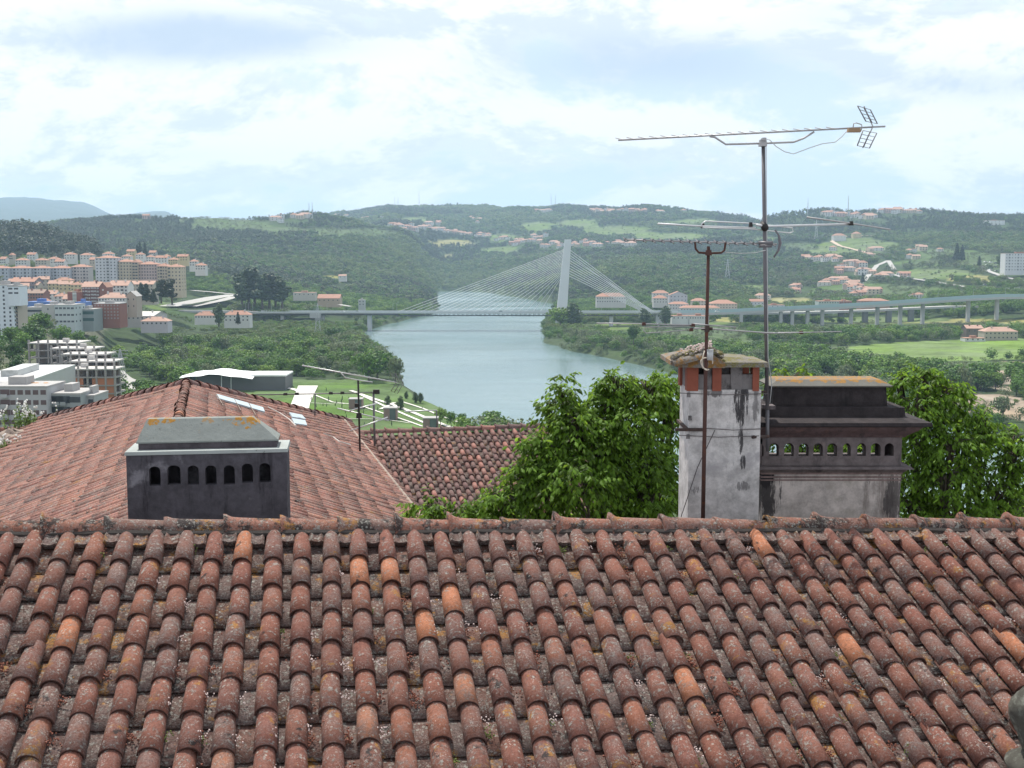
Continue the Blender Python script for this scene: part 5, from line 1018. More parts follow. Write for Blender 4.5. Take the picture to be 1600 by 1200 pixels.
bpx('apartment_block', 'red brick building with white strip, left of the balconied brick block', 'apartment block', 106, 128, 457, 478, 960, 16, (.26, .10, .08), floors=4, cols=1, ww=3.2, wh=4.2, roof=RTILE, rt='flat', wmat=bmat((.55, .57, .55)))
bpx('apartment_block', 'dark brick apartment block with white balconies under a pale tiled roof', 'apartment block', 128.5, 156, 448, 474, 965, 16, (.17, .085, .08), floors=5, cols=6, balc=(1, 3, 4), roof=RPALE, rt='gable', rh=4, wmat=bmat((.5, .5, .5)))
bpx('apartment_block', 'brick gabled end block with two white windows', 'apartment block', 156.3, 167, 449, 476, 962, 16, (.24, .11, .09), floors=3, cols=1, roof=RTILE, rt='gablef', rh=4, wmat=bmat((.55, .55, .55)))
bpx('apartment_block', 'white gabled block with tiled roof and a dark balcony strip', 'apartment block', 170, 200, 446, 462, 1010, 16, WHT, floors=3, cols=5, balc=(3,), roof=RPALE, rt='gable', rh=4)
bpx('apartment_block', 'low beige block with reddish roofs half hidden by dark cypresses', 'apartment block', 201, 240, 444, 466, 1080, 16, BEI, floors=4, cols=7, roof=RPALE, rt='gable', rh=3)
bpx('house', 'long white house with brown tiled roof, right of the big brick block', 'house', 154, 196, 465.5, 478, 930, 14, WHT, floors=2, cols=9, ww=1.2, roof=RPALE, rt='hip', rh=4)
bpx('house', 'beige gabled house end with blank brownish wall beside the approach road', 'house', 196.5, 213.5, 463, 484, 935, 14, (.44, .36, .30), floors=2, cols=2, ww=.8, roof=GRY and FLATR, rt='gablef', rh=4)
bpx('office_building', 'wide low building with bright orange tiled roof behind the white tower', 'building', 16, 54, 440, 452, 1150, 22, (.20, .19, .22), floors=2, cols=8, roof=RTILE, rt='gable', rh=4)
bpx('house', 'brown roofed brick terrace between trees behind the institute', 'house', 38, 68, 458, 468, 1000, 14, (.26, .14, .12), floors=2, cols=7, roof=pmat('old_brown_tile', (.28, .20, .16), .9, .2, .4), rt='gable', rh=3)
G3 = 'tile roofed houses behind the institute'
for i, (u, v, wpx, c) in enumerate(((70, 464, 18, WHT), (84, 468, 20, WHT), (98, 472, 13, WHT), (54, 470, 16, WHT), (75, 448, 18, YEL), (85, 443, 26, BEI), (92, 449, 20, YEL), (110, 450, 18, YEL), (30, 475, 12, WHT), (62, 477, 12, GRY))):
    bpx('house', {WHT: 'white', BEI: 'beige', YEL: 'cream', GRY: 'grey'}[c] + ' low house with orange tiles ' + ('just behind the institute' if v > 460 else 'among the garden trees behind the institute'), 'house', u, u + wpx, v - 5, v + 5, 1000 + (475 - v) * 6, 11, c, floors=2, cols=3, roof=RTILE if i % 2 else RPALE, rt='hip' if i % 2 else 'gable', rh=3, grp=G3)
# white tower at the left edge
bpx('apartment_tower', 'tall white tower block with an overhanging top at the left edge', 'apartment tower', -14, 22, 446, 524, 690, 15, (.60, .65, .70), floors=12, cols=4, ww=1.1, wh=1.2, roof=FLATR, rt='flat', side=3)
bpx('apartment_tower', 'beige balcony wing attached to the right of the white tower block', 'apartment tower', 22.3, 29.5, 462, 525, 694, 14, (.40, .36, .30), floors=11, cols=1, balc=(0,), roof=FLATR, rt='flat')
bpx('apartment_tower', 'white projecting top storeys on the tower block at the left edge', 'apartment tower', 12, 30, 448, 461.5, 688.5, 12, (.62, .67, .72), floors=2, cols=2, ww=2.4, wh=1.0, roof=FLATR, rt='flat')
# near left flats (rows 600..670)
GW = (.43, .43, .44)
bpx('apartment_block', 'grey white apartment block with brown shutters close behind the pink roof', 'apartment block', -30, 77, 606, 700, 330, 14, GW, floors=6, cols=9, ww=1.5, wh=1.3, roof=FLATR, rt='flat', wmat=pmat('shutter_brown', (.13, .09, .09), .6, .3, .4), balc=(1, 3))
bpx('apartment_block', 'grey lower wing with long balconies, right of the shuttered block', 'apartment block', 77.4, 128, 617, 700, 333, 14, (.30, .32, .33), floors=5, cols=5, ww=2.0, wh=1.6, roof=FLATR, rt='flat', balc=(0, 1, 2))
bpx('apartment_block', 'small grey end wing stepping down towards the pink roof', 'apartment block', 128.4, 150, 620, 700, 338, 12, (.36, .37, .38), floors=5, cols=2, ww=1.4, wh=1.2, roof=FLATR, rt='flat')
t_ = bpx('flat_roof_block', 'long block with wide grey white flat roof left of the unfinished building', 'building', -60, 38, 600, 640, 372, 62, (.45, .45, .45), floors=3, cols=12, roof=pmat('pale_membrane', (.50, .51, .50), .8, .18, .15, (.30, .31, .30), .1, .5), rt='flat', rz=R(6))
DISH = pmat('tank_ochre', (.45, .24, .10), .7, .2)
for i, u in enumerate((50, 57, 72)):
    p_ = at(u, 602.5, 338); mb = MB(); mb.tube([p_, p_ + Vector((0, 0, .5)), p_ + Vector((0, 0, .9))], [.9, 1.15, .5], 12); tag(obj('roof_tank', mb, DISH), 'round ochre water tank on the roof of the shuttered grey block', 'tank', 'ochre tanks on the near flat roof')
# unfinished concrete building
RAW = pmat('raw_concrete', (.33, .31, .30), .95, .2, .5, (.22, .21, .21), .3, .55); RAWT = pmat('raw_slab', (.50, .48, .46), .95, .15, .3, (.33, .31, .30), .4, .5); CLAY = pmat('clay_block', (.46, .19, .11), .9, .12, .6)
ub_ = thing('unfinished_building', 'unfinished stepped concrete frame building with orange clay block infill', 'building', (at(110, 620, 445).x, 445, 8))
mods = [(108, 179, 576, 440, 11), (110, 178, 564, 452, 11), (97, 165, 553, 464, 12), (80, 147, 544, 477, 12), (45, 120, 535.5, 490, 16)]
for mi, (u0, u1, vt, D, dp) in enumerate(mods):
    xa, xb = at(u0, vt, D).x, at(u1, vt, D).x; zt_ = at(u0, vt, D).z; nf = 8; fh = 3.0
    for f in range(nf + 1):
        z_ = zt_ - f * fh; mb = MB(); mb.box(xa - .4, xb + .4, D - .5, D + dp - .3, z_ - .5, z_); obj('floor_slab', mb, RAWT if f == 0 else RAW, ub_)
    nc = 6
    for c_ in range(nc):
        x_ = xa + (xb - xa) * c_ / (nc - 1)
        for yb in (D, D + dp * .5):
            mb = MB(); mb.box(x_ - .34, x_ + .34, yb - .34, yb + .34, zt_ - nf * fh, zt_ - .505); obj('column', mb, RAW, ub_)
        mb = MB(); mb.box(x_ - .35, x_ + .35, D - .3, D + .3, zt_ + .002, zt_ + 1.1); obj('roof_stub', mb, RAW, ub_)
    mb = MB(); mb.box(xa + 2.4 * (mi + 1), xa + 2.4 * (mi + 1) + 2.2, D + 5, D + 7, zt_ + .002, zt_ + 1.5); obj('stair_head', mb, RAWT, ub_)
    mb = MB(); mb.box(xa + .5, xb - .5, D + dp * .5 + .3, D + dp * .5 + .5, zt_ - nf * fh, zt_ - .51); obj('core_wall', mb, pmat('core_block', (.34, .28, .25), .95, .3, .4), ub_)  # even brownish grey block wall behind the columns
    if mi == 0:
        for f in range(1, 8):
            for c_ in range(5):
                x_ = xa + (xb - xa) * c_ / 5; x2 = xa + (xb - xa) * (c_ + 1) / 5; z_ = zt_ - f * fh
                mb = MB(); q_ = 1.3 if c_ in (1, 2) else 0; mb.box(x_ + .35 + (q_ if c_ == 2 else 0), x2 - .35 - (q_ if c_ == 1 else 0), D - .1, D + .12, z_ - 2.99, z_ - .51); obj('block_infill', mb, CLAY, ub_)
# scattered buildings along the river and bridge
bpx('warehouse', 'pale sheet roofed hall below the approach road', 'warehouse', 198, 240, 493.5, 501, 1000, 40, (.45, .44, .42), floors=1, cols=6, roof=pmat('sheet_roof', (.52, .50, .47), .7, .1), rt='gable', rh=3)
bpx('house', 'long white house with orange roof below the approach road', 'house', 304, 336, 493, 498, 1180, 12, WHT, floors=1, cols=7, roof=RTILE, rt='hip', rh=4)
bpx('house', 'white two storey house with orange roof beside the tall poplar', 'house', 350, 390, 492, 503, 1150, 13, WHT, floors=2, cols=6, roof=RTILE, rt='hip', rh=4)
bpx('house', 'low white house with brown roof between the trees below the brick block', 'house', 220, 262, 502, 509, 980, 13, (.50, .48, .52), floors=1, cols=6, roof=RPALE, rt='hip', rh=3.5)
bpx('warehouse', 'long ochre building with brown tiled roof behind the left end of the bridge', 'warehouse', 496, 531, 466, 473, 1560, 22, (.44, .34, .25), floors=1, cols=5, roof=RTILE, rt='gable', rh=5)
bpx('warehouse', 'pale yard building with many parked vans, left of the ochre building', 'warehouse', 458, 492, 457.5, 463, 1640, 18, (.50, .48, .44), floors=1, cols=5, roof=RPALE, rt='flat')
bpx('house', 'small white house alone in the woods behind the left end of the bridge', 'house', 529, 541, 431, 435, 2250, 10, WHT, floors=1, cols=2, roof=RPALE, rt='gable', rh=3)
bpx('house', 'small pale shed close behind the bridge near the river', 'house', 560, 570, 469, 478, 1500, 8, (.42, .44, .44), floors=2, cols=2, roof=FLATR, rt='flat')
strip('road', dens([at(530, 476, 1500), at(548, 479, 1490)]), 8, PALE, lift=.3)
SANTA = (.56, .55, .53)
for (n_, l_, u0, u1, vt, vb, D, d, c, kw) in (
    ('convent', 'long white building with tiled roof right of the pylon behind the stay cables', 932, 978, 463.5, 474, 1620, 18, SANTA, dict(floors=2, cols=12, rh=5)),
    ('house', 'white house with pale tile roof, highest in the cluster right of the cables', 1020, 1045, 458, 466, 1700, 14, SANTA, dict(floors=2, cols=5, rh=4)),
    ('house', 'reddish roofed house in the cluster right of the cables, second row', 1021, 1043, 466, 474, 1640, 14, SANTA, dict(floors=2, cols=5, rh=4)),
    ('house', 'gabled white house with brick tiles at the right of the cluster', 1046, 1074, 461, 472, 1650, 16, (.50, .50, .53), dict(floors=2, cols=5, rt='gablef', rh=5)),
    ('house', 'long low white house in front of the cluster right of the cables', 1046, 1076, 475, 484, 1580, 14, SANTA, dict(floors=2, cols=7, rh=3)),
    ('house', 'white villa with hipped roof between the cluster and the long terrace', 1081, 1104, 470, 478, 1640, 14, (.55, .50, .42), dict(floors=2, cols=5, rh=3.5)),
    ('terrace', 'long low terrace with faded tile roof behind the rusty mast', 1063, 1125, 481, 487, 1560, 14, SANTA, dict(floors=1, cols=14, rh=3)),
    ('terrace', 'wide tiled hall right of the rusty mast', 1110, 1152, 474.5, 483, 1600, 24, (.52, .45, .40), dict(floors=2, cols=9, rh=5)),
    ('shed', 'flat white shed under the bridge, right of the anchor block', 1050, 1076, 494, 500, 1360, 14, (.62, .63, .62), dict(floors=1, cols=4, rt='flat')),
    ('shed', 'longer white shed with window row under the bridge', 1077, 1108, 494, 500, 1358, 14, (.58, .58, .56), dict(floors=1, cols=8, rt='flat')),
    ('house', 'small white gabled house just left of the grey mast', 1172, 1194, 471, 478, 1750, 12, (.58, .58, .6), dict(floors=1, cols=4, rt='gable', rh=3.5)),
    ('shed', 'low white sheds behind the viaduct right of the grey mast', 1196, 1226, 477, 482, 1700, 16, (.6, .62, .63), dict(floors=1, cols=4, rt='flat')),
    ('warehouse', 'pale green commercial building behind the rising viaduct', 1279, 1311, 471, 483, 1560, 20, (.38, .45, .42), dict(floors=3, cols=8, rt='flat')),
    ('warehouse', 'brick red commercial building behind the rising viaduct', 1311.4, 1331, 471, 482, 1565, 20, (.30, .15, .12), dict(floors=2, cols=5, rt='flat')),
    ('warehouse', 'pale brick commercial building behind the viaduct, rightmost of the three', 1345, 1390, 470, 480, 1560, 20, (.42, .28, .22), dict(floors=2, cols=10, rt='hip', rh=3)),
    ('farmhouse', 'old ruined farm range with brown roofs at the edge of the green field', 1538, 1590, 518, 531, 1130, 16, (.40, .36, .30), dict(floors=2, cols=8, rt='hip', rh=4, roof=RPALE)),
    ('shed', 'long pale metal shed in front of the old farm', 1508, 1540, 529, 532, 1120, 12, (.55, .57, .58), dict(floors=1, cols=4, rt='flat')),
    ('shed', 'dark collapsed barn behind the old farm', 1510, 1536, 513, 522, 1180, 14, (.16, .13, .11), dict(floors=1, cols=3, rt='gable', rh=3, roof=RPALE)),
    ('hotel', 'big white block with dark balcony grid on the hillside at the right edge', 1570, 1624, 396, 424, 1950, 20, (.62, .63, .64), dict(floors=6, cols=12, rt='flat', balc=(1, 4, 7, 10))),
    ('house', 'yellow building beside the looping dirt road', 1333, 1346, 365, 370, 3350, 20, YEL, dict(floors=1, cols=2, rt='hip', rh=6)),
    ('house', 'wide white building left of the looping dirt road', 1302, 1322, 368, 373, 3300, 20, WHT, dict(floors=1, cols=4, rt='hip', rh=6)),
    ('villa', 'bright white villa high on the right hillside under the forest', 1541, 1570, 344.5, 350, 3400, 24, (.7, .7, .68), dict(floors=2, cols=5, rt='flat'))):
    bpx(n_, l_, n_.replace('_', ' '), u0, u1, vt, vb, D, d, c, **kw)
# far houses: one prototype per look, then copies set on the land
far_protos = {}
def far_house(kind):
    if kind in far_protos: return far_protos[kind]
    c, rf, w_, d_, h_, rt = {'white': ((.62, .61, .58), RTILE, 13, 10, 6, 'hip'), 'cream': ((.55, .48, .36), RPALE, 14, 10, 6, 'gable'), 'long': ((.60, .58, .55), RPALE, 24, 10, 6, 'hip'), 'pale': ((.66, .66, .65), RPALE, 12, 10, 7, 'flat'), 'pink': ((.50, .36, .32), RTILE, 14, 10, 6, 'gable')}[kind]
    t_ = building('hillside_house', 'x', 'house', 0, -500, -50, w_, d_, h_, c, roof=rf, rt=rt, floors=2, cols=3, ww=1.6, wh=1.6, rh=3.0); far_protos[kind] = [t_, False]; return far_protos[kind]
KN = {'white': 'white orange roofed house', 'cream': 'cream tile roofed house', 'long': 'long white tile roofed house', 'pale': 'white flat roofed house', 'pink': 'pinkish tile roofed house'}
def village(pts, where, grp, seed, size=1.0):
    rnd = random.Random(seed); pts = list(pts) + [(q_[0] + rnd.uniform(-9, 9), q_[1] + rnd.uniform(-2.5, 3.5)) for q_ in pts[::2]]

    for i, q_ in enumerate(pts):
        u, v = q_[0], q_[1]; kd = q_[2] if len(q_) > 2 else rnd.choice(('white', 'white', 'cream', 'long', 'pale', 'pink')); h_ = hit(u, v, 900)
        if h_ is None: continue
        pr = far_house(kd); 
        if not pr[1]: o = pr[0]; pr[1] = True
        else: o = copy_tree(pr[0])
        s_ = size * rnd.uniform(.85, 1.3); o.location = (h_.x, h_.y, h_.z + 1.0); o.scale = (s_, s_, s_ * rnd.uniform(.85, 1.1)); o.rotation_euler = (0, 0, rnd.uniform(-.7, .7)); o['label'] = KN[kd] + ' ' + where; o['group'] = grp; o['category'] = 'house'
def line(u0, v0, u1, v1, n, j=2.0, seed=0):
    r = random.Random(seed); return [(u0 + (u1 - u0) * (k + .5) / n + r.uniform(-j, j), v0 + (v1 - v0) * (k + .5) / n + r.uniform(-j, j) * .6) for k in range(n)]
village(line(232, 339, 262, 339, 4, 2, 1) + line(282, 338, 335, 333, 11, 3, 2) + line(335, 333, 402, 340, 8, 3, 3) + [(312, 330), (325, 329), (345, 331)], 'strung along the far left hilltop', 'houses along the far left hilltop', 1, 1.25)
village([(432, 345), (438, 342), (468, 343), (476, 341, 'long'), (490, 334, 'cream'), (526, 338, 'long'), (540, 339, 'long'), (510, 336), (575, 343, 'pink'), (598, 341, 'pale'), (568, 345)], 'on the hill above the bridge end', 'houses on the hill above the bridge', 2, 1.2)
village(line(612, 352, 650, 362, 9, 3, 5) + line(655, 356, 700, 362, 9, 4, 6) + line(695, 364, 762, 371, 12, 3, 7) + [(638, 350), (668, 352), (685, 350), (741, 344), (748, 346), (736, 342), (775, 377), (788, 374), (792, 376)], 'in the village left of the pylon', 'houses of the far hillside village', 3, 1.3)
village(line(803, 383, 850, 374, 9, 4, 8) + line(845, 387, 905, 384, 9, 3, 9) + line(905, 380, 930, 385, 5, 3, 10) + line(945, 382, 995, 384, 6, 3, 11) + [(815, 378), (835, 371), (852, 370)], 'in the hamlet behind the pylon top', 'houses of the hamlet behind the pylon', 4, 1.15)
village(line(922, 330, 955, 331, 6, 2, 12) + line(963, 331, 982, 331, 3, 1, 13) + line(993, 331, 1010, 332, 3, 1, 14) + [(1030, 334), (1070, 333), (1085, 332), (1093, 333), (848, 332), (858, 331)], 'high on the ridge behind the pylon', 'houses high on the skyline ridge', 5, 1.5)
village(line(1285, 337, 1310, 338, 4, 2, 15) + line(1320, 338, 1342, 339, 4, 1, 16) + line(1350, 339, 1365, 341, 3, 1, 17) + line(1375, 333, 1435, 332, 10, 2, 18) + line(1530, 331, 1575, 334, 8, 2, 19) + [(1225, 334), (1240, 335), (1488, 330)], 'on the dark ridge behind the aerials', 'houses on the ridge behind the aerials', 6, 1.4)
village(line(1255, 407, 1320, 408, 7, 3, 20) + line(1322, 412, 1352, 420, 5, 3, 21) + line(1340, 428, 1365, 430, 4, 2, 22) + [(1311, 425, 'pink'), (1383, 434, 'long'), (1376, 436), (1370, 393), (1362, 394, 'cream'), (1412, 398), (1420, 396), (1470, 394), (1443, 392), (1300, 392, 'white')], 'in the village below the dirt road', 'houses of the valley village', 7, 1.15)
village(line(1285, 442, 1330, 445, 4, 3, 23) + line(1325, 450, 1362, 458, 7, 3, 24) + [(1317, 440, 'cream'), (1338, 448, 'long'), (1357, 459, 'pale'), (1345, 462, 'long')], 'on the slope above the viaduct', 'houses above the climbing viaduct', 8, 1.0)
rnd = random.Random(77)
KW = {WHT: 'white', BEI: 'beige', YEL: 'cream', BLU: 'bluish'}
for i in range(34):
    u = rnd.uniform(2, 208); v = rnd.choice((rnd.uniform(450, 474), rnd.uniform(448, 458))); c = rnd.choice((WHT, WHT, BEI, YEL, BLU)); wp = rnd.uniform(9, 17); h_ = hit(u, v, 600)
    if h_ is None: continue
    a_, b_ = at(u, v, h_.y), at(u + wp, v, h_.y); building('house', KW[c] + (' wide' if wp > 13 else ' narrow') + ' town house in the built up slope behind the institute', 'house', (a_.x + b_.x) / 2, h_.y, h_.z, b_.x - a_.x, 10, rnd.choice((6, 8, 9)), c, roof=rnd.choice((RTILE, RPALE)), rt=rnd.choice(('hip', 'gable')), floors=2, cols=3, rh=3, grp='town houses behind the institute', rz=rnd.uniform(-.3, .3))
for i in range(26):
    u, v = rnd.uniform(1180, 1500), rnd.uniform(395, 470); h_ = hit(u, v, 1500)
    if h_ is not None and i % 2 == 0: village([(u, v)], 'alone on the green slope at right', 'scattered houses on the right slope', i, 1.1)
# ---------------------------------------------------------------- riverside park
WP = pmat('pale_paving', (.62, .60, .55), .9, .06, .2)
def sheet(name, uv, z, mat, kind='structure'):
    P = [atz(u, v, 5.6) for u, v in uv]; mb = MB(); mb.add([(p_.x, p_.y, gz(p_.x, p_.y) + .5) for p_ in P], [tuple(range(len(P)))[::-1]]); return tag(obj(name, mb, mat), kind=kind)
def flatland(z=5.0): return z
sheet('path', [(466, 604), (497, 604), (490, 618), (484, 632), (482, 645), (450, 645), (455, 632), (461, 617)], 5.35, WP)
for pts, w_ in (([(447, 607), (462, 610), (470, 613)], 5), ([(548, 611), (580, 622), (610, 631), (650, 645), (700, 662), (745, 676)], 3.2), ([(556, 614), (600, 634), (640, 650), (690, 668)], 2.2), ([(595, 639), (608, 633), (616, 629)], 2.6), ([(492, 618), (520, 629), (560, 633), (600, 646), (660, 664)], 1.6), ([(486, 630), (520, 632), (545, 631)], 1.0), ([(540, 654), (600, 655), (640, 660)], .9), ([(626, 627), (660, 636), (700, 650), (730, 660)], 1.8)):
    strip('path', [Vector((p_.x, p_.y, gz(p_.x, p_.y))) for p_ in dens([atz(u, v, 5.6) for u, v in pts])], w_ * .8, WP, lift=.35 + .02 * w_)
PVB = pmat('pavilion_brown', (.26, .18, .16), .8, .15, .5); PVG = pmat('pavilion_glass', (.10, .13, .14), .2, .2, .5, spec=.6)
for i, (u0, u1, vb, hpx) in enumerate(((545, 566, 640, 15), (599.5, 620, 657, 18), (661, 684, 674, 19))):
    D = atz(u0, vb, 5).y; a, b_ = at(u0, vb, D), at(u1, vb, D); w_ = b_.x - a.x; h_ = hpx / F * D; t_ = thing('pavilion', ['small brown cube pavilion, leftmost of the three in the park', 'brown and glass cube pavilion in the middle of the park lawn', 'brown and glass cube pavilion nearest the dark roof'][i], 'pavilion', ((a.x + b_.x) / 2, D, 5.2))
    mb = MB(); mb.box(-w_ / 2, -w_ * .05, 0, w_ * .9, 0, h_); obj('wall', mb, PVB, t_, local=True); mb = MB(); mb.box(-w_ * .05 + .02, w_ / 2 - .6, .3, w_ * .9, 0, h_ - .1); obj('glass_wall', mb, PVG, t_, local=True)
    mb = MB(); mb.box(w_ / 2 - .58, w_ / 2, 0, w_ * .9, 0, h_); obj('wall', mb, PVB, t_, local=True); mb = MB(); mb.box(-w_ / 2 - .2, w_ / 2 + .2, -.2, w_ * .95, h_ + .002, h_ + .5); obj('roof', mb, FLATR, t_, local=True)
pv = thing('event_hall', 'dark park pavilion hall with undulating white membrane roof', 'pavilion', (at(370, 600, 713).x, 713, 5))
DW = pmat('dark_cladding', (.115, .115, .125), .7, .12, .2); MEMB = pmat('white_membrane', (.80, .82, .82), .6, .03)
xa, xb, xm = at(308, 600, 713).x, at(446, 600, 713).x, at(386, 600, 713).x
mb = MB(); P = [(xa, at(0, 586, 713).z), (xm, at(0, 589, 713).z), (xb, at(0, 588, 713).z)]
mb.prism([(xa, 713, 4), (xb, 713, 4), (xb, 713, P[2][1]), (xm, 713, P[1][1]), (xa, 713, P[0][1])], None, (0, 24, 0)); obj('wall', mb, DW, pv)
mb = MB(); mb.box(xm, xb + .3, 712.6, 737.5, P[2][1] + .01, P[2][1] + .9); obj('roof', mb, MEMB, pv)
V, Fs = [], []; n1_, n2_ = 26, 6
for i in range(n1_ + 1):
    u = 285 + (398 - 285) * i / n1_; vt = np.interp(u, [285, 300, 318, 330, 345, 362, 380, 398], [587.5, 585, 584.5, 581.5, 582, 585, 586, 589])
    for j in range(n2_ + 1): y = 706 + 32 * j / n2_; V.append((at(u, vt, 713).x, y, at(u, vt, 713).z + math.sin(j / n2_ * PI) * .6 - .6 * (j == 0)))
for i in range(n1_):
    for j in range(n2_): a = i * (n2_ + 1) + j; Fs.append((a, a + n2_ + 1, a + n2_ + 2, a + 1))
mb = MB(); mb.add(V, Fs); obj('membrane_roof', mb, MEMB, pv, True)
for u in (346, 361): mb = MB(); mb.tube([at(u, 583, 710), at(u, 608, 710)], .25, 5); obj('column', mb, CONW, pv)
strip('road', [Vector((p_.x, p_.y, gz(p_.x, p_.y))) for p_ in dens([atz(178, 590, 6), atz(196, 597, 6), atz(222, 612, 6), atz(250, 622, 6)])], 13, PALE, lift=.5)
for u, v, c in ((212, 603, 'dark'), (219, 608, 'white'), (224, 606, 'grey'), (229, 609, 'white')): p_ = atz(u, v, 6); p_.z = gz(p_.x, p_.y) + .5; car(p_, .6, c, c + ' car parked beside the road near the unfinished building' if u < 222 or c == 'grey' else 'white car parked beside the road, rightmost of the four', None, 'car', 1.2)
# masts and power pylons
def lattice(name, label, x, y, z, h, w=5.0, arms=True, grp=None, r=.22):
    t_ = thing(name, label, name.replace('_', ' '), (x, y, z), grp); mb = MB(); n = 7
    for i in range(n):
        a0, a1 = w / 2 * (1 - i / n * .92), w / 2 * (1 - (i + 1) / n * .92); z0_, z1_ = h * i / n, h * (i + 1) / n
        for sx_, sy_ in ((-1, -1), (1, -1), (1, 1), (-1, 1)): mb.tube([(sx_ * a0, sy_ * a0, z0_), (sx_ * a1, sy_ * a1, z1_)], r, 4)
        mb.tube([(-a0, -a0, z0_), (a1, -a1, z1_)], r * .7, 4); mb.tube([(a0, -a0, z0_), (-a1, -a1, z1_)], r * .7, 4)
    obj('lattice', mb, LAMPM, t_, local=True)
    if arms:
        for k in (.72, .84, .95): mb = MB(); mb.tube([(-w * .8, 0, h * k), (w * .8, 0, h * k)], r, 4); obj('cross_arm', mb, LAMPM, t_, local=True)
for u, v, D, h, l in ((497, 536, 1180, 33, 'pale lattice power pylon rising from the trees left of the river'), (188, 560, 760, 20, 'thin lattice mast among the willows right of the unfinished building'), (1137, 412, 2400, 42, 'lattice power pylon on the wooded slope right of the rusty mast'), (1275, 378, 3300, 60, 'lattice power pylon beside the looping dirt road')):
    p_ = at(u, v, D); lattice('power_pylon', l, p_.x, D, gz(p_.x, D), h, 6 if D < 2000 else 9, r=.2 if D < 2000 else .4)
for u, h in ((483, 50), (488, 52), (655, 90), (617, 60), (622, 60), (1262, 60), (1325, 60), (868, 60), (861, 70)):
    D = 3300 if u < 500 else (6000 if u < 660 else (3950 if u > 1000 else 5500)); p_ = at(u, 335, D); lattice('radio_mast', 'thin radio mast standing on the wooded skyline', p_.x, D, gz(p_.x, D), h, 2.5, False, 'radio masts on the skyline', .5)
for u, v in ((1385, 432), (1369, 392), (1347, 392)):
    h_ = hit(u, v, 900)
    if h_: lamp(u, h_.y, h_.z, 26, 'thin white mast above the valley village', 'thin masts above the valley village')
# ---------------------------------------------------------------- trees
def leafmat(name, stops, trans=.2, var=.42, sc_=3.0):
    m, t, b = newmat(name); oi = t.nodes.new('ShaderNodeObjectInfo'); co = crd(t)
    n = len(stops); c = ramp(t, oi.outputs['Random'], [(i / max(1, n - 1), s) for i, s in enumerate(stops)])
    g = t.nodes.new('ShaderNodeNewGeometry'); h = t.nodes.new('ShaderNodeHueSaturation'); t.links.new(c, h.inputs['Color'])
    t.links.new(rng(t, g.outputs['Random Per Island'], 0, 1, 1 - var, 1 + var, False), h.inputs['Value'])
    t.links.new(h.outputs[0], b.inputs['Base Color']); b.inputs['Roughness'].default_value = .55; b.inputs['Specular IOR Level'].default_value = .25
    tr = t.nodes.new('ShaderNodeBsdfTranslucent'); ml = t.nodes.new('ShaderNodeMixShader'); ml.inputs[0].default_value = trans
    h2_ = t.nodes.new('ShaderNodeHueSaturation'); t.links.new(h.outputs[0], h2_.inputs['Color']); h2_.inputs['Value'].default_value = 1.5; h2_.inputs['Hue'].default_value = .48; t.links.new(h2_.outputs[0], tr.inputs[0])
    t.links.new(b.outputs[0], ml.inputs[1]); t.links.new(tr.outputs[0], ml.inputs[2]); t.links.new(ml.outputs[0], t.nodes['Material Output'].inputs[0]); return m
LM = {'broad': leafmat('leaf_broad', [(.052, .125, .014), (.105, .21, .022), (.068, .155, .018), (.15, .25, .03), (.040, .10, .018), (.085, .19, .022)]),
      'willow': leafmat('leaf_willow', [(.13, .17, .08), (.16, .20, .095), (.11, .15, .07)]),
      'pine': leafmat('leaf_pine', [(.028, .055, .024), (.040, .070, .026), (.034, .048, .026)], .1),
      'poplar': leafmat('leaf_poplar', [(.05, .09, .028), (.065, .11, .035)]),
      'conifer': leafmat('leaf_conifer', [(.022, .04, .02), (.03, .05, .022)], .08),
      'olive': leafmat('leaf_olive', [(.10, .13, .065), (.13, .155, .07), (.085, .115, .05)]),
      'farL': leafmat('leaf_far_light', [(.10, .16, .036), (.13, .18, .045), (.085, .14, .032)], .2, .45),
      'farD': leafmat('leaf_far_dark', [(.030, .056, .022), (.040, .070, .024), (.034, .05, .026)], .12, .45),
      'far': leafmat('leaf_far', [(.038, .092, .016), (.068, .15, .022), (.046, .11, .018), (.092, .18, .028), (.038, .085, .02), (.13, .18, .045), (.085, .085, .055)])}
BARK = pmat('bark', (.10, .085, .07), .95, .4, 8, bmp=.6, bdist=.05)
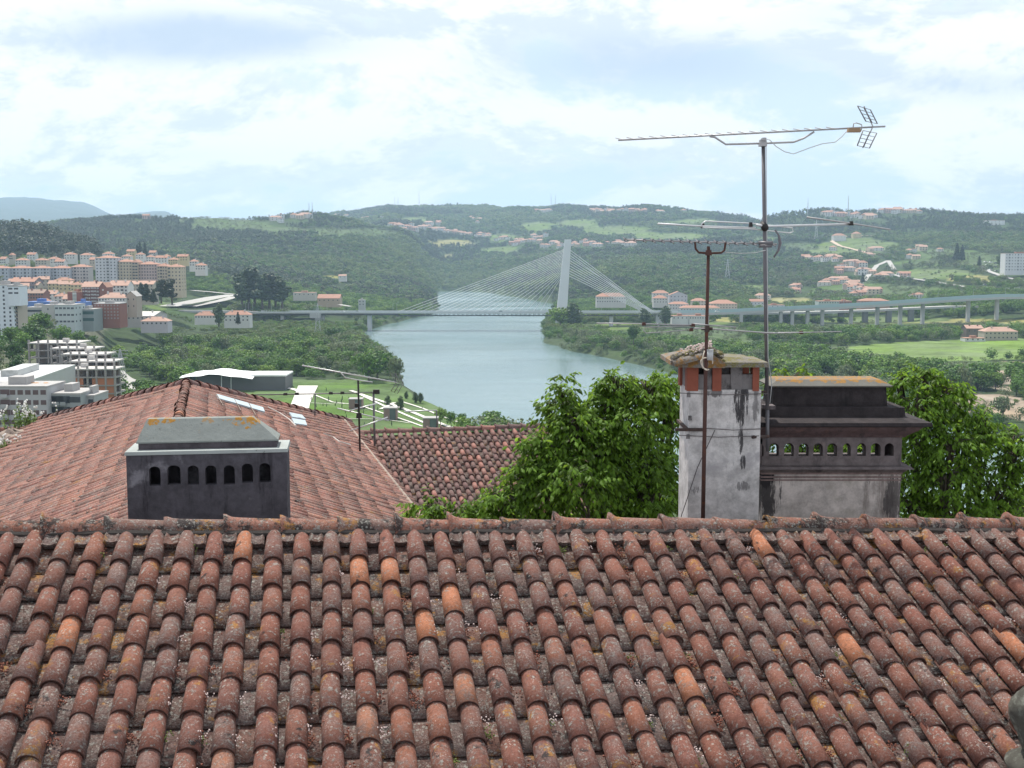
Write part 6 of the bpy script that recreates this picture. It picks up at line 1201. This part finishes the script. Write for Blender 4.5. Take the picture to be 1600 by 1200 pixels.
def crown_mb(kind, seed, n=520):
    r = np.random.RandomState(seed); mb = MB(); L = []
    if kind in ('broad', 'willow', 'olive', 'far'):
        k = 7 if kind != 'far' else 5; z0 = .30
        for i in range(k): a = r.uniform(0, 6.28); q = r.uniform(.12, .27); L.append(((q * math.cos(a), q * math.sin(a), r.uniform(.36, .78)), r.uniform(.17, .27), r.uniform(.15, .22)))
        L.append(((0, 0, .62), .30, .33))
    elif kind == 'pine':
        for i in range(6): a = r.uniform(0, 6.28); q = r.uniform(.03, .18); q *= (1.1 - i / 7); L.append(((q * math.cos(a), q * math.sin(a), .34 + .56 * i / 5), r.uniform(.11, .17) * (1.1 - i * .07), r.uniform(.09, .14)))
    elif kind == 'poplar':
        for i in range(8): z = .15 + .8 * i / 8; L.append(((r.uniform(-.04, .04), r.uniform(-.04, .04), z), .15 * math.sin(PI * min(1, (i + 1.6) / 9.5)) + .03, .12))
    elif kind == 'conifer':
        for i in range(9): z = .1 + .85 * i / 9; L.append(((0, 0, z), .17 * (1 - i / 9.5) + .02, .08))
    w = np.array([l[1] * l[2] for l in L]); w /= w.sum(); size = {'broad': .05, 'willow': .045, 'olive': .045, 'far': .085, 'pine': .045, 'poplar': .035, 'conifer': .035}[kind]
    V = []; Fs = []
    for i in range(n):
        l = L[r.choice(len(L), p=w)]; d = r.normal(size=3); d /= np.linalg.norm(d); q = r.uniform(.7, 1.08) if r.rand() < .85 else r.uniform(.3, .7)
        p_ = np.array(l[0]) + d * np.array([l[1], l[1], l[2]]) * q; nn = d + r.normal(size=3) * .45; nn /= np.linalg.norm(nn)
        a = np.cross(nn, r.normal(size=3)); a /= np.linalg.norm(a); b_ = np.cross(nn, a); s_ = size * r.uniform(.6, 1.4); bn = nn * s_ * .35
        if kind == 'willow': a = a * .7 + np.array([0, 0, -.8])
        k = len(V); V += [p_ - a * s_ + bn * -1, p_ - b_ * s_ * .8, p_ + a * s_ - bn, p_ + b_ * s_ * .8, p_ + bn]; Fs += [(k, k + 1, k + 4), (k + 1, k + 2, k + 4), (k + 2, k + 3, k + 4), (k + 3, k, k + 4)]
    mb.add(V, Fs); return mb, L
def trunk_mb(kind, L, seed):
    r = random.Random(seed); mb = MB(); top = .55 if kind in ('broad', 'willow', 'olive') else .85
    mb.tube([(0, 0, -.05), (.005, .004, top * .5), (.01, 0, top)], [.028, .02, .01], 6)
    for l in L[:4]: mb.tube([(0, 0, top * .45), (l[0][0] * .5, l[0][1] * .5, (top * .5 + l[0][2]) / 2), l[0]], [.014, .009, .004], 4)
    return mb
TP = {}
def tproto(kind, var):
    k = (kind, var)
    if k not in TP:
        cm, L = crown_mb(kind, 100 + var * 7 + len(kind)); TP[k] = (cm.mesh('crown'), trunk_mb(kind, L, var).mesh('trunk')); TP[k][0].materials.append(LM[kind]); TP[k][1].materials.append(BARK)
    return TP[k]
KNAME = {'broad': 'broadleaf_tree', 'willow': 'willow_tree', 'pine': 'pine_tree', 'poplar': 'poplar_tree', 'conifer': 'cypress_tree', 'olive': 'olive_tree'}
def tree(kind, loc, h, label, grp=None, wid=1.0, rnd=random.Random(5)):
    c, tk = tproto(kind, rnd.randint(0, 3)); t_ = thing(KNAME[kind], label, 'tree', loc, grp, rnd.uniform(0, 6.28)); t_.scale = (h * wid, h * wid, h)
    link('crown', c, None, t_); link('trunk', tk, None, t_); return t_
TSP = []
def tpx(kind, u, vt, vb, label, D=None, z=None, wid=1.0, grp=None):
    if D is None:
        p_ = atz(u, vb, z if z is not None else 5.0); D = p_.y
    p_ = at(u, vb, D); h_ = at(u, vt, D).z - p_.z; TSP.append((p_.x, D)); return tree(kind, (p_.x, D, p_.z - .2), h_, label, grp, wid)
# named single trees
tpx('poplar', 342, 471, 508, 'tall pale poplar standing above the wood in front of the orange roofed houses', 1120, wid=1.3)
tpx('conifer', 372, 485, 506, 'small dark conifer beside the white two storey house', 1100, wid=1.2)
for i, (u, vt) in enumerate(((378, 428), (389, 418), (398, 424), (410, 430), (421, 427), (431, 432), (441, 436))):
    tpx('pine', u, vt, 480, 'tall dark pine in the clump behind the approach road', 1440 + (i % 3) * 14, wid=1.5, grp='pines in the dark clump behind the approach road')
for u, vt, vb, l in ((221, 439, 469, 'dark cypress in front of the low beige block, left one'), (229, 440, 470, 'dark cypress in front of the low beige block, right one'), (240, 450, 472, 'short dark conifer between the cypresses and the round pines')): tpx('conifer', u, vt, vb, l, 1050, wid=1.7)
tpx('pine', 252, 437, 472, 'big dark round pine below the cream high-rises, left one', 1060, wid=1.4); tpx('pine', 269, 436, 474, 'big dark round pine below the cream high-rises, right one', 1060, wid=1.5)
for i, (u, h_) in enumerate(((215, 386), (219, 380), (227, 382))): tpx('conifer', u, h_ - 6, 404, 'tall thin cypress on the slope above the apartment row', 1800, wid=.9, grp='thin cypresses above the apartment row')
tpx('broad', 876, 478, 515, 'large round dark tree at the foot of the pylon, left one', 1330, wid=1.25); tpx('poplar', 897, 471, 514, 'large dark tree at the foot of the pylon, right one', 1325, wid=1.9)
tpx('poplar', 1006, 480, 507, 'dark poplar in front of the cable anchor, left of it', 1340, wid=1.9); tpx('poplar', 1039, 476, 506, 'dark poplar right of the cable anchor', 1345, wid=1.9)
tpx('broad', 990, 505, 537, 'dark tall tree in the bushes of the right bank below the bridge', 1010, wid=.8)
tpx('broad', 1087, 470, 488, 'small tree beside the rusty mast among the houses', 1590, wid=1)
tpx('conifer', 1495, 377, 406, 'dark tall cypress pair member on the right hillside, left one', 2350, wid=1.2); tpx('conifer', 1503, 380, 407, 'dark tall cypress pair member on the right hillside, right one', 2350, wid=1.2)
tpx('conifer', 1530, 398, 415, 'small cypress left of the white hillside block', 2200, wid=1.2); tpx('poplar', 1563, 394, 416, 'dark rounded tree hugging the white hillside block', 2000, wid=1.8)
tpx('conifer', 1348, 425, 441, 'small conifer between the orange roofs of the valley village', 2150, wid=1.4)
for i, (u, vt, vb, l) in enumerate(((635, 610, 623, 'young tree at the park shore, leftmost of three'), (649, 611, 629, 'young tree at the park shore, middle of three'), (657, 612, 629, 'young tree at the park shore, rightmost of three'), (606, 616, 634, 'young tree beside the park path, left of the path fork'), (626, 617, 640, 'young tree beside the park path, right of the path fork'))): tpx('poplar', u, vt, vb, l, z=5, wid=1.5)
for i, (u, vt, vb, w_, l) in enumerate(((688, 634, 662, .9, 'light green bushy tree at the shore behind the pavilions'), (705, 640, 665, .9, 'light green broad tree at the water edge above the dark roof'), (722, 644, 667, .8, 'small dark tree at the water edge above the dark roof'), (763, 650, 682, .7, 'small pointed tree against the river just above the dark roof, left one'), (790, 656, 684, .6, 'small round tree against the river just above the dark roof, right one'))): tpx('broad', u, vt, vb, l, z=5, wid=w_)
tpx('broad', 590, 542, 594, 'large dark round tree at the tip of the riverside wood', z=5, wid=1.15); tpx('broad', 576, 545, 598, 'huge bushy tree left of the dark round one at the wood tip', z=5, wid=1.2); tpx('willow', 618, 553, 600, 'lighter tree leaning over the water at the tip of the wood', z=5, wid=.7)
tpx('broad', 470, 508, 560, 'big rounded tree behind the lattice pylon in the wood', 1020, wid=1.0); tpx('broad', 522, 508, 540, 'rounded light green tree near the river in the wood', 1090, wid=1.2)
r_ = random.Random(12)
for i in range(46):
    u, v = r_.uniform(485, 660), r_.uniform(612, 668)
    if v < 605 + (u - 485) * .18: continue
    tpx('poplar', u, v - r_.uniform(7, 11), v, 'thin sapling planted in the park lawn', z=5, wid=.45, grp='saplings planted in the park lawn')
# raster of kept-free land
RX0, RY0, CS = -3600, 200, 6; RW, RH = 1250, 1250; FREE = np.zeros((RH, RW), bool)
def block(x, y, r):
    i0, i1 = int((x - r - RX0) / CS), int((x + r - RX0) / CS) + 1; j0, j1 = int((y - r - RY0) / CS), int((y + r - RY0) / CS) + 1
    FREE[max(0, j0):max(0, j1), max(0, i0):max(0, i1)] = True
for o in list(COL.objects):
    if o.parent is None and o.get('category') in ('house', 'apartment block', 'apartment tower', 'office building', 'warehouse', 'terrace', 'shed', 'hotel', 'villa', 'farmhouse', 'convent', 'building', 'pavilion') and o.location.y > 300:
        w_ = 12
        for ch in o.children:
            if ch.name.startswith('wall') and ch.type == 'MESH': xs = [v.co.x for v in ch.data.vertices]; w_ = max(w_, (max(xs) - min(xs)) / 2 * o.scale[0] + 3); break
        fr = 20 if o.location.y < 700 else (100 if o.location.y > 1900 else 36)
        for k in range(0, fr + 1, 6): block(o.location.x, o.location.y - k, w_)
        block(o.location.x, o.location.y + 8, w_)
for o in list(COL.objects):
    if o.type == 'MESH' and (o.name.startswith('road') or o.name.startswith('path')) and o.data:
        for v in o.data.vertices:
            for k in range(0, 25 if not (1380 < v.co.y < 1660 and v.co.x < -200) else 110, 6): block(v.co.x, v.co.y - k * (1 if v.co.y > 700 else .4), 7)
for o in list(COL.objects):
    if o.get('category') in ('car', 'van', 'bus') and o.location.y > 500:
        for k in range(0, 31, 6): block(o.location.x, o.location.y - k, 6)
for x, y in TSP: block(x, y, 4)
for x in range(-260, 900, 6):
    for y in range(1384, 1420, 6): block(x, y, 4)
def isfree(x, y):
    i = np.clip(((x - RX0) / CS).astype(int), 0, RW - 1); j = np.clip(((y - RY0) / CS).astype(int), 0, RH - 1); return ~FREE[j, i]
OCU = [-50, 57, 180, 290, 535, 560, 860, 870, 940, 1060, 1061, 1200, 1410, 1411, 1650]; OCV = [668, 660, 632, 598, 655, 672, 668, 640, 590, 585, 560, 590, 590, 610, 700]
# points over the land, by distance band: (D0, D1, m2 per tree, height lo, hi)
SB = np.linspace(-.62, .62, 500); DBn = np.geomspace(300, 8000, 900); sg, dg = np.meshgrid(SB, DBn); gzz = ground(sg * dg, dg)
el = (gzz - CAMZ) / dg; runmax = np.maximum.accumulate(el, 0)
cand = []; R2 = np.random.RandomState(23)
for D0, D1_, m2, h0, h1 in ((420, 900, 62, 5, 13.5), (900, 1500, 70, 5, 14), (1500, 2300, 80, 7, 13), (2300, 3400, 100, 8, 14), (3400, 4600, 135, 9, 16), (4600, 6800, 220, 12, 20)):
    S_ = .60 if D0 < 4000 else .5; area = S_ * (D1_ ** 2 - D0 ** 2); n = int(area / m2); D = np.sqrt(R2.uniform(D0 ** 2, D1_ ** 2, n)); s = R2.uniform(-S_, S_, n); x = s * D
    z = ground(x, D); k = cover(x, D, z); h_ = R2.uniform(h0, h1, n) * (1 + .25 * fbm(x, D, .02, 91, 2))
    u, v = proj(x, D, z + h_ * .5); dens_ = fbm(x, D, .012, 47, 3)
    p_ = np.select([k == 0, k == 1, k == 2, k == 3, k == 4, k == 5, k == 6, k == 7], [1.0, .05, .10, .06, .004, .42, 0, .30]); p_ = np.where((k == 0) & (dens_ < -.55), .45, p_)
    i_ = np.clip(np.searchsorted(SB, s), 0, 499); j_ = np.clip(np.searchsorted(DBn, D) - 1, 0, 899)
    vis = (z + h_ - CAMZ) / D > runmax[np.maximum(j_ - 2, 0), i_] - .0008
    riv = np.where(D < 3100, river(x, D), -99)
    keep = (R2.rand(n) < p_) & vis & (riv < -1.5) & isfree(x, D) & (u > -260) & (u < 1860) & ~((D < 620) & (s < -.1) & (s > -.52) & (k == 6)) & ~((D < 1000) & (k == 7) & (R2.rand(n) < .5))
    x, D, z, h_, k, u, v, riv = [q_[keep] for q_ in (x, D, z, h_, k, u, v, riv)]
    h_ = np.where(np.isin(k, (1, 3, 5, 2, 4)), h_ * .5, h_); h_ = np.where((riv > -16) & (D < 3100), h_ * .75, h_)
    kd = np.zeros(len(x), int)   # 0 far/broad 1 pine 2 willow 3 olive 4 poplar 5 conifer
    rr = R2.rand(len(x)); nz_ = fbm(x, D, .006, 61, 2)
    kd = np.where((D > 1600) & (u > 1120) & (v < 362) & (rr < .8), 1, kd); kd = np.where((D > 1550) & (D < 1950) & (u < 190), 1, kd); kd = np.where((D > 2200) & (nz_ > .35) & (rr < .75), 1, kd); kd = np.where((D > 2200) & (rr > .93), 1, kd)
    kd = np.where((D < 1500) & (rr < .12), 2, kd); kd = np.where((D < 1200) & (riv > -40) & (rr < .5), 2, kd); kd = np.where((k == 5) | ((u > 1200) & (D > 1700) & (D < 2600) & (rr < .45)), 3, kd); kd = np.where((D < 1500) & (rr > .97), 4, kd)
    h_ = np.where((D > 1550) & (D < 1950) & (u < 190) & (v < 395), h_ * 1.8, h_)
    h_ = np.where((D > 1080) & (D < 1396) & (u > 190) & (u < 1070), np.minimum(h_, np.maximum(3.0, 15.0 - z)), h_); h_ = np.where((D > 1250) & (D < 1396) & (u >= 1070), np.minimum(h_, 7), h_)
    cand.append((x, D, z, h_, kd, u, v, riv, k))
X_, Y_, Z_, H_, K_, U_, V_, RV_, C_ = [np.concatenate([c[i] for c in cand]) for i in range(9)]
print('trees', len(X_))
vis_ = (U_ > 5) & (U_ < 1595) & (V_ < np.interp(U_, OCU, OCV) - 4) & (Y_ < 1500); score = np.where(vis_, H_ / Y_, 0); order = np.argsort(-score)[:250]
ind = np.zeros(len(X_), bool); ind[order] = True; ind &= vis_
WD = {0: ('broad', 'rounded green tree'), 1: ('pine', 'dark pine'), 2: ('willow', 'pale grey willow'), 3: ('olive', 'low pale tree'), 4: ('poplar', 'slender upright poplar'), 5: ('conifer', 'dark conifer')}
rr = random.Random(31)
LMK = [(n_, at(u_, 500, D_).x, D_) for n_, u_, D_ in (('dark park hall', 375, 715), ('unfinished concrete building', 115, 450), ('lattice pylon in the wood', 497, 1180), ('grey institute', 80, 850), ('white tower block', 5, 690), ('two orange roofed houses', 350, 1150), ('wood tip at the river', 590, 780), ('pale sheet roofed hall', 220, 1000),
        ('bridge pier on the left bank', 577, 1400), ('pylon foot', 875, 1400), ('cable anchor', 1028, 1400), ('old farm', 1560, 1130), ('green field', 1450, 980), ('bare sandy ground', 1570, 820), ('thick dark viaduct piers', 1350, 1440), ('bank beyond the tall chimney', 1120, 900), ('ornate chimney across the water', 1300, 800), ('lattice mast among the willows', 188, 760), ('grey mast', 1197, 1050), ('left end of the green field', 1290, 1000), ('farm end of the green field', 1540, 1000), ('sandy slope by the water', 1540, 700), ('gap between the chimneys', 1200, 760), ('ornate chimney left cornice', 1240, 880), ('ornate chimney right cornice', 1420, 800), ('upper viaduct', 1400, 1300))]
for i in np.where(ind)[0]:
    k, nm = WD[int(K_[i])]; x, y, h = float(X_[i]), float(Y_[i]), float(H_[i])
    ln, lx, ly = min(LMK, key=lambda q_: (q_[1] - x) ** 2 + ((q_[2] - y) * .6) ** 2); dx, dy = x - lx, y - ly
    rel = ('behind' if dy > 0 else 'before') if abs(dy) * .6 > abs(dx) else ('right of' if dx > 0 else 'left of')
    tree(k, (x, y, float(Z_[i]) - .3), h * 1.08, ('tall ' if h > 10.5 else ('small ' if h < 6.5 else '')) + nm + ' ' + rel + ' the ' + ln, 'trees near the ' + ln, rr.uniform(.9, 1.3), rr)
# the rest: masses nobody could count
def forest(name, label, sel, protos, wid=1.2, zones=False):
    n = int(sel.sum())
    if n == 0: return
    me = bpy.data.meshes.new(name); me.vertices.add(n); me.vertices.foreach_set('co', np.stack([X_[sel], Y_[sel], Z_[sel] - .4], -1).ravel())
    for nm, dat, ty in (('scl', np.stack([H_[sel] * wid * R2.uniform(.85, 1.25, n), H_[sel] * wid * R2.uniform(.85, 1.25, n), H_[sel]], -1), 'FLOAT_VECTOR'), ('rot', np.stack([R2.uniform(-.06, .06, n), R2.uniform(-.06, .06, n), R2.uniform(0, 6.28, n)], -1), 'FLOAT_VECTOR'), ('idx', (np.clip(((fbm(X_[sel], Y_[sel], .0045, 17, 3) * .42 + .57 + R2.uniform(-.22, .22, n)) * len(protos)).astype(int), 0, len(protos) - 1) if zones else R2.randint(0, len(protos), n)), 'INT')):
        a = me.attributes.new(nm, ty, 'POINT'); a.data.foreach_set('vector' if ty == 'FLOAT_VECTOR' else 'value', dat.ravel().astype(np.float32 if ty != 'INT' else np.int32))
    o = link(name, me); tag(o, label, 'woodland', None, 'stuff')
    cl = bpy.data.collections.new(name + '_kinds')
    for j, pm in enumerate(protos): q_ = bpy.data.objects.new('tree_kind_%d' % j, pm); cl.objects.link(q_)
    ng = bpy.data.node_groups.new(name, 'GeometryNodeTree'); ng.interface.new_socket('Geometry', in_out='INPUT', socket_type='NodeSocketGeometry'); ng.interface.new_socket('Geometry', in_out='OUTPUT', socket_type='NodeSocketGeometry')
    a, b_ = ng.nodes.new('NodeGroupInput'), ng.nodes.new('NodeGroupOutput'); ip = ng.nodes.new('GeometryNodeInstanceOnPoints'); ci = ng.nodes.new('GeometryNodeCollectionInfo')
    ci.inputs['Collection'].default_value = cl; ci.inputs['Separate Children'].default_value = True; ci.inputs['Reset Children'].default_value = True
    def attr(nm, ty): q_ = ng.nodes.new('GeometryNodeInputNamedAttribute'); q_.data_type = ty; q_.inputs['Name'].default_value = nm; return q_.outputs['Attribute']
    ng.links.new(a.outputs[0], ip.inputs['Points']); ng.links.new(ci.outputs[0], ip.inputs['Instance']); ip.inputs['Pick Instance'].default_value = True
    ng.links.new(attr('idx', 'INT'), ip.inputs['Instance Index']); ng.links.new(attr('scl', 'FLOAT_VECTOR'), ip.inputs['Scale'])
    er = ng.nodes.new('FunctionNodeEulerToRotation'); ng.links.new(attr('rot', 'FLOAT_VECTOR'), er.inputs[0]); ng.links.new(er.outputs[0], ip.inputs['Rotation'])
    ng.links.new(ip.outputs[0], b_.inputs[0]); md = o.modifiers.new('scatter', 'NODES'); md.node_group = ng
    return o
def fm(kind, var, n, mat=None):
    cm, L = crown_mb(kind, 300 + var, n); me = cm.mesh('tree'); me.materials.append(LM[mat or kind]); return me
midB = [fm('broad', 0, 260, 'farD'), fm('broad', 1, 260), fm('broad', 2, 260), fm('broad', 3, 260), fm('broad', 4, 260, 'farL')]; farB = [fm('far', 0, 60, 'farD'), fm('far', 1, 60, 'farD'), fm('far', 2, 60, 'far'), fm('far', 3, 60, 'far'), fm('far', 4, 60, 'farL')]; pn = [fm('pine', i, 90) for i in range(3)] + [fm('conifer', 9, 80)]; wl_ = [fm('willow', i, 220) for i in range(3)]; ol = [fm('olive', i, 120) for i in range(3)]; pp = [fm('poplar', i, 160) for i in range(2)]
rest = ~ind
forest('riverside_wood', 'dense green broadleaf wood covering the valley floor on both river banks', rest & (K_ == 0) & (Y_ < 2000), midB, 1.25, True)
forest('hillside_forest', 'mixed green forest covering the hills beyond the river', rest & (K_ == 0) & (Y_ >= 2000), farB, 1.3, True)
forest('pine_forest', 'dark pine forest on the near left hill and along the ridges', rest & ((K_ == 1) | (K_ == 5)), pn, 1.7)
forest('willow_thicket', 'pale willow thicket along the river banks and behind the town', rest & (K_ == 2), wl_, 1.3)
forest('olive_groves', 'low pale olive trees and scrub on open slopes', rest & (K_ == 3), ol, 1.4)
forest('poplar_stand', 'scattered upright poplars in the valley wood', rest & (K_ == 4), pp, 1.4)
# ---- walnut trees behind the near roof
WLM = leafmat('walnut_leaf', [(.105, .20, .022), (.105, .20, .022)], .48, .65)
def walnut(label, base, D, lobes, seed, nspray):
    """lobes: (u, v, ru, rv, depth offset)"""
    r = random.Random(seed); t_ = thing('walnut_tree', label, 'tree', base); lf = MB(); wd = MB(); cen = []; V = []; Fs = []
    for (u, v, ru, rv, dy) in lobes: cen.append((at(u, v, D + dy), ru / F * D, rv / F * D))
    base = Vector(base); fork = base.lerp(cen[0][0], .55); wd.tube([base, base.lerp(fork, .5) + Vector((.1, 0, 0)), fork], [.22, .17, .12], 9)
    for c0, rx, rz in cen:
        m_ = fork.lerp(c0, .5) + Vector((r.uniform(-.2, .2), r.uniform(-.2, .2), .1)); e_ = c0 + Vector((0, 0, rz * .2)); wd.tube([fork, m_, e_], [.045, .022, .010], 6)
        for _ in range(9):
            d = Vector((r.gauss(0, 1), r.gauss(0, 1), r.gauss(.3, .8))).normalized(); q_ = e_ + Vector((d.x * rx, d.y * rx, d.z * rz)) * .85; wd.tube([m_.lerp(e_, r.uniform(.4, 1)), e_.lerp(q_, .5) + Vector((0, 0, .05)), q_], [.018, .012, .005], 4)
    W_ = [c[1] * c[2] for c in cen]; TW = []
    for c0, rx, rz in cen:
        for _ in range(5):
            d = Vector((r.gauss(0, 1), r.gauss(0, .6), r.gauss(.35, .8))).normalized(); rm = max(.14, (rx + rz) / 2); q1 = c0 + Vector((d.x * rm, d.y * rm, d.z * rm)) * r.uniform(1.15, 1.5); q1.z = min(q1.z, c0.z + rz + .12 + .1 * (rz > .15)); wd.tube([c0, c0.lerp(q1, .5) + Vector((0, 0, .04)), q1], [.010, .007, .003], 4); TW.append((c0, q1))
    for _ in range(nspray):
        c0, rx, rz = r.choices(cen, W_)[0]; d = Vector((r.gauss(0, 1), r.gauss(0, 1), r.gauss(0, 1))).normalized(); q_ = r.uniform(.3, 1.0) ** .6
        p_ = c0 + Vector((d.x * rx, d.y * rx, d.z * rz)) * q_
        if r.random() < .22:
            tw = r.choice(TW); p_ = tw[0].lerp(tw[1], r.uniform(.45, 1.0)) + Vector((r.gauss(0, .04), r.gauss(0, .04), r.gauss(0, .03))); d = (tw[1] - tw[0]).normalized()
        out = Vector((d.x + r.gauss(0, .5), d.y + r.gauss(0, .5), d.z * .5 + r.gauss(.1, .35))).normalized(); L_ = r.uniform(.16, .28)
        ax_ = out; pr = p_; ndir = ax_.cross(Vector((0, 0, 1))); ndir = ndir.normalized() if ndir.length > .1 else Vector((1, 0, 0))
        for j in range(7):
            k = (j // 2 + .6) / 3.6; q0 = p_ + ax_ * L_ * k + Vector((0, 0, -.10 * k * k)); sd = ndir * (1 if j % 2 else -1)
            ld = (ax_ * (.55 if j < 6 else 1.0) + sd * (.75 if j < 6 else 0) + Vector((0, 0, -.55 - r.uniform(0, .7)))).normalized(); ll = r.uniform(.048, .105); wv = ld.cross(Vector((r.gauss(0, .5), r.gauss(0, .5), 1))); wv = wv.normalized() * ll * r.uniform(.22, .30)
            up_ = ld.cross(wv).normalized() * ll * .07; k0 = len(V)
            V += [q0, q0 + ld * ll * .4 + wv + up_, q0 + ld * ll * .45, q0 + ld * ll * .4 - wv + up_, q0 + ld * ll * .75 + wv * .65 + up_, q0 + ld * ll * .8, q0 + ld * ll * .75 - wv * .65 + up_, q0 + ld * ll + Vector((0, 0, -.01))]
            Fs += [(k0, k0 + 1, k0 + 2), (k0, k0 + 2, k0 + 3), (k0 + 1, k0 + 4, k0 + 5, k0 + 2), (k0 + 2, k0 + 5, k0 + 6, k0 + 3), (k0 + 4, k0 + 7, k0 + 5), (k0 + 5, k0 + 7, k0 + 6)]
    lf.add(V, Fs); obj('crown', lf, WLM, t_); obj('trunk', wd, BARK, t_, True)
walnut('leafy walnut tree with drooping leaflets left of the tall white chimney', (1.9, 16.2, 73.5), 15.5,
       [(985, 665, 42, 34, 0), (1010, 612, 36, 24, .3), (965, 602, 22, 15, .2), (945, 625, 22, 15, .2), (1045, 615, 22, 26, .6), (1050, 670, 16, 34, .6), (900, 668, 30, 22, -.3), (884, 640, 26, 17, 0), (858, 655, 15, 13, 0), (925, 705, 44, 28, -.2), (862, 715, 32, 22, -.4), (1000, 725, 52, 34, 0), (905, 752, 60, 28, -.6), (1015, 775, 60, 36, 0), (850, 775, 36, 22, -.6), (790, 795, 30, 9, -.6), (735, 806, 34, 8, -.8), (668, 801, 24, 9, -.8), (830, 820, 80, 10, -.4), (940, 810, 60, 22, 0), (836, 745, 22, 14, -.5), (1000, 840, 90, 30, 0), (872, 612, 10, 8, 0), (840, 700, 20, 16, -.4), (815, 750, 26, 18, -.6), (785, 782, 30, 12, -.7), (930, 660, 22, 14, 0)], 3, 3700)
walnut('leafy walnut tree rising behind and right of the ornate chimney', (6.9, 17.4, 73.5), 16.6,
       [(1430, 640, 30, 26, 0), (1468, 618, 34, 18, .3), (1450, 596, 18, 10, .2), (1500, 640, 24, 20, .3), (1440, 690, 34, 28, 0), (1484, 700, 34, 24, -.2), (1545, 684, 34, 10, .2), (1583, 692, 26, 12, .2), (1425, 745, 34, 32, 0), (1480, 752, 34, 22, -.3), (1518, 738, 26, 20, 0), (1518, 692, 30, 16, .1), (1555, 768, 42, 18, 0), (1590, 712, 20, 12, 0), (1535, 660, 14, 10, .2), (1596, 735, 14, 22, 0), (1500, 795, 60, 20, 0), (1580, 800, 40, 18, 0), (1420, 795, 40, 26, 0), (1350, 740, 60, 50, .6), (1270, 730, 60, 50, .8), (1460, 820, 110, 30, 0), (1235, 610, 42, 32, 1.0), (1215, 660, 30, 40, 1), (1330, 690, 60, 40, 1), (1405, 600, 14, 10, .2)], 8, 3300)
walnut('small leafy tree filling the gap below the ornate chimney at the right edge', (8.6, 19, 73.5), 18.5, [(1610, 790, 50, 26, 0), (1655, 720, 40, 60, 0), (1550, 812, 50, 18, 0)], 12, 400)
# ---------------------------------------------------------------- haze (the air itself)
hz = bpy.data.materials.new('valley_air'); hz.use_nodes = True; t = hz.node_tree; t.nodes.clear(); o_ = t.nodes.new('ShaderNodeOutputMaterial'); pv_ = t.nodes.new('ShaderNodeVolumePrincipled')
pv_.inputs['Color'].default_value = (.56, .77, 1.0, 1); pv_.inputs['Density'].default_value = HAZE; pv_.inputs['Anisotropy'].default_value = .25; t.links.new(pv_.outputs[0], o_.inputs['Volume'])
mb = MB(); mb.box(-12500, 12500, -300, 15200, -8, 800); o = obj('haze', mb, hz); tag(o, 'thin bluish haze filling the valley air', 'haze', None, 'stuff')
# ---------------------------------------------------------------- labels that single out one thing
ORD = ['leftmost', 'second', 'third', 'fourth', 'fifth', 'sixth', 'seventh', 'eighth', 'ninth', 'tenth', 'eleventh', 'twelfth', 'thirteenth', 'fourteenth', 'fifteenth', 'sixteenth', 'seventeenth', 'eighteenth', 'nineteenth', 'twentieth', 'twenty-first', 'twenty-second']
by = {}
for o in COL.objects:
    if o.parent is None and o.get('label') and o.get('category'): by.setdefault(o['label'], []).append(o)
for lb, l in by.items():
    if 1 < len(l) <= 22 and len(lb.split()) <= 12:
        l.sort(key=lambda o: float(proj(o.location.x, o.location.y, o.location.z)[0]))
        for i, o in enumerate(l):
            o['label'] = lb + (', leftmost of them' if i == 0 else (', rightmost of them' if i == len(l) - 1 else ', %s from the left' % ORD[i]))
